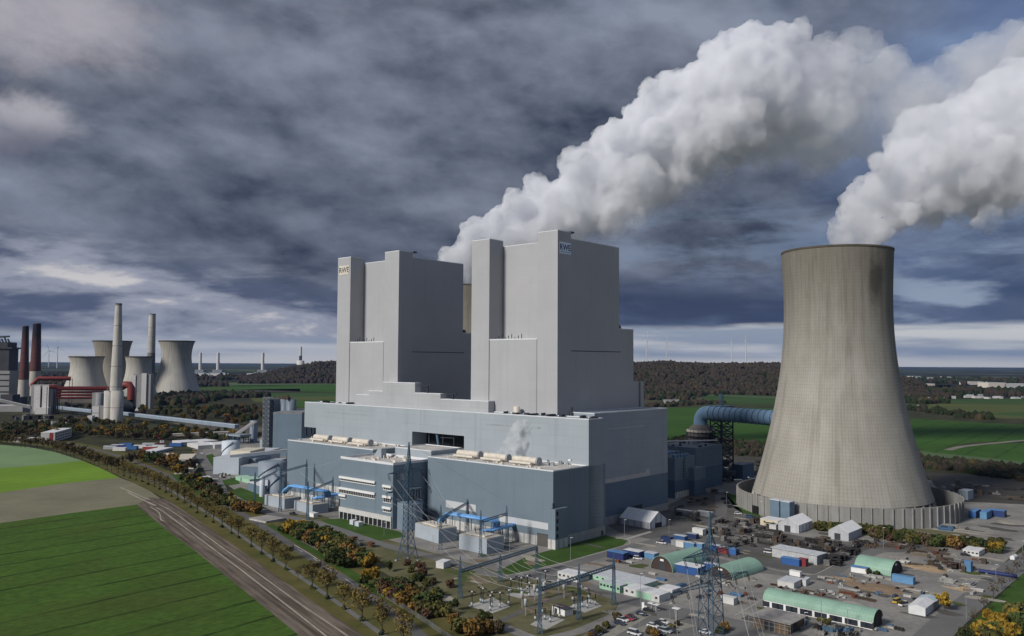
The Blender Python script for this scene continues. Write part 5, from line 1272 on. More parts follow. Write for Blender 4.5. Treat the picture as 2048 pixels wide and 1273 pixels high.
# town on the right horizon
rr = random.Random(5)
TOWN = [(1803, 1875, 764, 756, 'long white warehouse nearest the cooling tower edge'), (1826, 1841, 757, 753, 'small white block on the long warehouse line'), (1892, 1902, 759, 754, 'lone white cube far out on the plain'), (1835, 1870, 772, 768, 'cream low hall before the long white warehouse'), (1905, 1935, 766, 761, 'pale low hall in the middle of the far town'), (1937, 1975, 770, 764, 'pale grey hall left of the big cream factory'), (1977, 2012, 777, 766, 'big cream factory hall at the right edge of the town'), (2010, 2060, 777, 768, 'white factory hall at the right picture edge'), (1930, 1945, 796, 792, 'white house row in the near town'), (1950, 1968, 797, 793, 'white shed on the edge of the fields'), (1900, 1912, 798, 793, 'pale house left of the white house row'), (2028, 2042, 798, 796, 'white field barn at the right edge'), (1842, 1852, 818, 812, 'pale farmhouse among dark trees right of the tower'), (1880, 1890, 790, 786, 'small pale house before the wood')]
TOWN_P = [(rr.uniform(1818, 2048), rr.uniform(776, 799)) for k in range(44)]
for k, (x, y) in enumerate(TOWN_P):
    w_ = rr.uniform(3, 9); rbox('town_house', ('small pale house among the dark trees of the far town', 'small grey shed among the dark trees of the far town')[k % 3 == 0], x, x + w_, y, y - rr.uniform(2, 3.6), rr.uniform(8, 20), (m_wh, m_gw)[k % 3 == 0], rot=rr.uniform(-.3, .3), roof=(m_rf['pale'], m_rf['dirty'])[k % 2], group='houses of the far town')
for x0, x1, yb, yt, lb in TOWN:
    rbox('town_hall_building' if x1 - x0 > 28 else 'town_house', lb, x0, x1, yb, yt, 60 if yb < 780 else 14, m_wh if 'cream' not in lb else m_cream, roof=m_rf['pale'])
rbox('farm_barn', 'long grey barn roof among the autumn trees before the hill', 1331, 1362, 808, 801, 18, m_gw, roof=m_rf['grey'])
# ------------------------------------------------------------------ yard: tents, huts, cabins, containers
m_tent = mat('tent_fabric', (0.80, 0.80, 0.79), .7, .06, .3); m_tentw = mat('tent_wall', (0.60, 0.61, 0.64), .7, .08, .3, fn=corrugated(5.0, .35))
G_T = 'white gable tents in the yard'
shed('storage_tent', 'large white gable tent standing against the dark annex wall', 'tent', (1239.5, 1048), (1300, 1059), (1328, 1050.5), 1046, m_tentw, m_tent, 'gable_x', 5.2, G_T, door=[('s', .3, .7, .75)])
shed('storage_tent', 'white gable tent beside the low yellowish building', 'tent', (1561, 1060), (1597.6, 1067.5), (1625, 1057), 1051.5, m_tentw, m_tent, 'gable_y', 3.6, G_T, door=[('f', .3, .6, .8)])
shed('storage_tent', 'white gable tent standing alone before the ring wall', 'tent', (1658.4, 1077), (1697.4, 1083.5), (1724, 1072), 1067, m_tentw, m_tent, 'gable_y', 3.6, G_T, door=[('f', .3, .6, .8)])
m_mint = mat('mint_sheet', (0.25, 0.40, 0.31), .6, .12, .15, fine=.08, fn=corrugated(1.1, .12)); m_gable = mat('brown_gable', (0.055, 0.036, 0.03), .85, .25, .3, fine=.2)
def hut(label, p0, p1, p2, apex, axis, eave=0.2, windows=0):
    O, rot, L, W, _ = base3(p0, p1, p2); 
    ax = ((p1[0] + p2[0]) / 2, 0) if axis == 'x' else ((p0[0] + p1[0]) / 2, 0)
    m_ = (G(*p1) + G(*p2)) / 2 if axis == 'x' else (G(*p0) + G(*p1)) / 2
    H = hgt(m_, ax[0], apex); t = thing('arched_hut', label, 'arched hut', O, rot, 'green arched huts in the yard')
    span, dep = (W, L) if axis == 'x' else (L, W)
    n = 18; arc = [(span / 2 - span / 2 * math.cos(math.pi * k / n), eave + (H - eave) * math.sin(math.pi * k / n)) for k in range(n + 1)]
    def fix(mb):
        if axis == 'x': mb.v = [(y, x, z) for x, y, z in mb.v]; mb.f = [f[::-1] for f in mb.f]
        return mb
    out = [(span / 2 + (x - span / 2) * 1.03, z * 1.02 + .02) for x, z in arc]
    sh = MB()
    for i in range(n):
        a, b = out[i], out[i + 1]; sh.add([(a[0], -.4, a[1]), (a[0], dep + .4, a[1]), (b[0], dep + .4, b[1]), (b[0], -.4, b[1])], [(0, 1, 2, 3)], 0, True)
    for i in range(n):
        a, b = out[i], out[i + 1]; c, e = arc[i], arc[i + 1]
        for y in (-.4, dep + .4): sh.add([(a[0], y, a[1]), (b[0], y, b[1]), (e[0], y, e[1]), (c[0], y, c[1])], [(0, 1, 2, 3)])
    fix(sh).build('roof', [m_mint], t)
    gb = fix(MB().profile([(0, 0)] + arc + [(span, 0)], 0, dep)).build('gable', [m_gable], t)
    u = -.06 if axis == 'y' else dep
    d_ = fix(MB().box(span * .34, span * .66, u, u + .06, 0, H * .62)).build('door', [m_seam], gb)
    if eave > 1:
        w = MB()
        for k in range(windows):
            x = dep * (k + .5) / windows
            if k % 3 == 1: continue
            w.box(x - 1.4, x + 1.4, -.08, 0, .3, eave * .9)
        build_each(w, 'window', [m_glass], t)
        MB().box(0, dep, -.05, 0, 0, eave).build('front_wall', [m_white], t)
    else:
        s = fix(MB().box(span * .42, span * .58, u - .1 if axis == 'y' else u + .06, u if axis == 'y' else u + .12, H * .66, H * .80)).build('plate', [m_white], gb)
    return t
hut('short green arched hut with brown front behind the big blue container', (1294.7, 1139), (1346, 1146.5), (1412, 1127), 1114, 'y')
hut('short green arched hut nearest the tall foreground pylon', (1411, 1152.7), (1466, 1162), (1526, 1143), 1134, 'y')
hut('green arched hut with a small poster cabin before it', (1710, 1141), (1780.5, 1154), (1794, 1142), 1121.5, 'x')
hut('longest green arched hut with white window front at the bottom right', (1528, 1214), (1745, 1261), (1773.5, 1250.5), 1221, 'x', 2.6, 22)
shed('storage_shed', 'long silver shed with a dark band under its roof', 'shed', (1544, 1113.5), (1634, 1131), (1645, 1124), 1112, col('silver_sheet', (0.46, 0.47, 0.48), .5, .2, .3, fn=corrugated(.8, .25)), m_rf['pale'], 'flat', over=.6)
shed('pump_house', 'low yellowish building with flat white roofs before the ring wall', 'building', (1520.4, 1050), (1556, 1056), (1577, 1052), 1043, col('yellow_render', (0.55, 0.50, 0.36), .8, .15, .3), m_rf['white'], 'flat', windows=2)
for lb, p0, p1, p2 in (('left one of two tall blue-grey cabinets against the ring wall', (1540, 1042), (1558.5, 1045.5), (1566, 1043.3)), ('right one of two tall blue-grey cabinets against the ring wall', (1561, 1045.5), (1579.4, 1049), (1587.5, 1046.7))):
    shed('switch_cabinet', lb, 'cabinet', p0, p1, p2, p1[1] - 43, col('cabinet_blue', (0.125, 0.18, 0.235), .6, .08, .3), m_rf['pale'], 'flat', group='tall blue-grey cabinets')
shed('poster_cabin', 'small white cabin with yellow and blue posters before the green hut', 'cabin', (1702, 1144), (1732.8, 1149), (1736, 1146.5), 1138, m_white, m_rf['blue'], 'flat', over=.4)
shed('site_hall', 'white hall beside the yellow tree at the bottom right', 'shed', (1817.6, 1227), (1851, 1234), (1870, 1219), 1218, col('hall_white', (0.60, 0.62, 0.62), .6, .1, .3), m_rf['white'], 'gable_y', 1.0)
shed('site_hall', 'pale blue-roofed shed behind the white hall', 'shed', (1832, 1214), (1868, 1221), (1880, 1211), 1207, m_cont['grey'], col('roof_bluegrey', (0.40, 0.50, 0.56), .6, .1, .3), 'gable_y', .8)
shed('site_cabin', 'white double cabin far right behind the yard', 'cabin', (1930, 1107), (1958, 1114.3), (1970, 1107), 1104, m_cont['white'], m_rf['white'], 'flat', windows=4)
shed('kiosk', 'tiny white kiosk on the grass far right', 'kiosk', (2021, 1119), (2029, 1121), (2035, 1118), 1115, m_white, m_rf['white'], 'gable_y', .8)
t, L, W, h = shed('timber_shed', 'weathered timber shed with patched grey sheet roof at the bottom edge', 'shed', (1507, 1254), (1577, 1271), (1600, 1254), 1248, mat('timber', (0.16, 0.115, 0.075), .9, .3, .4, fine=.3), m_rf['dirty'], 'flat', over=1.2, door=[('f', .3, .6, .8), ('s', .3, .6, .8)])
s = MB()
for k in range(9):
    x = -1.2 + (L + 2.4) * k / 8; s.bar((x, -1.2, 0), (x, -1.2, h + 1), .12)
for z in (h * .5, h * .85): s.bar((-1.2, -1.2, z), (L + 1.2, -1.2, z), .1)
s.build('scaffold', [m_galv], t)
# site cabins, bottom middle
shed('site_cabin', 'white and mint site cabin row beside the switchyard, first from the gate', 'cabin', (1199, 1177), (1239.5, 1187.5), (1249, 1181), 1173, m_cont['mint'], m_rf['pale'], windows=6)
shed('site_cabin', 'long mint cabin block with grey roof behind the cabin row', 'cabin', (1178, 1157), (1282, 1182), (1318, 1171), 1172, m_cont['mint'], m_rf['pale'], windows=9)
t, L, W, h = shed('site_cabin', 'white site cabin with a mint middle section nearest the car park', 'cabin', (1247.5, 1189), (1318.6, 1206.5), (1335, 1197), 1192, m_cont['white'], m_rf['white'], windows=6)
MB().box(L * .36, L * .78, -.07, 0, .1, h - .1).build('mint_panel', [m_cont['mint']], t)
shed('site_cabin', 'plain white cabin behind the car park cabin row', 'cabin', (1318, 1188), (1344.6, 1194.5), (1359, 1188), 1181, m_cont['white'], m_rf['white'])
shed('site_cabin', 'white cabin with four windows behind the switchyard beam', 'cabin', (1115.4, 1157), (1158, 1166.5), (1178, 1160), 1153, m_cont['white'], m_rf['white'], windows=5)
shed('relay_house', 'white flat-roofed relay house inside the switchyard', 'relay house', (1104, 1224), (1130, 1234), (1141.5, 1228.5), 1221, m_white, col('roof_black', (0.05, 0.05, 0.055), .8, .2, .3), 'flat', door=[('f', .2, .4, .8)])
shed('tank_container', 'lone white container on rough grass by the left transformers', 'container', (875, 1135), (887, 1138.5), (901, 1133), 1126, m_cont['white'], m_rf['white'], 'flat')
shed('site_cabin', 'small white cabin next to the tent by the yellowish building', 'cabin', (1540, 1058), (1552, 1060.5), (1558, 1057), 1051, m_cont['white'], m_rf['pale'])
shed('site_cabin', 'white cabin pair before the longest green hut', 'cabin', (1562, 1170), (1588, 1179.5), (1606, 1170), 1167, m_cont['white'], m_rf['pale'])
shed('site_cabin', 'white cabin at the right end of the cabin pair', 'cabin', (1608, 1170), (1612, 1173.5), (1620, 1168), 1161, m_cont['white'], m_rf['pale'])
shed('show_frame', 'white frame with a dark picture standing in the yard', 'board', (1579, 1151), (1600, 1155), (1601, 1153), 1145, m_white, m_rf['white'])
def container(label, p, L, W, H, key, roof=None, rot=0.0, z=0.0, group='shipping containers in the yard'):
    o = G(*p); t = thing('shipping_container', label, 'container', (o.x, o.y, z), ROT + rot, group)
    MB().box(-L / 2, L / 2, -W / 2, W / 2, .1, H).build('wall', [m_cont[key]], t)
    MB().box(-L / 2 - .04, L / 2 + .04, -W / 2 - .04, W / 2 + .04, H, H + .12).build('roof', [m_rf[roof] if roof else m_cont[key]], t)
    MB().box(L / 2, L / 2 + .05, -W * .42, W * .42, .3, H - .2).build('door', [m_cont[key]], t)
    p_ = MB()
    for x in (-L / 2, L / 2 - .15):
        for y in (-W / 2, W / 2 - .15): p_.box(x - .03, x + .18, y - .03, y + .18, 0, H + .14)
    build_each(p_, 'corner_post', [m_steel_dark], t)
for a in (('navy container nearest the lawn with a white hatch', (1236, 1117), 9.5, 5, 3.2, 'navy', 'blue'), ('navy container second from the lawn', (1268, 1114), 9, 5, 3.2, 'navy', 'white'), ('light blue container beside the white pickup and navy containers', (1303, 1117), 6, 4, 2.8, 'light', 'pale'),
          ('biggest blue container block with white roof before the green hut', (1380, 1146), 12, 7, 3.6, 'blue', 'white'), ('blue container behind the big white-roofed block', (1424, 1140), 7, 3.5, 2.9, 'blue', 'pale'),
          ('navy container with a pickup before it', (1334, 1085), 6, 3, 2.8, 'navy', None), ('blue open-top container in the row by the kerb', (1361, 1081), 7, 3.2, 2.6, 'blue', 'pale'), ('blue container next to the white box by the kerb', (1385, 1077), 6, 3, 2.6, 'navy', 'grey'),
          ('white box container at the end of the kerb row', (1398, 1069), 7, 3.5, 3.2, 'white', 'white'), ('grey-green container before the blue open-top one', (1351, 1091), 4, 3, 2.6, 'grey', None), ('white container left of the light blue pair', (1362, 1094), 5, 3, 3, 'white', 'cream'),
          ('light blue container in the middle row', (1381, 1097), 6, 3, 3, 'light', 'pale'), ('second light blue container in the middle row', (1397, 1098), 6, 3, 3, 'light', 'pale'), ('blue container at the right end of the middle row', (1432, 1102), 7, 3, 2.9, 'blue', 'pale'),
          ('dark red container beside the blue one', (1450, 1106), 6, 4, 2.9, 'red', 'pale'), ('bright blue container right of the dark red one', (1466, 1109), 5, 3.4, 2.8, 'blue', 'blue'),
          ('long blue truck container before the silver shed', (1583, 1130), 9, 3.4, 3.2, 'blue', 'blue'), ('dark red cab block at the end of the truck container', (1606, 1132), 4, 3, 3.3, 'red', 'red' if False else None), ('light blue container with a window right of the poster hut', (1807, 1166), 9, 2.8, 3.0, 'light', None),
          ('white skip with red lid in the open yard', (1458, 1207), 6, 3, 2.6, 'white', None), ('blue upright box beside a long blue pipe', (1937, 1143), 3, 3, 4.6, 'light', 'blue'),
          ('pale blue long container right of the ring wall, middle one', (1972, 1036), 4, 14, 4.2, 'light', 'blue'), ('deep blue container right of the ring wall, left one', (1950, 1034), 4, 13, 4.2, 'blue', 'blue'), ('navy container right of the ring wall, right one', (1995, 1033), 9, 6, 4, 'navy', 'blue'),
          ('grey-white container on the asphalt by the annex gate', (1369, 1030), 11, 3, 3, 'grey', 'pale'), ('grey-white container nearest the road to the scrubber', (1411, 1033), 10, 3, 3, 'grey', 'pale')):
    container(*a)
o = G(1958, 1145.5); t = thing('long_pipe', 'long dark blue pipe lying in the right of the yard', 'pipe', o, ROT); MB().tube((0, 0, .9), (15, 0, .9), .9, n=14).build('pipe', [m_cont['navy']], t)
# left part of the works
shed('storage_hall', 'low white hall, left one of the white hall group in the storage yard', 'hall', (344, 888), (362, 892), (382, 887), 885.5, m_wh, m_rf['white'], 'flat')
shed('storage_hall', 'largest white hall of the group in the storage yard', 'hall', (374, 893), (396, 899), (418, 892), 892, m_wh, m_rf['white'], 'gable_y', 1.2)
shed('storage_hall', 'white hall at the back of the white hall group', 'hall', (382, 886.5), (407, 890), (423, 886), 883.5, m_wh, m_rf['white'], 'flat')
shed('storage_hall', 'white hall next to the white round tank', 'hall', (412, 893), (429, 898), (444, 892), 890, m_wh, m_rf['white'], 'gable_y', 1.0)
shed('storage_hall', 'long white shed with blue-grey front left of the orange tree', 'hall', (300, 904), (312, 908), (346, 900), 903, col('front_bluegrey', (0.30, 0.34, 0.40), .7, .1, .3), m_rf['white'], 'flat')
shed('works_office', 'cream-roofed office right of the orange tree', 'office', (356, 926), (381, 931), (392, 919), 919.5, col('office_white', (0.45, 0.46, 0.47), .7, .1, .3), m_rf['cream'], 'flat', windows=4)
shed('works_office', 'lower cream building before the cream-roofed office', 'office', (356, 942), (385, 948), (396, 937), 939, col('office_cream', (0.55, 0.51, 0.42), .7, .1, .3), m_rf['cream'], 'flat')
shed('works_office', 'pale cream house left of the orange tree', 'office', (316, 922), (336, 926), (348, 917), 915, m_cont['cream'], m_rf['cream'], 'flat', windows=2)
for i, (px, py, key, lb) in enumerate(((240, 902, 'white', 'white container row at the far left of the storage yard'), (262, 899, 'blue', 'blue container in the far left storage yard'), (281, 897, 'white', 'white container between blue ones in the storage yard'), (236, 896, 'navy', 'navy container at the left end of the storage yard'), (253, 893, 'blue', 'blue container behind the white row in the storage yard'), (298, 893, 'grey', 'grey container near the small crane'), (300, 900, 'red', 'red container in the storage yard'), (352, 893, 'blue', 'blue container before the white halls'), (221, 899, 'grey', 'grey container beside the avenue'), (318, 897, 'white', 'white container in front of the crane'))):
    container(lb, (px, py), 14, 5, 3.4, key, 'white' if i % 3 != 1 else None, rot=.7, group='containers in the far storage yard')
t = thing('mobile_crane', 'small red and white mobile crane in the storage yard', 'crane', G(322, 891), .5)
MB().box(-4, 4, -1.5, 1.5, .9, 2.6).build('chassis', [m_cont['red']], t); MB().box(-1, 3, -1.4, 1.4, 2.6, 5.2).build('cab', [m_white], t); MB().bar((1, 0, 4.5), (-6, 0, 12), .8).build('boom', [m_cont['red']], t)
w = MB()
for x in (-3, -1, 1, 3):
    for y in (-1.6, 1.3): w.tube((x, y, .8), (x, y + .3, .8), .8, n=10)
build_each(w, 'wheel', [m_dark], t)
shed('gatehouse', 'red and white gatehouse at the zebra crossing', 'gatehouse', (404, 962), (411, 966), (415, 961), 957, m_cont['red'], m_rf['white'], 'flat', over=.8, windows=2)
zb = MB()
for k in range(9): p = G(418 + k * 2.1, 958.0); zb.add([(*(p + E1 * -1.6 + E2 * 0).xy, .075), (*(p + E1 * 1.6).xy, .075), (*(p + E1 * 1.6 + E2 * .55).xy, .075), (*(p + E1 * -1.6 + E2 * .55).xy, .075)], [(0, 1, 2, 3)])
structure('zebra_crossing', zb, [m_mark])
t, L, W, h = shed('red_stripe_office', 'white three-storey office with a red stripe beyond the avenue', 'office building', (91, 882), (109, 884.5), (143, 874), 866, m_wh, m_rf['white'], 'flat')
MB().box(L * .62, L * .9, -.12, 0, 0, h).build('red_stripe', [m_cont['red']], t)
w = MB()
for f_ in range(3):
    for k in range(9): w.box(L, L + .1, W * (.08 + .1 * k), W * (.14 + .1 * k), h * (.14 + .3 * f_), h * (.28 + .3 * f_))
build_each(w, 'window', [m_glass], t)
MB().box(-30, 0, 4, 12, 0, 5).build('wing', [m_wh], t)
def tank(label, px, py, r, H, mt, dome=.8, stair=True):
    o = G(px, py); t = thing('storage_tank', label, 'tank', o, 0, 'storage tanks left of the turbine hall')
    MB().lathe([(.01, H + dome), (r * .5, H + dome * .8), (r, H), (r, 0)], 36).build('shell', [mt], t)
    if stair:
        MB().path([(math.cos(a) * (r + .4), math.sin(a) * (r + .4), 1 + (H - 1) * k / 12) for k, a in enumerate(np.linspace(-2.9, -1.0, 13))], .3, 5).build('stair', [m_steel_blue], t)
m_tankw = mat('tank_white', (0.52, 0.57, 0.63), .5, .06, .2)
tank('white round tank next to the white halls', 461, 914, 8.6, 15.5, m_tankw); tank('broad blue-grey round tank behind the left transformers', 546, 962, 11.5, 15, mat('tank_slate', (0.22, 0.26, 0.31), .5, .08, .1))
tank('upright blue-grey tank right of the small white-roofed shed', 557, 990, 7.6, 16, mat('tank_slate2', (0.20, 0.24, 0.29), .5, .08, .1)); tank('slim pale upright vessel before the small shed', 524, 993.5, 1.8, 13, m_tankw, 1.0, False)
t, L, W, h = shed('water_treatment_hall', 'pale blue-white hall left of the turbine hall with two dark doors', 'hall', (451, 942), (477, 950), (560, 926), 918, col('hall_pale', (0.42, 0.47, 0.52), .6, .06, .1), m_rf['pale'], 'flat', door=[('s', .04, .10, .35), ('s', .14, .2, .35)])
MB().box(L * .2, L, W * .25, W * .6, h, h + 4).build('roof_storey', [m_cont['cream']], t)
MB().box(L, L + .3, W * .3, W * .95, h * .2, h * .42).build('window_band', [m_glass], t)
MB().box(L, L + 6, W * .22, W * .6, h * .55, h * .85).build('bay', [m_gal], t)
gallery('grey inclined pipe bridge over the pale hall to the turbine hall', G(460, 917, 13), G(574, 905, 17), 3.5, 2.2, 30, m_gal, m_rf['grey'])
shed('process_hall', 'blue-grey low hall between the pale hall and the turbine hall', 'hall', (500, 946), (520, 953), (574, 935), 934, m_blue_wall, m_rf['grey'], 'flat')
shed('chemical_container', 'pair of mint green containers, left one', 'container', (471, 960), (481, 963.5), (495, 959), 956, m_cont['mint'], m_rf['mint'], 'flat', group='mint containers by the tanks')
shed('chemical_container', 'pair of mint green containers, right one', 'container', (483, 963.5), (499, 968), (511, 962), 960, m_cont['mint'], m_rf['mint'], 'flat', group='mint containers by the tanks')
shed('treatment_shed', 'small shed with bright white roof before the tanks', 'shed', (496, 981), (521, 990), (541, 980), 973, m_blue_wall, m_rf['white'], 'flat', over=.5, door=[('s', .3, .7, .6)])
shed('concrete_pit', 'low concrete pit covers by the hedge', 'pit', (498, 1040), (532, 1047), (552, 1037), 1044.5, m_plinth, m_rf['dirty'], 'flat', H=1.0)
shed('railway_cabin', 'pale blue raised cabin by the railway right of the ring wall', 'cabin', (1920, 998), (1936, 1001), (1947, 998), 983, col('cabin_pale', (0.36, 0.43, 0.47), .6, .06, .3), m_rf['pale'], 'flat')
shed('white_cubicle', 'left white cubicle on the lawn before the garage bays', 'cubicle', (699, 1049), (706, 1050.5), (711, 1048.5), 1042, m_tankw, m_rf['white'], 'flat', group='white cubicles'); shed('white_cubicle', 'right white cubicle on the lawn before the garage bays', 'cubicle', (709, 1052), (717, 1054), (723, 1051.5), 1046, m_tankw, m_rf['white'], 'flat', group='white cubicles')
shed('white_cubicle', 'white cubicle before the left transformer pair', 'cubicle', (617, 1033), (627, 1035.5), (632, 1033), 1028, m_white, m_rf['white'], 'flat')

# ------------------------------------------------------------------ cars and trucks
m_tyre = mat('tyre', (0.02, 0.02, 0.02), .9, .1, .5); m_cpaint = {k: mat('car_' + k, c, .28, .03, .5, spec=.5) for k, c in {'white': (0.62, 0.62, 0.62), 'black': (0.025, 0.027, 0.032), 'navy': (0.03, 0.04, 0.065), 'red': (0.35, 0.025, 0.03), 'silver': (0.38, 0.41, 0.44), 'grey': (0.09, 0.095, 0.10), 'yellow': (0.52, 0.34, 0.03), 'blue': (0.04, 0.10, 0.22)}.items()}
def car(label, p, paint, rot=0.0, kind='car', group='cars parked on the car park'):
    t = thing('parked_car' if kind != 'pickup' else 'pickup_truck', label, 'car' if kind != 'pickup' else 'pickup', G(*p), ROT + rot, group)
    k = {'car': (4.4, 1.45), 'suv': (4.6, 1.75), 'van': (5.0, 1.95), 'pickup': (5.4, 1.9)}[kind]; L, H = k; w = .9
    def prof(pts, w0): return MB().profile(pts, -w0, w0)
    body = [(-L / 2, .35), (L / 2 - .1, .35), (L / 2, .6), (L / 2 - .15, .8), (L * .22, .95), (-L / 2 + .1, .98), (-L / 2, .8)]
    prof(body, w).build('body', [m_cpaint[paint]], t)
    if kind == 'pickup': cab = [(-L * .02, .95), (L * .26, .95), (L * .17, H), (0, H)]
    elif kind == 'van': cab = [(-L / 2 + .1, .97), (L * .34, .95), (L * .20, H), (-L / 2 + .2, H)]
    else: cab = [(-L / 2 + .15, .97), (L * .24, .94), (L * .06, H), (-L * .34 if kind == 'car' else -L * .44, H)]
    prof(cab, w - .12).build('window', [m_glass], t)
    top = [(x, z) for x, z in cab[2:]]
    MB().box(min(top[0][0], top[1][0]), max(top[0][0], top[1][0]), -(w - .14), w - .14, H - .02, H + .06).build('roof', [m_cpaint[paint]], t)
    if kind == 'pickup': MB().box(-L / 2 + .1, -L * .05, -w + .1, w - .1, .98, 1.15).build('load_bed', [m_dark], t)
    for x in (-L * .31, L * .30):
        for y in (-w - .02, w - .2): MB().tube((x, y, .34), (x, y + .22, .34), .34, n=12).build('wheel', [m_tyre], t)
    for y in (-w + .15, w - .45): MB().box(L / 2 - .1, L / 2 + .02, y, y + .3, .62, .76).build('headlight', [m_white], t)
    return t
for a in (('black car next to the two white entrance canopies', (1283, 1231), 'navy'), ('black car right of the red car', (1263.5, 1238), 'black'), ('red car in the left parking row', (1256.4, 1241), 'red'), ('white estate car left of the red car', (1246, 1243), 'white', 0, 'suv'), ('dark blue car left of the white estate', (1240, 1249.5), 'navy'), ('black car second from the left end of the row', (1202, 1263.5), 'black'), ('black car at the left end of the row', (1190, 1269.5), 'black'),
          ('white car at the back of the right parking row', (1327, 1247.5), 'white'), ('dark car between two white ones in the right row', (1318.6, 1251.5), 'black'), ('white car at the left end of the right row', (1306.3, 1255), 'white'), ('black car right of the pale off-roader', (1345, 1265), 'black'), ('pale blue off-roader in the right row', (1331.6, 1265.5), 'silver', 0, 'suv'), ('dark car at the bottom of the right row', (1318.6, 1270), 'grey'),
          ('white van driving at the bottom edge', (1269, 1270), 'white', 0, 'van'), ('white car behind the foreground pylon', (1411, 1268), 'white'), ('black hatchback beside the white sign blocks', (1297, 1223), 'black', .3)):
    car(*a)
for a in (('white pickup with long bed before the navy container', (1323, 1088), 'white', .1, 'pickup'), ('white off-roader between the navy and light blue containers', (1276, 1119.5), 'white', .2, 'suv'), ('white pickup beside the yellow loader', (1809, 1212), 'white', 1.2, 'pickup'), ('yellow loader van by the long green hut', (1795, 1206), 'yellow', 1.4, 'van'), ('yellow truck at the top of the access road', (390, 904.5), 'yellow', .9, 'van'), ('white car at the top of the access road', (405, 908), 'white', .4, 'car'), ('silver car behind the avenue trees', (263, 920), 'silver', .2, 'suv'), ('black van between the left transformers', (586, 1030), 'black', .1, 'pickup'), ('white car near the scrubber road', (1476, 1029), 'white', .5, 'suv'), ('black car before the white cabin far right', (1931, 1112), 'black', .1, 'car'),
          ('red fork truck by the annex gate', (1313, 1023), 'red', .2, 'van'), ('white van before the silver shed', (1538, 1107), 'white', .1, 'van'), ('dark truck in the row by the scrubber road, front', (1460, 1016), 'grey', 1.2, 'van'), ('dark truck in the row by the scrubber road, middle', (1454, 1008), 'black', 1.2, 'van'), ('dark truck in the row by the scrubber road, back', (1449, 1000), 'grey', 1.2, 'van'), ('blue van beside the low yellowish building', (1500, 1036), 'blue', .3, 'van'), ('navy car right of the blue van', (1511, 1037), 'navy', .3, 'car')):
    car(*a, group='vehicles on the works ground')
# canopies at the car park gate, sign blocks
for i, (px, py) in enumerate(((1304, 1221), (1312.5, 1223.5), (1353, 1243))):
    t = thing('entrance_canopy', ('left white mushroom canopy at the car park gate', 'right white mushroom canopy at the car park gate', 'white canopy lamp beside the green sign')[i], 'canopy', G(px, py), ROT, 'white canopies')
    MB().box(-.25, .25, -.25, .25, 0, 2.6 + (i == 2) * 2).build('post', [m_galv], t); MB().box(-1.4, 1.4, -1.0, 1.0, 2.6 + (i == 2) * 2, 2.85 + (i == 2) * 2).build('roof', [m_white], t)
t = thing('sign_block', 'stepped white sign block at the car park gate', 'sign', G(1287, 1221), ROT); MB().box(-.6, .5, -.3, .3, 0, 3.0).box(.5, 1.6, -.3, .3, 0, 1.8).build('panel', [m_white], t)

# ------------------------------------------------------------------ stored goods and scrap
m_junk = [mat('junk_dark', (0.035, 0.032, 0.03), .9, .35, .6, fine=.3, rand=.3), mat('junk_brown', (0.085, 0.062, 0.045), .9, .35, .6, fine=.3, rand=.25), mat('junk_grey', (0.17, 0.165, 0.155), .85, .3, .6, fine=.25, rand=.25), mat('junk_pale', (0.36, 0.35, 0.33), .8, .25, .6, rand=.2), mat('junk_rust', (0.13, 0.05, 0.028), .9, .3, .6, rand=.2), mat('junk_blue', (0.06, 0.12, 0.2), .7, .2, .6, rand=.2)]
def pallet_stack(seed):
    rr = random.Random(seed); mb = MB(); z = .0
    for k in range(rr.randint(3, 6)):
        mb.box(-1.2 + rr.uniform(-.1, .1), 1.2 + rr.uniform(-.1, .1), -.9, .9, z + .1, z + .45); 
        for x in (-1, 0, .9): mb.box(x, x + .12, -.9, .9, z, z + .1)
        z += .47
    return mb
def beams(seed):
    rr = random.Random(seed); mb = MB()
    for k in range(7): x = rr.uniform(-.9, .9); z = rr.choice((.1, .1, .45, .8)); mb.box(-3.4 + rr.uniform(-.6, .6), 3.4 + rr.uniform(-.6, .6), x, x + .3, z, z + .3)
    for x in (-2, 2): mb.box(x, x + .2, -1.2, 1.4, 0, .1)
    return mb
def heap(seed):
    rr = random.Random(seed); mb = MB()
    for k in range(11):
        a = rr.uniform(0, 6.28); r = rr.uniform(0, 1.6); x, y = r * math.cos(a), r * math.sin(a); s = rr.uniform(.3, .9); h = rr.uniform(.3, 1.7 - r * .6)
        if rr.random() < .35: mb.bar((x - 1.3, y + rr.uniform(-1, 1), .2), (x + 1.2, y, h), .16)
        else: mb.box(x - s, x + s, y - s * .7, y + s * .7, 0, h)
    return mb
def drums(seed):
    mb = MB()
    for k in range(3): mb.tube((k * 1.5 - 1.5, -.5, .8), (k * 1.5 - 1.5, .5, .8), .35, n=10).tube((k * 1.5 - 1.5, -.6, .8), (k * 1.5 - 1.5, -.48, .8), .8, n=12).tube((k * 1.5 - 1.5, .48, .8), (k * 1.5 - 1.5, .6, .8), .8, n=12)
    return mb
def pipes(seed):
    mb = MB()
    for k in range(5): mb.tube((-3, k * .7 - 1.4, .35), (3, k * .7 - 1.4, .35), .33, n=10)
    for k in range(4): mb.tube((-3, k * .7 - 1.05, .95), (3, k * .7 - 1.05, .95), .33, n=10)
    return mb
def rack(seed):
    mb = MB()
    for x in (-2, 2):
        for y in (-1, 1): mb.bar((x, y, 0), (x, y, 2.4), .14)
    for z in (.9, 1.7, 2.4): mb.box(-2.1, 2.1, -1.1, 1.1, z, z + .1)
    mb.box(-1.5, .2, -.8, .8, 1.0, 1.6).box(.5, 1.8, -.7, .7, 1.8, 2.3)
    return mb
def slabs(seed):
    mb = MB()
    for k in range(3): mb.box(-1.6, 1.6, -.5, .5, k * .3, k * .3 + .26)
    return mb
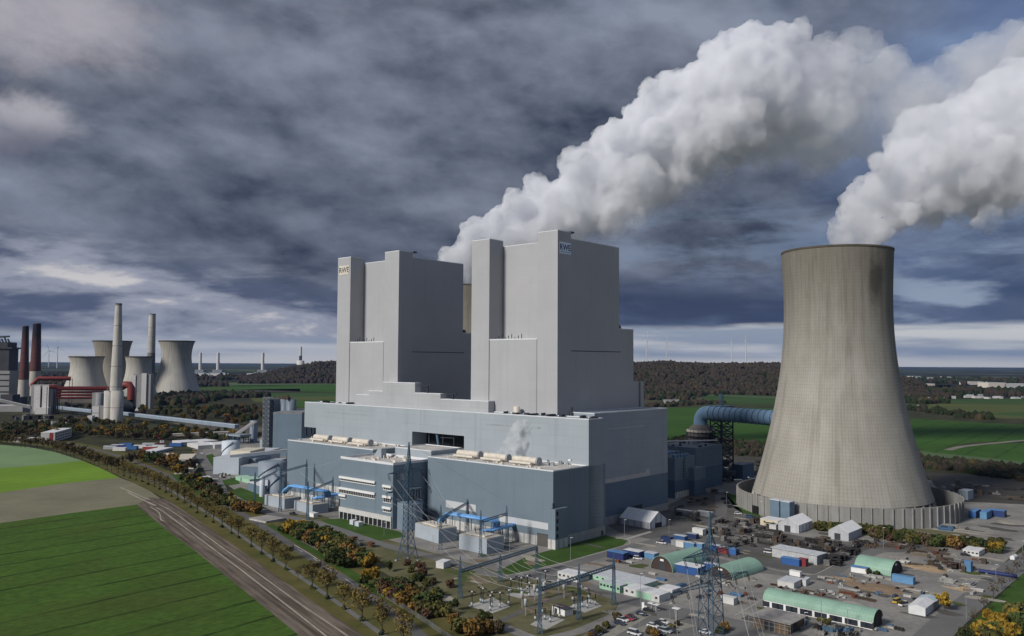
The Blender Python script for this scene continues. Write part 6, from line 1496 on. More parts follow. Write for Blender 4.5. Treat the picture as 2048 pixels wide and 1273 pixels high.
KJ = {'pallet_stack': (pallet_stack, 'dark pallet stack', 'pallets'), 'steel_beam_pile': (beams, 'pile of dark steel beams', 'steel beams'), 'scrap_heap': (heap, 'jagged heap of scrap', 'scrap heap'), 'cable_drum_row': (drums, 'row of cable drums', 'cable drums'), 'pipe_bundle': (pipes, 'bundle of stacked pipes', 'pipes'), 'storage_rack': (rack, 'open steel storage rack', 'rack'), 'slab_stack': (slabs, 'stack of pale slabs', 'slabs')}
proto = {}
def junk(kind, mi, p, rot, where, s=1.0):
    fnm, lb, cat = KJ[kind]
    if (kind, mi) not in proto: proto[(kind, mi)] = fnm(hash(kind) % 97 if False else len(proto) + 3).mesh(kind, [m_junk[mi]])
    o = bpy.data.objects.new(kind, proto[(kind, mi)]); COL.objects.link(o); g = G(*p); o.location = g; o.rotation_euler.z = rot; o.scale = (s, s, s)
    tag(o, lb + ' ' + where, cat, lb.replace('heap', 'heaps').replace('stack ', 'stacks ') + 's ' + where if False else f'{cat} {where}')
def in_poly(x, y, P):
    c = False
    for i in range(len(P)):
        (x1, y1), (x2, y2) = P[i], P[i - 1]
        if (y1 > y) != (y2 > y) and x < (x2 - x1) * (y - y1) / (y2 - y1) + x1: c = not c
    return c
def fill(poly, n, kinds, where, seed, mis, dmin=7, s=(.8, 1.3)):
    rr = random.Random(seed); xs = [p[0] for p in poly]; ys = [p[1] for p in poly]; done = []; tries = 0
    while len(done) < n and tries < n * 60:
        tries += 1; x, y = rr.uniform(min(xs), max(xs)), rr.uniform(min(ys), max(ys))
        if not in_poly(x, y, poly): continue
        if any(abs(x - a) < dmin and abs(y - b) < dmin * .35 for a, b in done): continue
        done.append((x, y)); junk(rr.choice(kinds), rr.choice(mis), (x, y), ROT + rr.choice((0, 0, math.pi / 2)) + rr.uniform(-.12, .12), where, rr.uniform(*s))
fill([(1345, 1012), (1432, 985), (1440, 1000), (1425, 1030), (1400, 1045), (1350, 1040)], 24, ['steel_beam_pile', 'storage_rack', 'pallet_stack', 'scrap_heap'], 'on the asphalt by the annex gate', 1, [0, 0, 2, 1])
fill([(1440, 1035), (1530, 1045), (1565, 1072), (1560, 1085), (1490, 1098), (1440, 1090), (1420, 1060)], 46, ['pallet_stack', 'steel_beam_pile', 'scrap_heap', 'storage_rack', 'pallet_stack'], 'on the dark storage yard', 2, [0, 1, 2, 0, 2])
fill([(1560, 1075), (1650, 1085), (1720, 1090), (1715, 1102), (1660, 1125), (1640, 1110), (1560, 1095)], 46, ['pallet_stack', 'scrap_heap', 'storage_rack', 'cable_drum_row'], 'beside the long silver shed', 3, [0, 0, 1, 2, 0])
fill([(1650, 1132), (1718, 1100), (1726, 1103), (1668, 1134)], 16, ['pallet_stack', 'storage_rack'], 'along the kerb right of the silver shed', 4, [0, 0, 2], 6)
fill([(1725, 1082), (1800, 1085), (1900, 1100), (1890, 1112), (1800, 1104), (1730, 1095)], 28, ['steel_beam_pile', 'scrap_heap', 'pipe_bundle', 'pallet_stack'], 'on the strip before the shrub row', 5, [0, 1, 4, 1, 2])
fill([(1840, 1120), (1910, 1125), (1915, 1140), (1850, 1136)], 10, ['pallet_stack', 'scrap_heap', 'storage_rack'], 'on the gravel right of the green hut', 6, [1, 1, 0, 2])
fill([(1540, 1165), (1560, 1172), (1640, 1180), (1700, 1182), (1755, 1195), (1740, 1202), (1640, 1192), (1560, 1188)], 26, ['scrap_heap', 'steel_beam_pile', 'slab_stack', 'scrap_heap'], 'behind the longest green hut', 7, [1, 3, 4, 2, 3])
fill([(1590, 1240), (1650, 1252), (1735, 1266), (1735, 1285), (1650, 1275), (1590, 1256)], 22, ['cable_drum_row', 'scrap_heap', 'cable_drum_row'], 'along the window front of the longest hut', 8, [0, 0, 2, 5], 8, (.7, 1.0))
fill([(1868, 1150), (1930, 1160), (1960, 1175), (1950, 1190), (1890, 1172)], 14, ['slab_stack', 'slab_stack', 'pipe_bundle', 'scrap_heap'], 'on the gravel by the perimeter road', 9, [3, 3, 2, 1])
fill([(1728, 1150), (1780, 1160), (1778, 1164), (1726, 1153)], 5, ['slab_stack'], 'before the poster cabin hut', 10, [3], 6)
fill([(1880, 1053), (1925, 1056), (1930, 1060), (1885, 1062)], 9, ['pipe_bundle'], 'on grass at the foot of the ring wall', 11, [2, 5], 8, (1.0, 1.4))
fill([(432, 938), (462, 938), (470, 955), (445, 960)], 12, ['scrap_heap', 'pallet_stack'], 'beside the access road', 12, [0, 3, 2, 1], 5)
fill([(1475, 1168), (1500, 1180), (1450, 1175), (1400, 1165)], 7, ['scrap_heap', 'slab_stack'], 'in the open yard near the pylon', 13, [1, 3, 2])
fill([(1880, 965), (2048, 980), (2048, 1003), (1890, 992)], 22, ['scrap_heap', 'steel_beam_pile', 'pallet_stack'], 'on the railway land', 14, [0, 2, 3, 1], 9, (1.0, 1.8))
fill([(1480, 930), (1520, 930), (1520, 950), (1470, 955)], 8, ['storage_rack', 'scrap_heap'], 'behind the ring wall', 15, [0, 2], 6, (1.2, 1.8))
fill([(700, 1082), (735, 1090), (770, 1098), (720, 1100)], 5, ['storage_rack', 'scrap_heap'], 'at the small substation by the hedge', 16, [2, 4, 2], 6, (.8, 1.1))
fill([(700, 1005), (1090, 1100), (1060, 1110), (930, 1085)], 0, ['scrap_heap'], 'x', 17, [0])
fill([(20, 838), (100, 836), (170, 842), (150, 850), (60, 848)], 26, ['scrap_heap', 'storage_rack', 'pallet_stack'], 'before the old works', 18, [0, 2, 3, 0], 6, (2.0, 3.5))
fill([(110, 812), (210, 812), (210, 822), (110, 822)], 14, ['storage_rack', 'scrap_heap'], 'under the red pipes', 19, [0, 0, 1], 6, (2.5, 4.5))
fill([(1180, 1125), (1300, 1122), (1420, 1150), (1520, 1160), (1530, 1200), (1440, 1210), (1330, 1180), (1230, 1150)], 26, ['slab_stack', 'scrap_heap', 'pipe_bundle', 'cable_drum_row', 'pallet_stack'], 'in the middle of the open yard', 21, [3, 2, 0, 1, 5, 4], 9, (.5, .9))
fill([(1610, 1150), (1700, 1150), (1840, 1180), (1880, 1200), (1800, 1200), (1640, 1165)], 30, ['slab_stack', 'scrap_heap', 'steel_beam_pile', 'cable_drum_row'], 'on the gravel between the right hand huts', 22, [3, 3, 4, 2, 0, 5], 8, (.5, .9))
fill([(1780, 1115), (1900, 1110), (1990, 1125), (1990, 1150), (1880, 1150), (1800, 1135)], 26, ['slab_stack', 'pallet_stack', 'scrap_heap', 'pipe_bundle'], 'on the gravel behind the light blue container', 23, [3, 0, 1, 2, 4], 9, (.5, 1.0))
fill([(1390, 1050), (1500, 1040), (1560, 1066), (1540, 1080), (1420, 1080)], 30, ['scrap_heap', 'steel_beam_pile', 'pallet_stack'], 'between the kerb row and the tents', 24, [0, 0, 3, 2, 1], 6, (.6, 1.0))
fill([(1650, 1218), (1790, 1240), (1800, 1262), (1760, 1270)], 8, ['slab_stack', 'cable_drum_row'], 'at the brown gable of the longest hut', 25, [3, 5, 0], 7, (.5, .8))
fill([(1040, 1150), (1110, 1150), (1180, 1180), (1150, 1190)], 7, ['slab_stack', 'cable_drum_row'], 'beside the service road by the switchyard', 26, [3, 2, 0], 7, (.5, .8))
# heaps of sand and lamp posts
def mound(label, p, r, h, mt):
    mb = MB(); rr = random.Random(int(p[0])); n = 20; prof = [(0.02, h)] + [(r * k / 5, h * (1 - (k / 5) ** 1.3)) for k in range(1, 6)]
    for i, (R0, z) in enumerate(prof):
        for k in range(n): a = 2 * math.pi * k / n; j = 1 + .22 * math.sin(3 * a + i) * (R0 > .1); mb.v.append((R0 * math.cos(a) * 1.5 * j, R0 * math.sin(a) * j, z - .05))
    for i in range(5):
        for k in range(n): mb.f.append([i * n + k, (i + 1) * n + k, (i + 1) * n + (k + 1) % n, i * n + (k + 1) % n]); mb.mi.append(0); mb.sm.append(True)
    o = mb.build('sand_heap', [mt]); o.location = G(*p); o.rotation_euler.z = ROT; tag(o, label, 'sand heap')
m_sand = mat('sand', (0.34, 0.245, 0.15), .95, .2, .3, fine=.2); m_loam = mat('loam', (0.24, 0.17, 0.11), .95, .25, .3, fine=.2)
mound('orange sand heap right of the green hut', (1856, 1137), 7, 1.0, m_sand); mound('brown sand heap before the poster cabin', (1690, 1158), 4, 1.2, m_loam); mound('pale brown earth bank by the perimeter road', (1925, 1178), 5, 1.0, m_sand); mound('brown earth ridge between the two right hand huts', (1755, 1177), 9, .7, m_loam); mound('grey earth heap at the foot of the shrubs', (1845, 1070), 7, 1.6, mat('grey_earth', (0.22, 0.19, 0.16), .95, .2, .3))
fl = MB()
for (x, y, w_, h_) in ((1288, 1127, 9, 4), (1560, 1165, 8, 3), (1420, 1190, 10, 4), (1700, 1165, 8, 3)): pass
def lamp(p, top, i):
    o = G(*p); H = min(14, max(6, hgt(o, p[0], top))); t = thing('street_lamp', LAMPS_L[i], 'street lamp', o, 0, 'lamp posts of the works')
    MB().tube((0, 0, 0), (0, 0, H), .11, .07, 6).build('pole', [m_galv], t); MB().box(-.15, 1.1, -.16, .16, H, H + .14).build('lamp_head', [m_white], t)
LP = [((1249, 1080), 1040, 'at the corner of the lawn'), ((1338, 1070), 1040, 'before the white tent at the annex'), ((1453, 1012), 985, 'on the grass by the ring wall'), ((1521, 1044), 1004, 'left of the low yellowish building'), ((1767, 1098), 1056, 'before the shrubs under the ring wall'), ((1934, 1098), 1077, 'by the white cabin far right'), ((1643, 1254), 1180, 'before the longest green hut, tall one'), ((1696, 1262), 1217, 'before the longest green hut, right end'), ((1933, 1240), 1168, 'on the perimeter road, nearest'), ((1993, 1192), 1130, 'on the perimeter road, second'), ((2046, 1124), 1083, 'at the right picture edge'), ((1141, 1122), 1076, 'on the kerb of the lawn'), ((1280, 1262), 1243, 'in the car park, left'), ((1340, 1240), 1225, 'in the car park, right'), ((1281, 1212), 1148, 'at the cabin row'), ((710, 1060), 1036, 'before the garage bays'), ((768, 1072), 1045, 'at the right end of the garage bays'), ((1019, 1108), 1083, 'at the roller door'), ((866, 1100), 1069, 'before the right transformers'), ((565, 1020), 995, 'before the left transformers'), ((1610, 1260), 1243, 'at the bottom edge by the timber shed')]
LAMPS_L = ['pale street lamp ' + l for _, _, l in LP]
for i, (p, top, _) in enumerate(LP): lamp(p, top, i)
# ------------------------------------------------------------------ transformers and bus ducts
m_busduct = mat('bus_duct_blue', (0.15, 0.37, 0.72), .4, .08, .2, spec=.4); m_trafo = mat('transformer_wall', (0.37, 0.42, 0.47), .6, .06, .2, fn=corrugated(1.2, .12))
m_ins = mat('insulator_black', (0.015, 0.013, 0.013), .4, .2, .5); m_insw = mat('insulator_grey', (0.45, 0.46, 0.46), .5, .1, .5)
for lb, p0, p1, p2, top in (('transformer enclosure at the left end by the shed', (529, 1010), (568.6, 1019), (588, 1011), 999), ('transformer enclosure left of the office wing', (588, 1019.5), (625, 1029.5), (648, 1023), 1011), ('transformer enclosure below the blue ducts next to the lattice pylon', (830, 1073.5), (877, 1088), (903, 1079), 1060), ('transformer enclosure nearest the roller door', (918, 1098), (973.5, 1110), (996, 1099), 1080)):
    t, L, W, h = shed('transformer_box', lb, 'transformer', p0, p1, p2, top, m_trafo, col('trafo_top', (0.40, 0.37, 0.32), .8, .25, .3, fine=.2), 'flat', group='grey transformer enclosures', over=-.3)
    for k in range(3):
        MB().tube((L * (.35 + .15 * k), W * .45, h), (L * (.35 + .15 * k) - .6, W * .4, h + 3.6), .22, .12, 8).build('bushing', [m_ins], t)
    MB().box(L * .15, L * .8, W * .2, W * .8, h, h + .8).build('lid', [m_cream], t)
def busduct(label, pts3, off, r=.74):
    """three parallel tubes; pts in plant coordinates"""
    t = thing('bus_duct', label, 'bus duct', C0, ROT, 'sky blue bus ducts of the transformers')
    for k in (-1, 0, 1):
        MB().path([(a + off[0] * k, b + off[1] * k, z) for a, b, z in pts3], r, 10).build('tube', [m_busduct], t)
    s = MB()
    for a, b, z in pts3[1:]:
        for k in (-1.4, 1.4): s.bar((a + off[0] * k, b + off[1] * k, 0), (a + off[0] * k, b + off[1] * k, z - .6), .3)
    for j in range(1, 4):
        (a, b, z), (a2, b2, z2) = pts3[2], pts3[3]; a, b, z = a + (a2 - a) * j / 4, b + (b2 - b) * j / 4, z + (z2 - z) * j / 4
        s.bar((a, b, 0), (a, b, z - .5), .35)
    s.build('support', [m_steel_blue], t)
    return t
def pl(px, py, z): a, b = toL(G(px, py, z)); return (a, b, z)
busduct('upper run of three sky blue tubes over the right transformer pair', [pl(880, 1046, 7), pl(886, 1037, 10), pl(898, 1027, 13), pl(990, 1042, 13), pl(993, 1045, 12), pl(993, 1058, 8)], (0.3, 1.5))
busduct('lower run of three sky blue tubes into the right turbine hall', [pl(970, 1062, 7.5), pl(980, 1061, 8.5), pl(993, 1058, 8.5), pl(1040, 1046, 8.5), (-48, -.5, 8.5)], (1.1, .9))
busduct('upper run of three sky blue tubes over the left transformer pair', [pl(568, 986, 7), pl(574, 979, 10), pl(584, 971.5, 13), pl(652, 983, 13), pl(655, 985, 12), pl(655, 994, 8)], (0.3, 1.5))
busduct('lower run of three sky blue tubes beside the office wing', [pl(630, 997, 7.5), pl(638, 996, 8.5), pl(652, 992, 8.5), pl(676, 988, 8.5), (-146.5, -6, 8.5)], (1.1, .9))

# ------------------------------------------------------------------ lattice pylons
m_pylon = mat('pylon_blue', (0.052, 0.098, 0.145), .55, .15, .3)
def lattice_taper(mb, prof, n_panels, w):
    """square lattice mast; prof: list of (z, half width)"""
    def hw(z): return float(np.interp(z, [p[0] for p in prof], [p[1] for p in prof]))
    zs = [prof[0][0]]
    while zs[-1] < prof[-1][0] - .5: zs.append(min(prof[-1][0], zs[-1] + max(1.3, hw(zs[-1]) * n_panels)))
    for a, b in zip(zs[:-1], zs[1:]):
        A_, B_ = hw(a), hw(b); ca = [(-A_, -A_), (A_, -A_), (A_, A_), (-A_, A_)]; cb = [(-B_, -B_), (B_, -B_), (B_, B_), (-B_, B_)]
        for i in range(4):
            j = (i + 1) % 4
            mb.bar((*ca[i], a), (*cb[i], b), w); mb.bar((*ca[i], a), (*cb[j], b), w * .6); mb.bar((*ca[j], a), (*cb[i], b), w * .6); mb.bar((*cb[i], b), (*cb[j], b), w * .6)
    return mb
def cross_arm(mb, z, ln, hw, h, w):
    for s in (-1, 1):
        tip = (s * ln, 0, z + h * .25)
        for y in (-hw, hw):
            mb.bar((s * hw, y, z), tip, w); mb.bar((s * hw, y, z + h), tip, w * .8)
        n = 7
        for k in range(n):
            f0, f1 = k / n, (k + .5) / n; x0, x1 = s * (hw + (ln - hw) * f0), s * (hw + (ln - hw) * f1)
            mb.bar((x0, -hw * (1 - f0), z + h * .25 * f0), (x1, hw * (1 - f1), z + h * .25 * f1), w * .6); mb.bar((x0, -hw * (1 - f0), z + h * .25 * f0), (x1, -hw * (1 - f1), z + h * (1 - f1) + h * .25 * f1), w * .55)
            mb.bar((x0, hw * (1 - f0), z + h * .25 * f0), (x1, hw * (1 - f1), z + h * (1 - f1) + h * .25 * f1), w * .55)
    return mb
ATT = {}
def pylon(key, label, base, zt, legs, arms, w, yaw):
    t = thing('lattice_pylon', label, 'pylon', base, yaw, 'blue lattice pylons')
    lattice_taper(MB(), legs, 1.7, w).build('mast', [m_pylon], t)
    pts = []
    for z, ln, hw in arms:
        cross_arm(MB(), z, ln, hw, 1.6, w * .8).build('cross_arm', [m_pylon], t)
        for s in (-1, 1):
            for fr in (.98, .62):
                x = s * ln * fr
                for dx in (-.35, .35):
                    MB().tube((x + dx, -.2, z + .2), (x + dx + .1, -1.2, z - 2.6), .12, n=6).build('insulator', [m_ins], t)
                pts.append(Vector(base) + Matrix.Rotation(yaw, 3, 'Z') @ Vector((x, -1.2, z - 2.6)))
    f = MB()
    for x in (-1, 1):
        for y in (-1, 1): f.box(x * legs[0][1] - .6, x * legs[0][1] + .6, y * legs[0][1] - .6, y * legs[0][1] + .6, 0, .5)
    f.build('footing', [m_conc], t)
    ATT[key] = (pts, Vector(base) + Vector((0, 0, zt)))
YE2 = math.atan2(E2.y, E2.x)
bA = G(815, 1122); hA = hgt(bA, 816, 884)
pylon('A', 'blue lattice pylon in front of the office wing corner', bA, hA, [(0, 3.7), (12, 1.75), (22, 1.6), (hA - 14, 1.45), (hA - 10, .7), (hA - 1, .12), (hA, .1)], [(hgt(bA, 813, 945), 13, 1.4), (hgt(bA, 813, 982), 14, 1.7)], .24, YE2)
bB = G(1422, 1296); hB = hgt(bB, 1417, 1024)
pylon('B', 'tall blue lattice pylon in the foreground at the bottom edge', bB, hB, [(0, 3.3), (20, 2.6), (31, 1.8), (35, 1.0), (38, .3), (hB - .5, .12), (hB, .1)], [(hgt(bB, 1413, 1106), 15, 1.5), (hgt(bB, 1408, 1166), 22, 2.0)], .24, YE2 - .12)
# ------------------------------------------------------------------ switchyard portals
def portal(label, bases, tops, beam, w=.22, group='lattice portals of the switchyard'):
    """bases: photo px of the posts; tops: px y of the post tips; beam: px y where the beam meets the posts"""
    P = [G(*b) for b in bases]; t = thing('portal_gantry', label, 'gantry', P[0], 0, group); bz = []
    for p, b, ty, by in zip(P, bases, tops, beam):
        q = p - P[0]; H = hgt(p, b[0], ty); zb = hgt(p, b[0], by); bz.append(zb)
        m_ = MB(); lattice_taper(m_, [(0, 1.0), (4, .6), (zb, .45), (H - .3, .1), (H, .05)], 2.4, w); m_.v = [(x + q.x, y + q.y, z) for x, y, z in m_.v]; m_.build('post', [m_pylon], t)
    d_ = (P[-1] - P[0]); L = d_.length; d_.normalize(); nrm = Vector((-d_.y, d_.x, 0)); z0 = sum(bz) / len(bz)
    b = MB(); n = max(6, int(L / 1.6))
    cs = [(-.45, 0), (.45, 0), (.45, 1.0), (-.45, 1.0)]
    pt = lambda i, c: d_ * (L * i / n) + nrm * c[0] + Vector((0, 0, z0 - .5 + c[1]))
    for c in cs: b.bar(pt(0, c), pt(n, c), w)
    for i in range(n):
        for a, c in ((0, 1), (1, 2), (2, 3), (3, 0)): b.bar(pt(i, cs[a]), pt(i + 1, cs[c]), w * .55)
    b.build('beam', [m_pylon], t)
    return [P[0] + d_ * (L * (k + .5) / 6) + Vector((0, 0, z0 - .6)) for k in range(6)]
W1 = portal('lattice portal nearest the lawn spanning the switchyard', [(920, 1197), (1000.5, 1164), (1073.5, 1143)], [1113, 1108, 1091], [1140, 1117, 1096])
W2 = portal('lattice portal nearest the car park spanning the switchyard', [(1079.6, 1267), (1158, 1239), (1227.7, 1210)], [1151, 1128, 1105], [1178, 1156, 1134])
W3 = portal('lattice portal behind the right transformers', [(961, 1115), (1013, 1096)], [1020, 1010], [1043, 1029], .18); W4 = portal('short lattice portal left of the right transformers', [(881, 1100), (933.4, 1064)], [1010, 998], [1027, 1016], .18)
W5 = portal('lattice portal over the left transformers', [(560, 1024), (612, 1025)], [926, 918], [938, 933], .18) if False else portal('lattice portal over the left transformers', [(560, 1024), (612, 1005)], [926, 918], [942, 933], .18)
W6 = portal('lattice portal left of the office wing', [(612, 1027), (665, 1027)], [960, 953], [977, 970], .18) if False else portal('lattice portal left of the office wing', [(615, 1040), (665, 1015)], [962, 953], [977, 969], .18)
W7 = portal('lattice portal by the tanks', [(509, 1014), (552, 990)], [944, 936], [956, 951], .18)
# wires
m_wire = mat('wire', (0.40, 0.41, 0.41), .5, .05, 1)
def wire(a, b, sag, label, r=.06):
    a, b = Vector(a), Vector(b); n = 14
    pts = [a.lerp(b, k / n) - Vector((0, 0, sag * 4 * (k / n) * (1 - k / n))) for k in range(n + 1)]
    o = MB().path(pts, r, 4).build('power_line', [m_wire]); tag(o, label, 'power line', label + 's')
for k in range(6): wire(W1[k], W2[k], 2.6, 'thin pale conductor sagging between the two switchyard portals')
for k in range(6): wire(W1[k], LW(*[u for u in toL(W1[k] + E1 * 9)], 5), .8, 'thin pale dropper from the rear portal to the breakers', .05)
pa_, ta_ = ATT['A']; pb_, tb_ = ATT['B']
for k in range(4): wire(pa_[k if k < 4 else 0], W4[k], 2.0, 'thin pale conductor from the pylon to the short portal')
for k in range(6): wire(pa_[min(k, len(pa_) - 1)], W1[k], 3.0, 'thin pale conductor from the pylon to the rear portal')
wire(ta_, W3[5] + Vector((0, 0, 8)), 1.0, 'thin earth wire from the pylon tip to the transformer portal')
for k in range(6): wire(W3[k], LW(*toL(W3[k] + E2 * -8), 8), .5, 'thin dropper at the transformer portal', .04)
for k in range(len(pb_)): wire(pb_[k], pb_[k] + E1 * 40 + E2 * -55 + Vector((0, 0, -26)), 2.5, 'thin conductor running down from the foreground pylon', .05)
wire(W5[3], W6[3], 1.2, 'thin conductor between the left portals'); wire(W5[1], W7[4], 1.2, 'thin conductor from the tank portal'); wire(W6[3], LW(-140, -2, 34), 1.0, 'thin conductor up to the office wing roof'); wire(W5[4], LW(-170, -.2, 34), 2.0, 'thin conductor up to the left turbine hall wall')
# breakers, disconnectors, voltage transformers
def breaker(label, p, kind, rot=0.0):
    t = thing('disconnector' if kind else 'circuit_breaker', label, 'switchgear', G(*p), ROT + rot, 'black switchgear posts of the switchyard')
    H = 5.6 if kind == 0 else 4.4
    MB().box(-.18, .18, -.18, .18, 0, 2.3).box(-.5, .5, -.3, .3, 0, .25).build('stand', [m_pylon], t)
    c = MB(); n = 8
    c.lathe([((.22 if i % 2 else .15), 2.3 + (H - 2.3) * i / (2 * n)) for i in range(2 * n + 1)], 8); c.build('insulator', [m_ins], t)
    if kind == 0:
        a = MB()
        for s in (-1, 1):
            pr = [((.27 if i % 2 else .18), s * (.3 + 1.5 * i / 10)) for i in range(11)]
            m2 = MB().lathe(pr, 8); a.add([(z, x, y + H + .15) for x, y, z in m2.v], m2.f)
        a.build('interrupter', [m_ins], t); MB().tube((-.35, 0, H + .15), (.35, 0, H + .15), .3, n=8).build('joint', [m_insw], t)
    else:
        MB().bar((-1.8, 0, H + .1), (1.8, 0, H + .1), .14).build('contact_arm', [mat('contact_brown', (0.20, 0.14, 0.11), .6, .2, .5)], t)
    MB().box(-.35, .35, -.45, -.18, .9, 1.7).build('drive_box', [m_insw], t)
i = 0
for p in ((944, 1214), (962, 1206), (966, 1207), (981, 1222), (984, 1215), (1000, 1216), (1018, 1211)): breaker('black circuit breaker in the front left bay of the switchyard', p, 0, .2)
for p in ((1022, 1187), (1038, 1183), (1043, 1184), (1059, 1195), (1055, 1180), (1075, 1186), (1091, 1170)): breaker('black circuit breaker in the rear bay of the switchyard', p, 0, .2)
for p in ((1071, 1242), (1090, 1240), (1101, 1245), (1107, 1234), (1119, 1237), (1085, 1228)): breaker('dark disconnector in the front right bay of the switchyard', p, 1, .2)
for p in ((1148, 1218), (1165, 1215), (1175, 1217), (1180, 1208), (1191, 1211), (1178, 1199), (1146, 1203)): breaker('dark disconnector in the bay nearest the cabins', p, 1, .2)
for p in ((1051, 1232), (1044, 1216), (1069, 1202), (1088, 1196), (1117, 1190), (1128, 1197)):
    t = thing('voltage_transformer', 'pale grey cylinder on a steel post in the switchyard', 'voltage transformer', G(*p), 0, 'pale cylinders on posts in the switchyard')
    MB().box(-.2, .2, -.2, .2, 0, 3.6).build('post', [m_galv], t); MB().lathe([(.05, 6.3), (.55, 6.2), (.6, 6.0), (.6, 3.6), (.05, 3.6)], 14).build('cylinder', [m_insw], t)
flat('gravel_bed', [(936, 1212), (985, 1195), (1020, 1214), (983, 1228)], .06, m_kerb); flat('gravel_bed', [(1012, 1190), (1060, 1174), (1092, 1186), (1050, 1200)], .06, m_kerb); flat('gravel_bed', [(1060, 1250), (1090, 1230), (1130, 1240), (1092, 1260)], .06, m_kerb); flat('gravel_bed', [(1135, 1215), (1180, 1198), (1204, 1212), (1170, 1226)], .06, m_kerb)
flat('cable_trench', [(990, 1243), (1066, 1210), (1140, 1184), (1146, 1188), (1070, 1214), (1000, 1248)], .065, m_asph_d)
seg('gravel_path', [(960, 1235), (1010, 1255), (1060, 1275), (1110, 1290)], 5, .06, m_gravel); seg('gravel_path', [(1080, 1282), (1160, 1262), (1230, 1232), (1275, 1212)], 5, .06, m_gravel)
# chain fence along the road
t = thing('wire_fence', 'grey wire mesh fence between the road and the shrubs at the bottom', 'fence', (0, 0, 0))
L = smooth_line([G(*p) for p in ((755, 1188), (800, 1215), (850, 1247), (905, 1285))], 8); fm = MB(); pm = MB()
for a, b in zip(L[:-1], L[1:]):
    for z in (.3, .7, 1.1, 1.5, 1.9): fm.bar((a.x, a.y, z), (b.x, b.y, z), .05)
    n = int((b - a).length / .5) + 1
    for k in range(n): q = a.lerp(b, k / n); fm.bar((q.x, q.y, .1), (q.x, q.y, 1.95), .035)
for q in L[::2]:
    MB().bar((q.x, q.y, 0), (q.x, q.y, 2.2), .1).build('post', [m_galv], t)
fm.build('mesh_panel', [m_galv], t)
# ------------------------------------------------------------------ trees and shrubs
def leaf_mat(name, c0, c1, c2, rand=.22):
    def fn(N, c, pos):
        n = N.noise(pos, 0.55, 3, .6); n2 = N.noise(pos, 3.0, 2, .6)
        return N.mix(N.ramp(n2, .62, .70), N.mix(N.ramp(n, .36, .64), c0, c1), c2)
    return mat(name, c0, .85, .1, .5, spec=.15, rand=rand) if False else _leaf(name, c0, c1, c2, rand)
def _leaf(name, c0, c1, c2, rand):
    mt = bpy.data.materials.new(name); mt.use_nodes = True; t = mt.node_tree; N = NT(t); b = t.nodes['Principled BSDF']
    pos = N.new('ShaderNodeTexCoord').outputs['Object']; ri = N.new('ShaderNodeObjectInfo').outputs['Random']
    q = N.vm('ADD', pos, N.comb(N.m('MULTIPLY', ri, 37.0), 0, 0))
    c = N.mix(N.ramp(N.noise(q, .45, 3, .6), .36, .64), c0, c1); c = N.mix(N.m('MULTIPLY', N.ramp(N.noise(q, .9, 3, .6), .52, .70), .7), c, c2)
    hs = N.new('ShaderNodeHueSaturation'); N.put(hs.inputs['Color'], c); N.put(hs.inputs['Value'], N.ramp(ri, 0, 1, 1 - rand, 1 + rand, smooth=False))
    N.put(b.inputs['Base Color'], hs.outputs[0]); b.inputs['Roughness'].default_value = .8; b.inputs['Specular IOR Level'].default_value = .15
    return mt
m_bark = mat('bark', (0.055, 0.045, 0.036), .95, .3, .8)
LEAF = {'avenue': _leaf('leaf_avenue', (0.105, 0.078, 0.026), (0.165, 0.118, 0.030), (0.085, 0.085, 0.022), .3), 'avenue_far': _leaf('leaf_avenue_far', (0.075, 0.056, 0.026), (0.105, 0.074, 0.028), (0.060, 0.058, 0.020), .25),
        'green': _leaf('leaf_green', (0.040, 0.058, 0.018), (0.070, 0.084, 0.024), (0.026, 0.038, 0.014), .3), 'rust': _leaf('leaf_rust', (0.16, 0.092, 0.028), (0.21, 0.125, 0.032), (0.095, 0.075, 0.030), .2), 'gold': _leaf('leaf_gold', (0.26, 0.165, 0.022), (0.34, 0.225, 0.034), (0.15, 0.11, 0.026), .2),
        'brown': _leaf('leaf_brown', (0.074, 0.058, 0.034), (0.105, 0.078, 0.040), (0.056, 0.052, 0.026), .3), 'wine': _leaf('leaf_wine', (0.078, 0.044, 0.030), (0.105, 0.060, 0.034), (0.056, 0.050, 0.024), .2), 'olive': _leaf('leaf_olive', (0.090, 0.088, 0.028), (0.130, 0.115, 0.034), (0.060, 0.066, 0.022), .3)}
def leaves(centres, n, size, seed, hollow=.35):
    """n leaf-cluster quads spread through the volumes (x,y,z,r)"""
    g = np.random.default_rng(seed); cs = np.array(centres); wts = cs[:, 3] ** 2; idx = g.choice(len(cs), n, p=wts / wts.sum())
    d = g.normal(size=(n, 3)); d /= np.linalg.norm(d, axis=1)[:, None]; r = (hollow + (1 - hollow) * g.random(n) ** .5)
    c = cs[idx, :3] + d * (cs[idx, 3] * r)[:, None]
    u = g.normal(size=(n, 3)); nr = d * .8 + g.normal(size=(n, 3)) * .6; u = np.cross(nr, u); u /= np.linalg.norm(u, axis=1)[:, None]; v = np.cross(nr, u); v /= np.linalg.norm(v, axis=1)[:, None]
    s = (size * (0.55 + .9 * g.random(n)))[:, None]
    P = np.stack([c - u * s - v * s * .6, c + u * s * .9 - v * s * .7, c + u * s + v * s * .6, c - u * s * .7 + v * s * .8], 1).reshape(-1, 3)
    mb = MB(); mb.v = [tuple(p) for p in P.tolist()]; mb.f = [[4 * i, 4 * i + 1, 4 * i + 2, 4 * i + 3] for i in range(n)]; mb.mi = [0] * n; mb.sm = [False] * n
    return mb
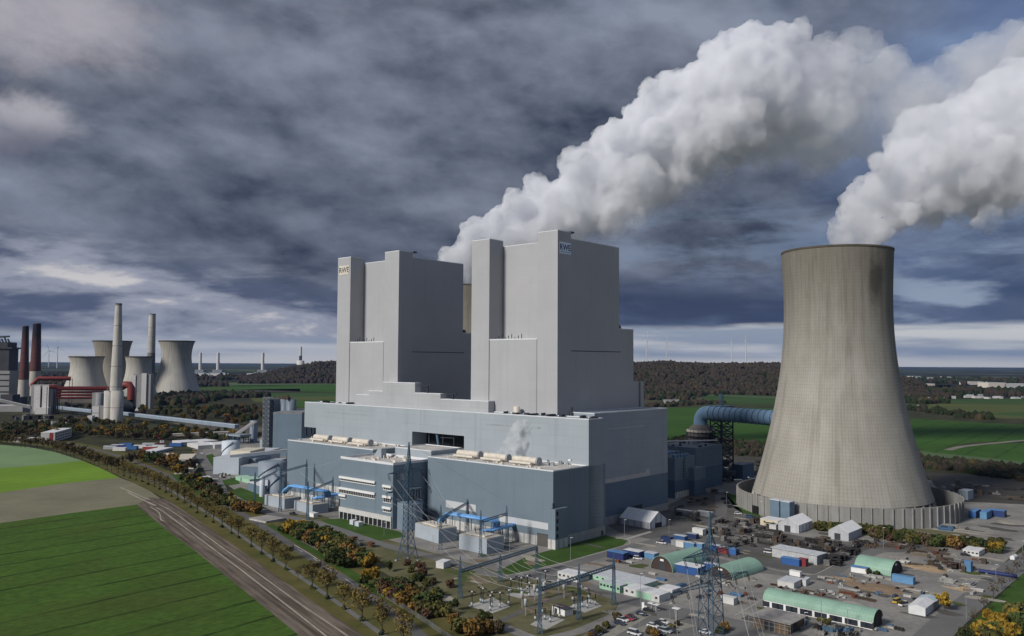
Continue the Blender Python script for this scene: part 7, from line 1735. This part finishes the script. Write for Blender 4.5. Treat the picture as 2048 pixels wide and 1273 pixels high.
def limbs(seed, H, hb, spread, nb, r0, twigs=4):
    rr = random.Random(seed); mb = MB(); ends = []
    top = Vector((rr.uniform(-.3, .3), rr.uniform(-.3, .3), H * .62))
    mb.tube((0, 0, 0), (0, 0, hb), r0, r0 * .75, 7); mb.tube((0, 0, hb), top, r0 * .75, r0 * .3, 6)
    for k in range(nb):
        a = 2 * math.pi * (k + rr.uniform(-.3, .3)) / nb * 2.4; z = hb + (H * .55 - hb) * (k / nb); f = z / H
        e = Vector((math.cos(a) * spread * rr.uniform(.45, .8), math.sin(a) * spread * rr.uniform(.45, .8), z + H * rr.uniform(.18, .36)))
        s = Vector((0, 0, z)); mb.tube(s, e, r0 * .4, r0 * .14, 5); ends.append(e)
        for j in range(twigs):
            q = s.lerp(e, rr.uniform(.45, 1)); w = q + Vector((rr.uniform(-1, 1), rr.uniform(-1, 1), rr.uniform(.2, 1.2))) * spread * .36; mb.tube(q, w, r0 * .13, r0 * .05, 3, cap=False); ends.append(w)
    return mb, ends, top
def make_tree(name, seed, H, spread, nl, size, leaf, hb=.2, nb=9, r0=.24, label='', cat='tree', base_shrub=False):
    t = thing(name, label, cat, (0, 0, -2000))
    mb, ends, top = limbs(seed, H, H * hb, spread, nb, r0); mb.build('trunk', [m_bark], t)
    rr = random.Random(seed + 5); cs = [(e.x, e.y, min(e.z, H - .8), spread * rr.uniform(.22, .36)) for e in ends] + [(top.x, top.y, H * .82, spread * .42), (0, 0, H * .6, spread * .5)]
    leaves(cs, nl, size, seed).build('crown', [leaf], t)
    if base_shrub: leaves([(0, 0, .7, .9), (.5, .2, .5, .7)], 70, .3, seed + 9).build('base_shoots', [LEAF['green']], t)
    return t
def make_shrub(name, seed, H, spread, nl, size, leaf, label='', nblob=9, cat='shrub'):
    t = thing(name, label, cat, (0, 0, -2000)); rr = random.Random(seed)
    mb = MB()
    for k in range(4): a = rr.uniform(0, 6.28); mb.tube((0, 0, 0), (math.cos(a) * spread * .4, math.sin(a) * spread * .4, H * .6), .14, .05, 5)
    mb.build('trunk', [m_bark], t)
    cs = [(0, 0, H * .45, H * .36)]
    for k in range(nblob):
        a = 2 * math.pi * k / nblob + rr.uniform(-.4, .4); q = rr.uniform(.25, .75) * spread; z = H * rr.uniform(.25, .80)
        cs.append((math.cos(a) * q, math.sin(a) * q, z, min(H * .28, spread * .42) * rr.uniform(.7, 1.15)))
    leaves(cs, nl, size, seed, .45).build('crown', [leaf], t)
    return t
def drop(protos, where, label, group, seed, s=(.85, 1.15)):
    rr = random.Random(seed)
    for k, w in enumerate(where):
        p = w if isinstance(w, Vector) else G(w[0], w[1]); sc_ = rr.uniform(*s) * (w[2] if not isinstance(w, Vector) and len(w) > 2 else 1)
        dup(rr.choice(protos), (p.x, p.y, 0), rr.uniform(0, 6.28), label if isinstance(label, str) else label(k), (sc_ * rr.uniform(.9, 1.1), sc_ * rr.uniform(.9, 1.1), sc_), group)
def cull(protos):
    for p in protos:
        for c in list(p.children): bpy.data.objects.remove(c)
        bpy.data.objects.remove(p)
AV = [(462.6, 1068), (476.4, 1077), (502, 1094), (523, 1109), (545.7, 1123.5), (571.5, 1141), (624.4, 1179), (654, 1198.5), (687.6, 1219.5), (724, 1243), (763.8, 1270), (806, 1294), (444, 1056), (427, 1046), (412, 1034.6), (394.6, 1027), (381.6, 1016), (369, 1007), (355.4, 1001), (343, 994), (331.6, 986), (319, 980), (308, 974), (296, 970), (284, 965), (272, 961), (260, 957), (248, 953)]
AVF = [(236, 948), (223, 944), (214, 940.5), (197, 934), (189, 931), (180, 928), (172, 924), (163, 921.5), (148, 917), (140, 914), (133, 912), (125, 910), (113, 906), (106, 903), (96, 901), (86, 898.5), (74, 898.5), (61, 897), (50, 896), (42, 895), (28, 894), (14, 891), (2, 890), (-14, 889)]
P = [make_tree('avenue_tree', s, 12.8, 3.8, 400, .30, LEAF['avenue'], .2, 13, .27, base_shrub=True) for s in (1, 2, 3, 4)]
drop(P, AV, 'half bare olive-brown avenue tree along the footpath beside the dirt strip', 'avenue trees beside the road', 1, (.88, 1.12)); cull(P)
P = [make_tree('avenue_tree', s, 13.0, 4.3, 560, .40, LEAF['avenue_far'], .2, 9, .26) for s in (5, 6, 7)]
drop(P, AVF, 'dark brown avenue tree in the far row beside the pale fields', 'far avenue trees beside the road', 2, (.9, 1.15)); cull(P)
P = [make_tree('young_tree', 9, 6.5, 2.2, 60, .25, LEAF['brown'], .25, 7, .12)]
drop(P, [(596, 1160)], 'small bare young tree in the avenue gap', 'young trees', 3); drop(P, [(1928, 1283), (1947, 1249), (1968, 1222), (1987, 1198), (2004, 1180), (2019, 1163), (2034, 1147), (2048, 1134)], 'small dark bare tree along the perimeter road', 'small trees along the perimeter road', 4, (.95, 1.2)); cull(P)
def along(line, n, w, seed, sz=(1, 1)):
    rr = random.Random(seed); L = smooth_line([G(*p) for p in line], 8); ds = [0]
    for a, b in zip(L[:-1], L[1:]): ds.append(ds[-1] + (b - a).length)
    out = []
    for k in range(n):
        u = ds[-1] * (k + rr.uniform(.1, .9)) / n; i = max(0, min(len(L) - 2, int(np.searchsorted(ds, u)) - 1)); f = (u - ds[i]) / max(1e-6, ds[i + 1] - ds[i]); q = L[i].lerp(L[i + 1], f); d_ = (L[i + 1] - L[i]).normalized()
        out.append(q + Vector((-d_.y, d_.x, 0)) * rr.uniform(-.5, .5) * w)
    return out
PAL = ['green', 'rust', 'gold', 'brown', 'wine', 'olive']
WORD = {'green': 'dark green', 'rust': 'rusty orange', 'gold': 'golden yellow', 'brown': 'dull brown', 'wine': 'dark red', 'olive': 'olive green'}
SH = {c: [make_shrub('shrub', 50 + i * 7 + k, 4.4, 2.9, 820, .40, LEAF[c]) for k in range(2)] for i, c in enumerate(PAL)}
BT = {c: [make_tree('broadleaf_tree', 150 + i * 7 + k, 11, 4.4, 1500, .50, LEAF[c], .14, 8, .22) for k in range(2)] for i, c in enumerate(PAL)}
def mixed(store, pts, wts, where, seed, s):
    rr = random.Random(seed); by = {}
    for p in pts: by.setdefault(rr.choices(PAL, wts)[0], []).append(p)
    kind = 'shrub' if store is SH else 'tree'
    for c, ps in by.items(): drop(store[c], ps, f'{WORD[c]} autumn {kind} {where}', f'{WORD[c]} {kind}s {where}', seed + PAL.index(c), s)
# hedge between road and works, near to far           green rust gold brown wine olive
mixed(SH, along([(905, 1262), (960, 1268), (985, 1255)], 9, 8, 1), [3, 3, 1, 1, 1, 2], 'at the switchyard corner', 1, (.9, 1.3))
drop(BT['rust'], [(905, 1256, .46), (930, 1264, .40)], 'rusty orange tree at the bottom of the hedge by the switchyard', 'orange hedge trees', 5, (.95, 1.1)); drop(BT['green'], [(965, 1262, .62), (908, 1222, .4)], 'round dark green tree at the corner of the switchyard', 'dark hedge trees', 6, (.95, 1.1))
mixed(SH, along([(775, 1180), (820, 1205), (870, 1238)], 40, 10, 2), [4, 2.2, 1, 1, 1.2, 2.5], 'behind the wire fence', 2, (.9, 1.4))
drop(BT['gold'], [(735, 1172, .66), (748, 1163, .6)], 'bright yellow tree standing out of the hedge by the pylon', 'yellow hedge trees', 7, (.95, 1.1)); drop(BT['green'], [(727, 1178, .55), (752, 1180, .42), (778, 1144, .45)], 'dark green tree beside the bright yellow tree', 'dark trees by the yellow tree', 8, (.9, 1.1))
mixed(SH, along([(572, 1062), (620, 1078), (665, 1105), (715, 1140)], 48, 11, 3), [5, 2, 1, 1, .6, 2.5], 'in the thick hedge before the office wing', 3, (1.0, 1.7))
drop(BT['green'], [(635, 1098, .6), (655, 1110, .55), (600, 1082, .5), (690, 1130, .5), (665, 1085, .45)], 'dark green tree in the thick hedge before the office wing', 'dark hedge trees before the office', 9, (.9, 1.15)); drop(BT['rust'], [(606, 1062, .55), (625, 1080, .5), (682, 1112, .45)], 'orange tree in the thick hedge before the office wing', 'orange hedge trees before the office', 10, (.9, 1.1))
drop(BT['gold'], [(612, 1062, .5), (578, 1055, .4)], 'yellow tree at the left end of the thick hedge', 'yellow hedge trees at the left', 11)
mixed(SH, along([(378, 958), (410, 980), (440, 1000), (480, 1020), (500, 1030)], 44, 13, 4), [4, 2.5, .8, 2, 1, 2], 'along the access road hedge', 4, (1.0, 1.6))
mixed(SH, along([(800, 1130), (830, 1148), (880, 1180), (900, 1195)], 12, 12, 5), [1, .5, .2, 2, 2, 1], 'on the rough grass by the pylon', 5, (.55, .9))
mixed(BT, along([(250, 925), (300, 930), (345, 940), (385, 955)], 16, 26, 6), [3, 2, .6, 3, 0, 1], 'beside the cream offices', 6, (.75, 1.1))
drop(BT['rust'], [(345, 942, 1.35), (283, 920, .9)], 'tall orange tree beside the cream-roofed office', 'tall orange trees by the offices', 12, (.95, 1.05)); drop(BT['green'], [(296, 930, 1.1), (312, 932, 1.0)], 'tall dark tree left of the orange tree', 'dark trees by the offices', 13, (.95, 1.1))
mixed(BT, along([(60, 872), (140, 868), (220, 872), (300, 876), (370, 878)], 80, 75, 7), [3, .9, 1.2, 3, .3, 3], 'in the belt behind the red-stripe office', 7, (.75, 1.15))
mixed(BT, along([(-20, 868), (40, 862), (90, 866), (60, 878), (-10, 884)], 46, 70, 8), [3, .6, .2, 4, 0, 1], 'in the dark grove at the left edge', 8, (.9, 1.3))
mixed(BT, along([(250, 862), (330, 868), (400, 874), (470, 886)], 56, 70, 9), [3, .8, 1.2, 2, .2, 3.5], 'before the long conveyor gallery', 9, (.7, 1.1))
mixed(BT, along([(300, 822), (360, 828), (430, 836), (500, 842), (535, 850)], 74, 150, 10), [5, .9, .6, 3, .4, 2.5], 'in the grove behind the long conveyor gallery', 10, (.9, 1.35))
mixed(BT, along([(430, 820), (490, 826), (540, 832)], 40, 120, 11), [1.5, 2, .3, 4, .5, 1], 'in the rusty wood behind the lattice stair tower', 11, (.9, 1.3))
mixed(BT, along([(140, 846), (200, 852), (262, 850)], 30, 60, 13), [2, 1, 2.2, 2, 0, 2], 'at the foot of the slender chimney', 13, (.6, .95))
mixed(SH, along([(1740, 1072), (1800, 1082), (1880, 1092), (1920, 1096), (2000, 1105)], 48, 9, 14), [5, .6, .8, 1.6, .2, 3.5], 'in the shrub row under the ring wall', 14, (.8, 1.5))
mixed(SH, along([(1630, 1060), (1680, 1062), (1740, 1066)], 14, 6, 15), [3, .5, 1, 1, 0, 3], 'at the foot of the ring wall', 15, (.7, 1.3))
drop(BT['olive'], [(1985, 1098, .6), (2003, 1100, .55)], 'olive tree at the right end of the shrub row', 'olive trees at the right', 16); drop(BT['gold'], [(1890, 1222, .62)], 'yellow-leaved tree beside the white hall at the bottom right', 'yellow tree at the bottom right', 17, (1, 1.02))
mixed(SH, along([(1940, 1290), (1990, 1275), (2048, 1255), (2080, 1230)], 16, 14, 18), [3, .3, 3, .5, 0, 4], 'on the grass at the bottom right corner', 18, (.9, 1.5))
mixed(SH, [G(*p) for p in ((1212, 1258), (1196, 1268), (1235, 1240), (1300, 1268), (1355, 1252), (1345, 1258), (1310, 1275), (1440, 1268), (1450, 1262), (1180, 1275))], [2, .8, .3, 1.5, .8, 3], 'between the parking rows', 19, (.4, .7))
mixed(SH, [G(*p) for p in ((1640, 1246), (1612, 1240), (1655, 1250), (1735, 1148), (1752, 1152))], [3, .3, .3, .5, .8, 3], 'against the green huts', 20, (.35, .6))
for c in PAL: cull(SH[c]); cull(BT[c])
# steam wisps over the turbine hall roof
def wisp(label, centre, size, n, seed, dens):
    rr = random.Random(seed); balls = []
    for k in range(n):
        f = rr.random(); balls.append((centre.x + rr.gauss(0, .28) * size[0] * (1 - f * .4) + size[1] * f, centre.y + rr.gauss(0, .3) * 3, centre.z + size[2] * f, rr.uniform(.9, 2.3) * (1.1 - .2 * f)))
    def fn(N, d_):
        pos = N.new('ShaderNodeTexCoord').outputs['Object']; return N.m('MULTIPLY', N.ramp(N.noise(pos, .22, 5, .65), .38, .78), d_)
    o = blob_mesh('steam_wisp', balls, .8, [('CLOUDS', 3, 1.6, .5)], steam_mat('wisp_%d' % seed, dens, 0.0, (.99, .99, .99), fn=fn)); tag(o, label, 'steam', 'small steam wisps')
wisp('thin white steam wisp rising from the front turbine hall roof', LW(-52, 22, 40), (15, 10, 22), 130, 3, .34)

# ------------------------------------------------------------------ the air
hm = bpy.data.materials.new('haze'); hm.use_nodes = True; hm.node_tree.nodes.clear(); HN = NT(hm.node_tree)
hv = HN.new('ShaderNodeVolumePrincipled'); hv.inputs['Color'].default_value = (0.20, 0.34, 0.72, 1); hv.inputs['Density'].default_value = 1.8e-5; hv.inputs['Anisotropy'].default_value = 0.0
ho = HN.new('ShaderNodeOutputMaterial'); HN.l.new(hv.outputs[0], ho.inputs['Volume'])
tag(MB().box(-22500, 22500, -2000, 32500, -1, 560).build('haze', [hm]), kind='stuff')
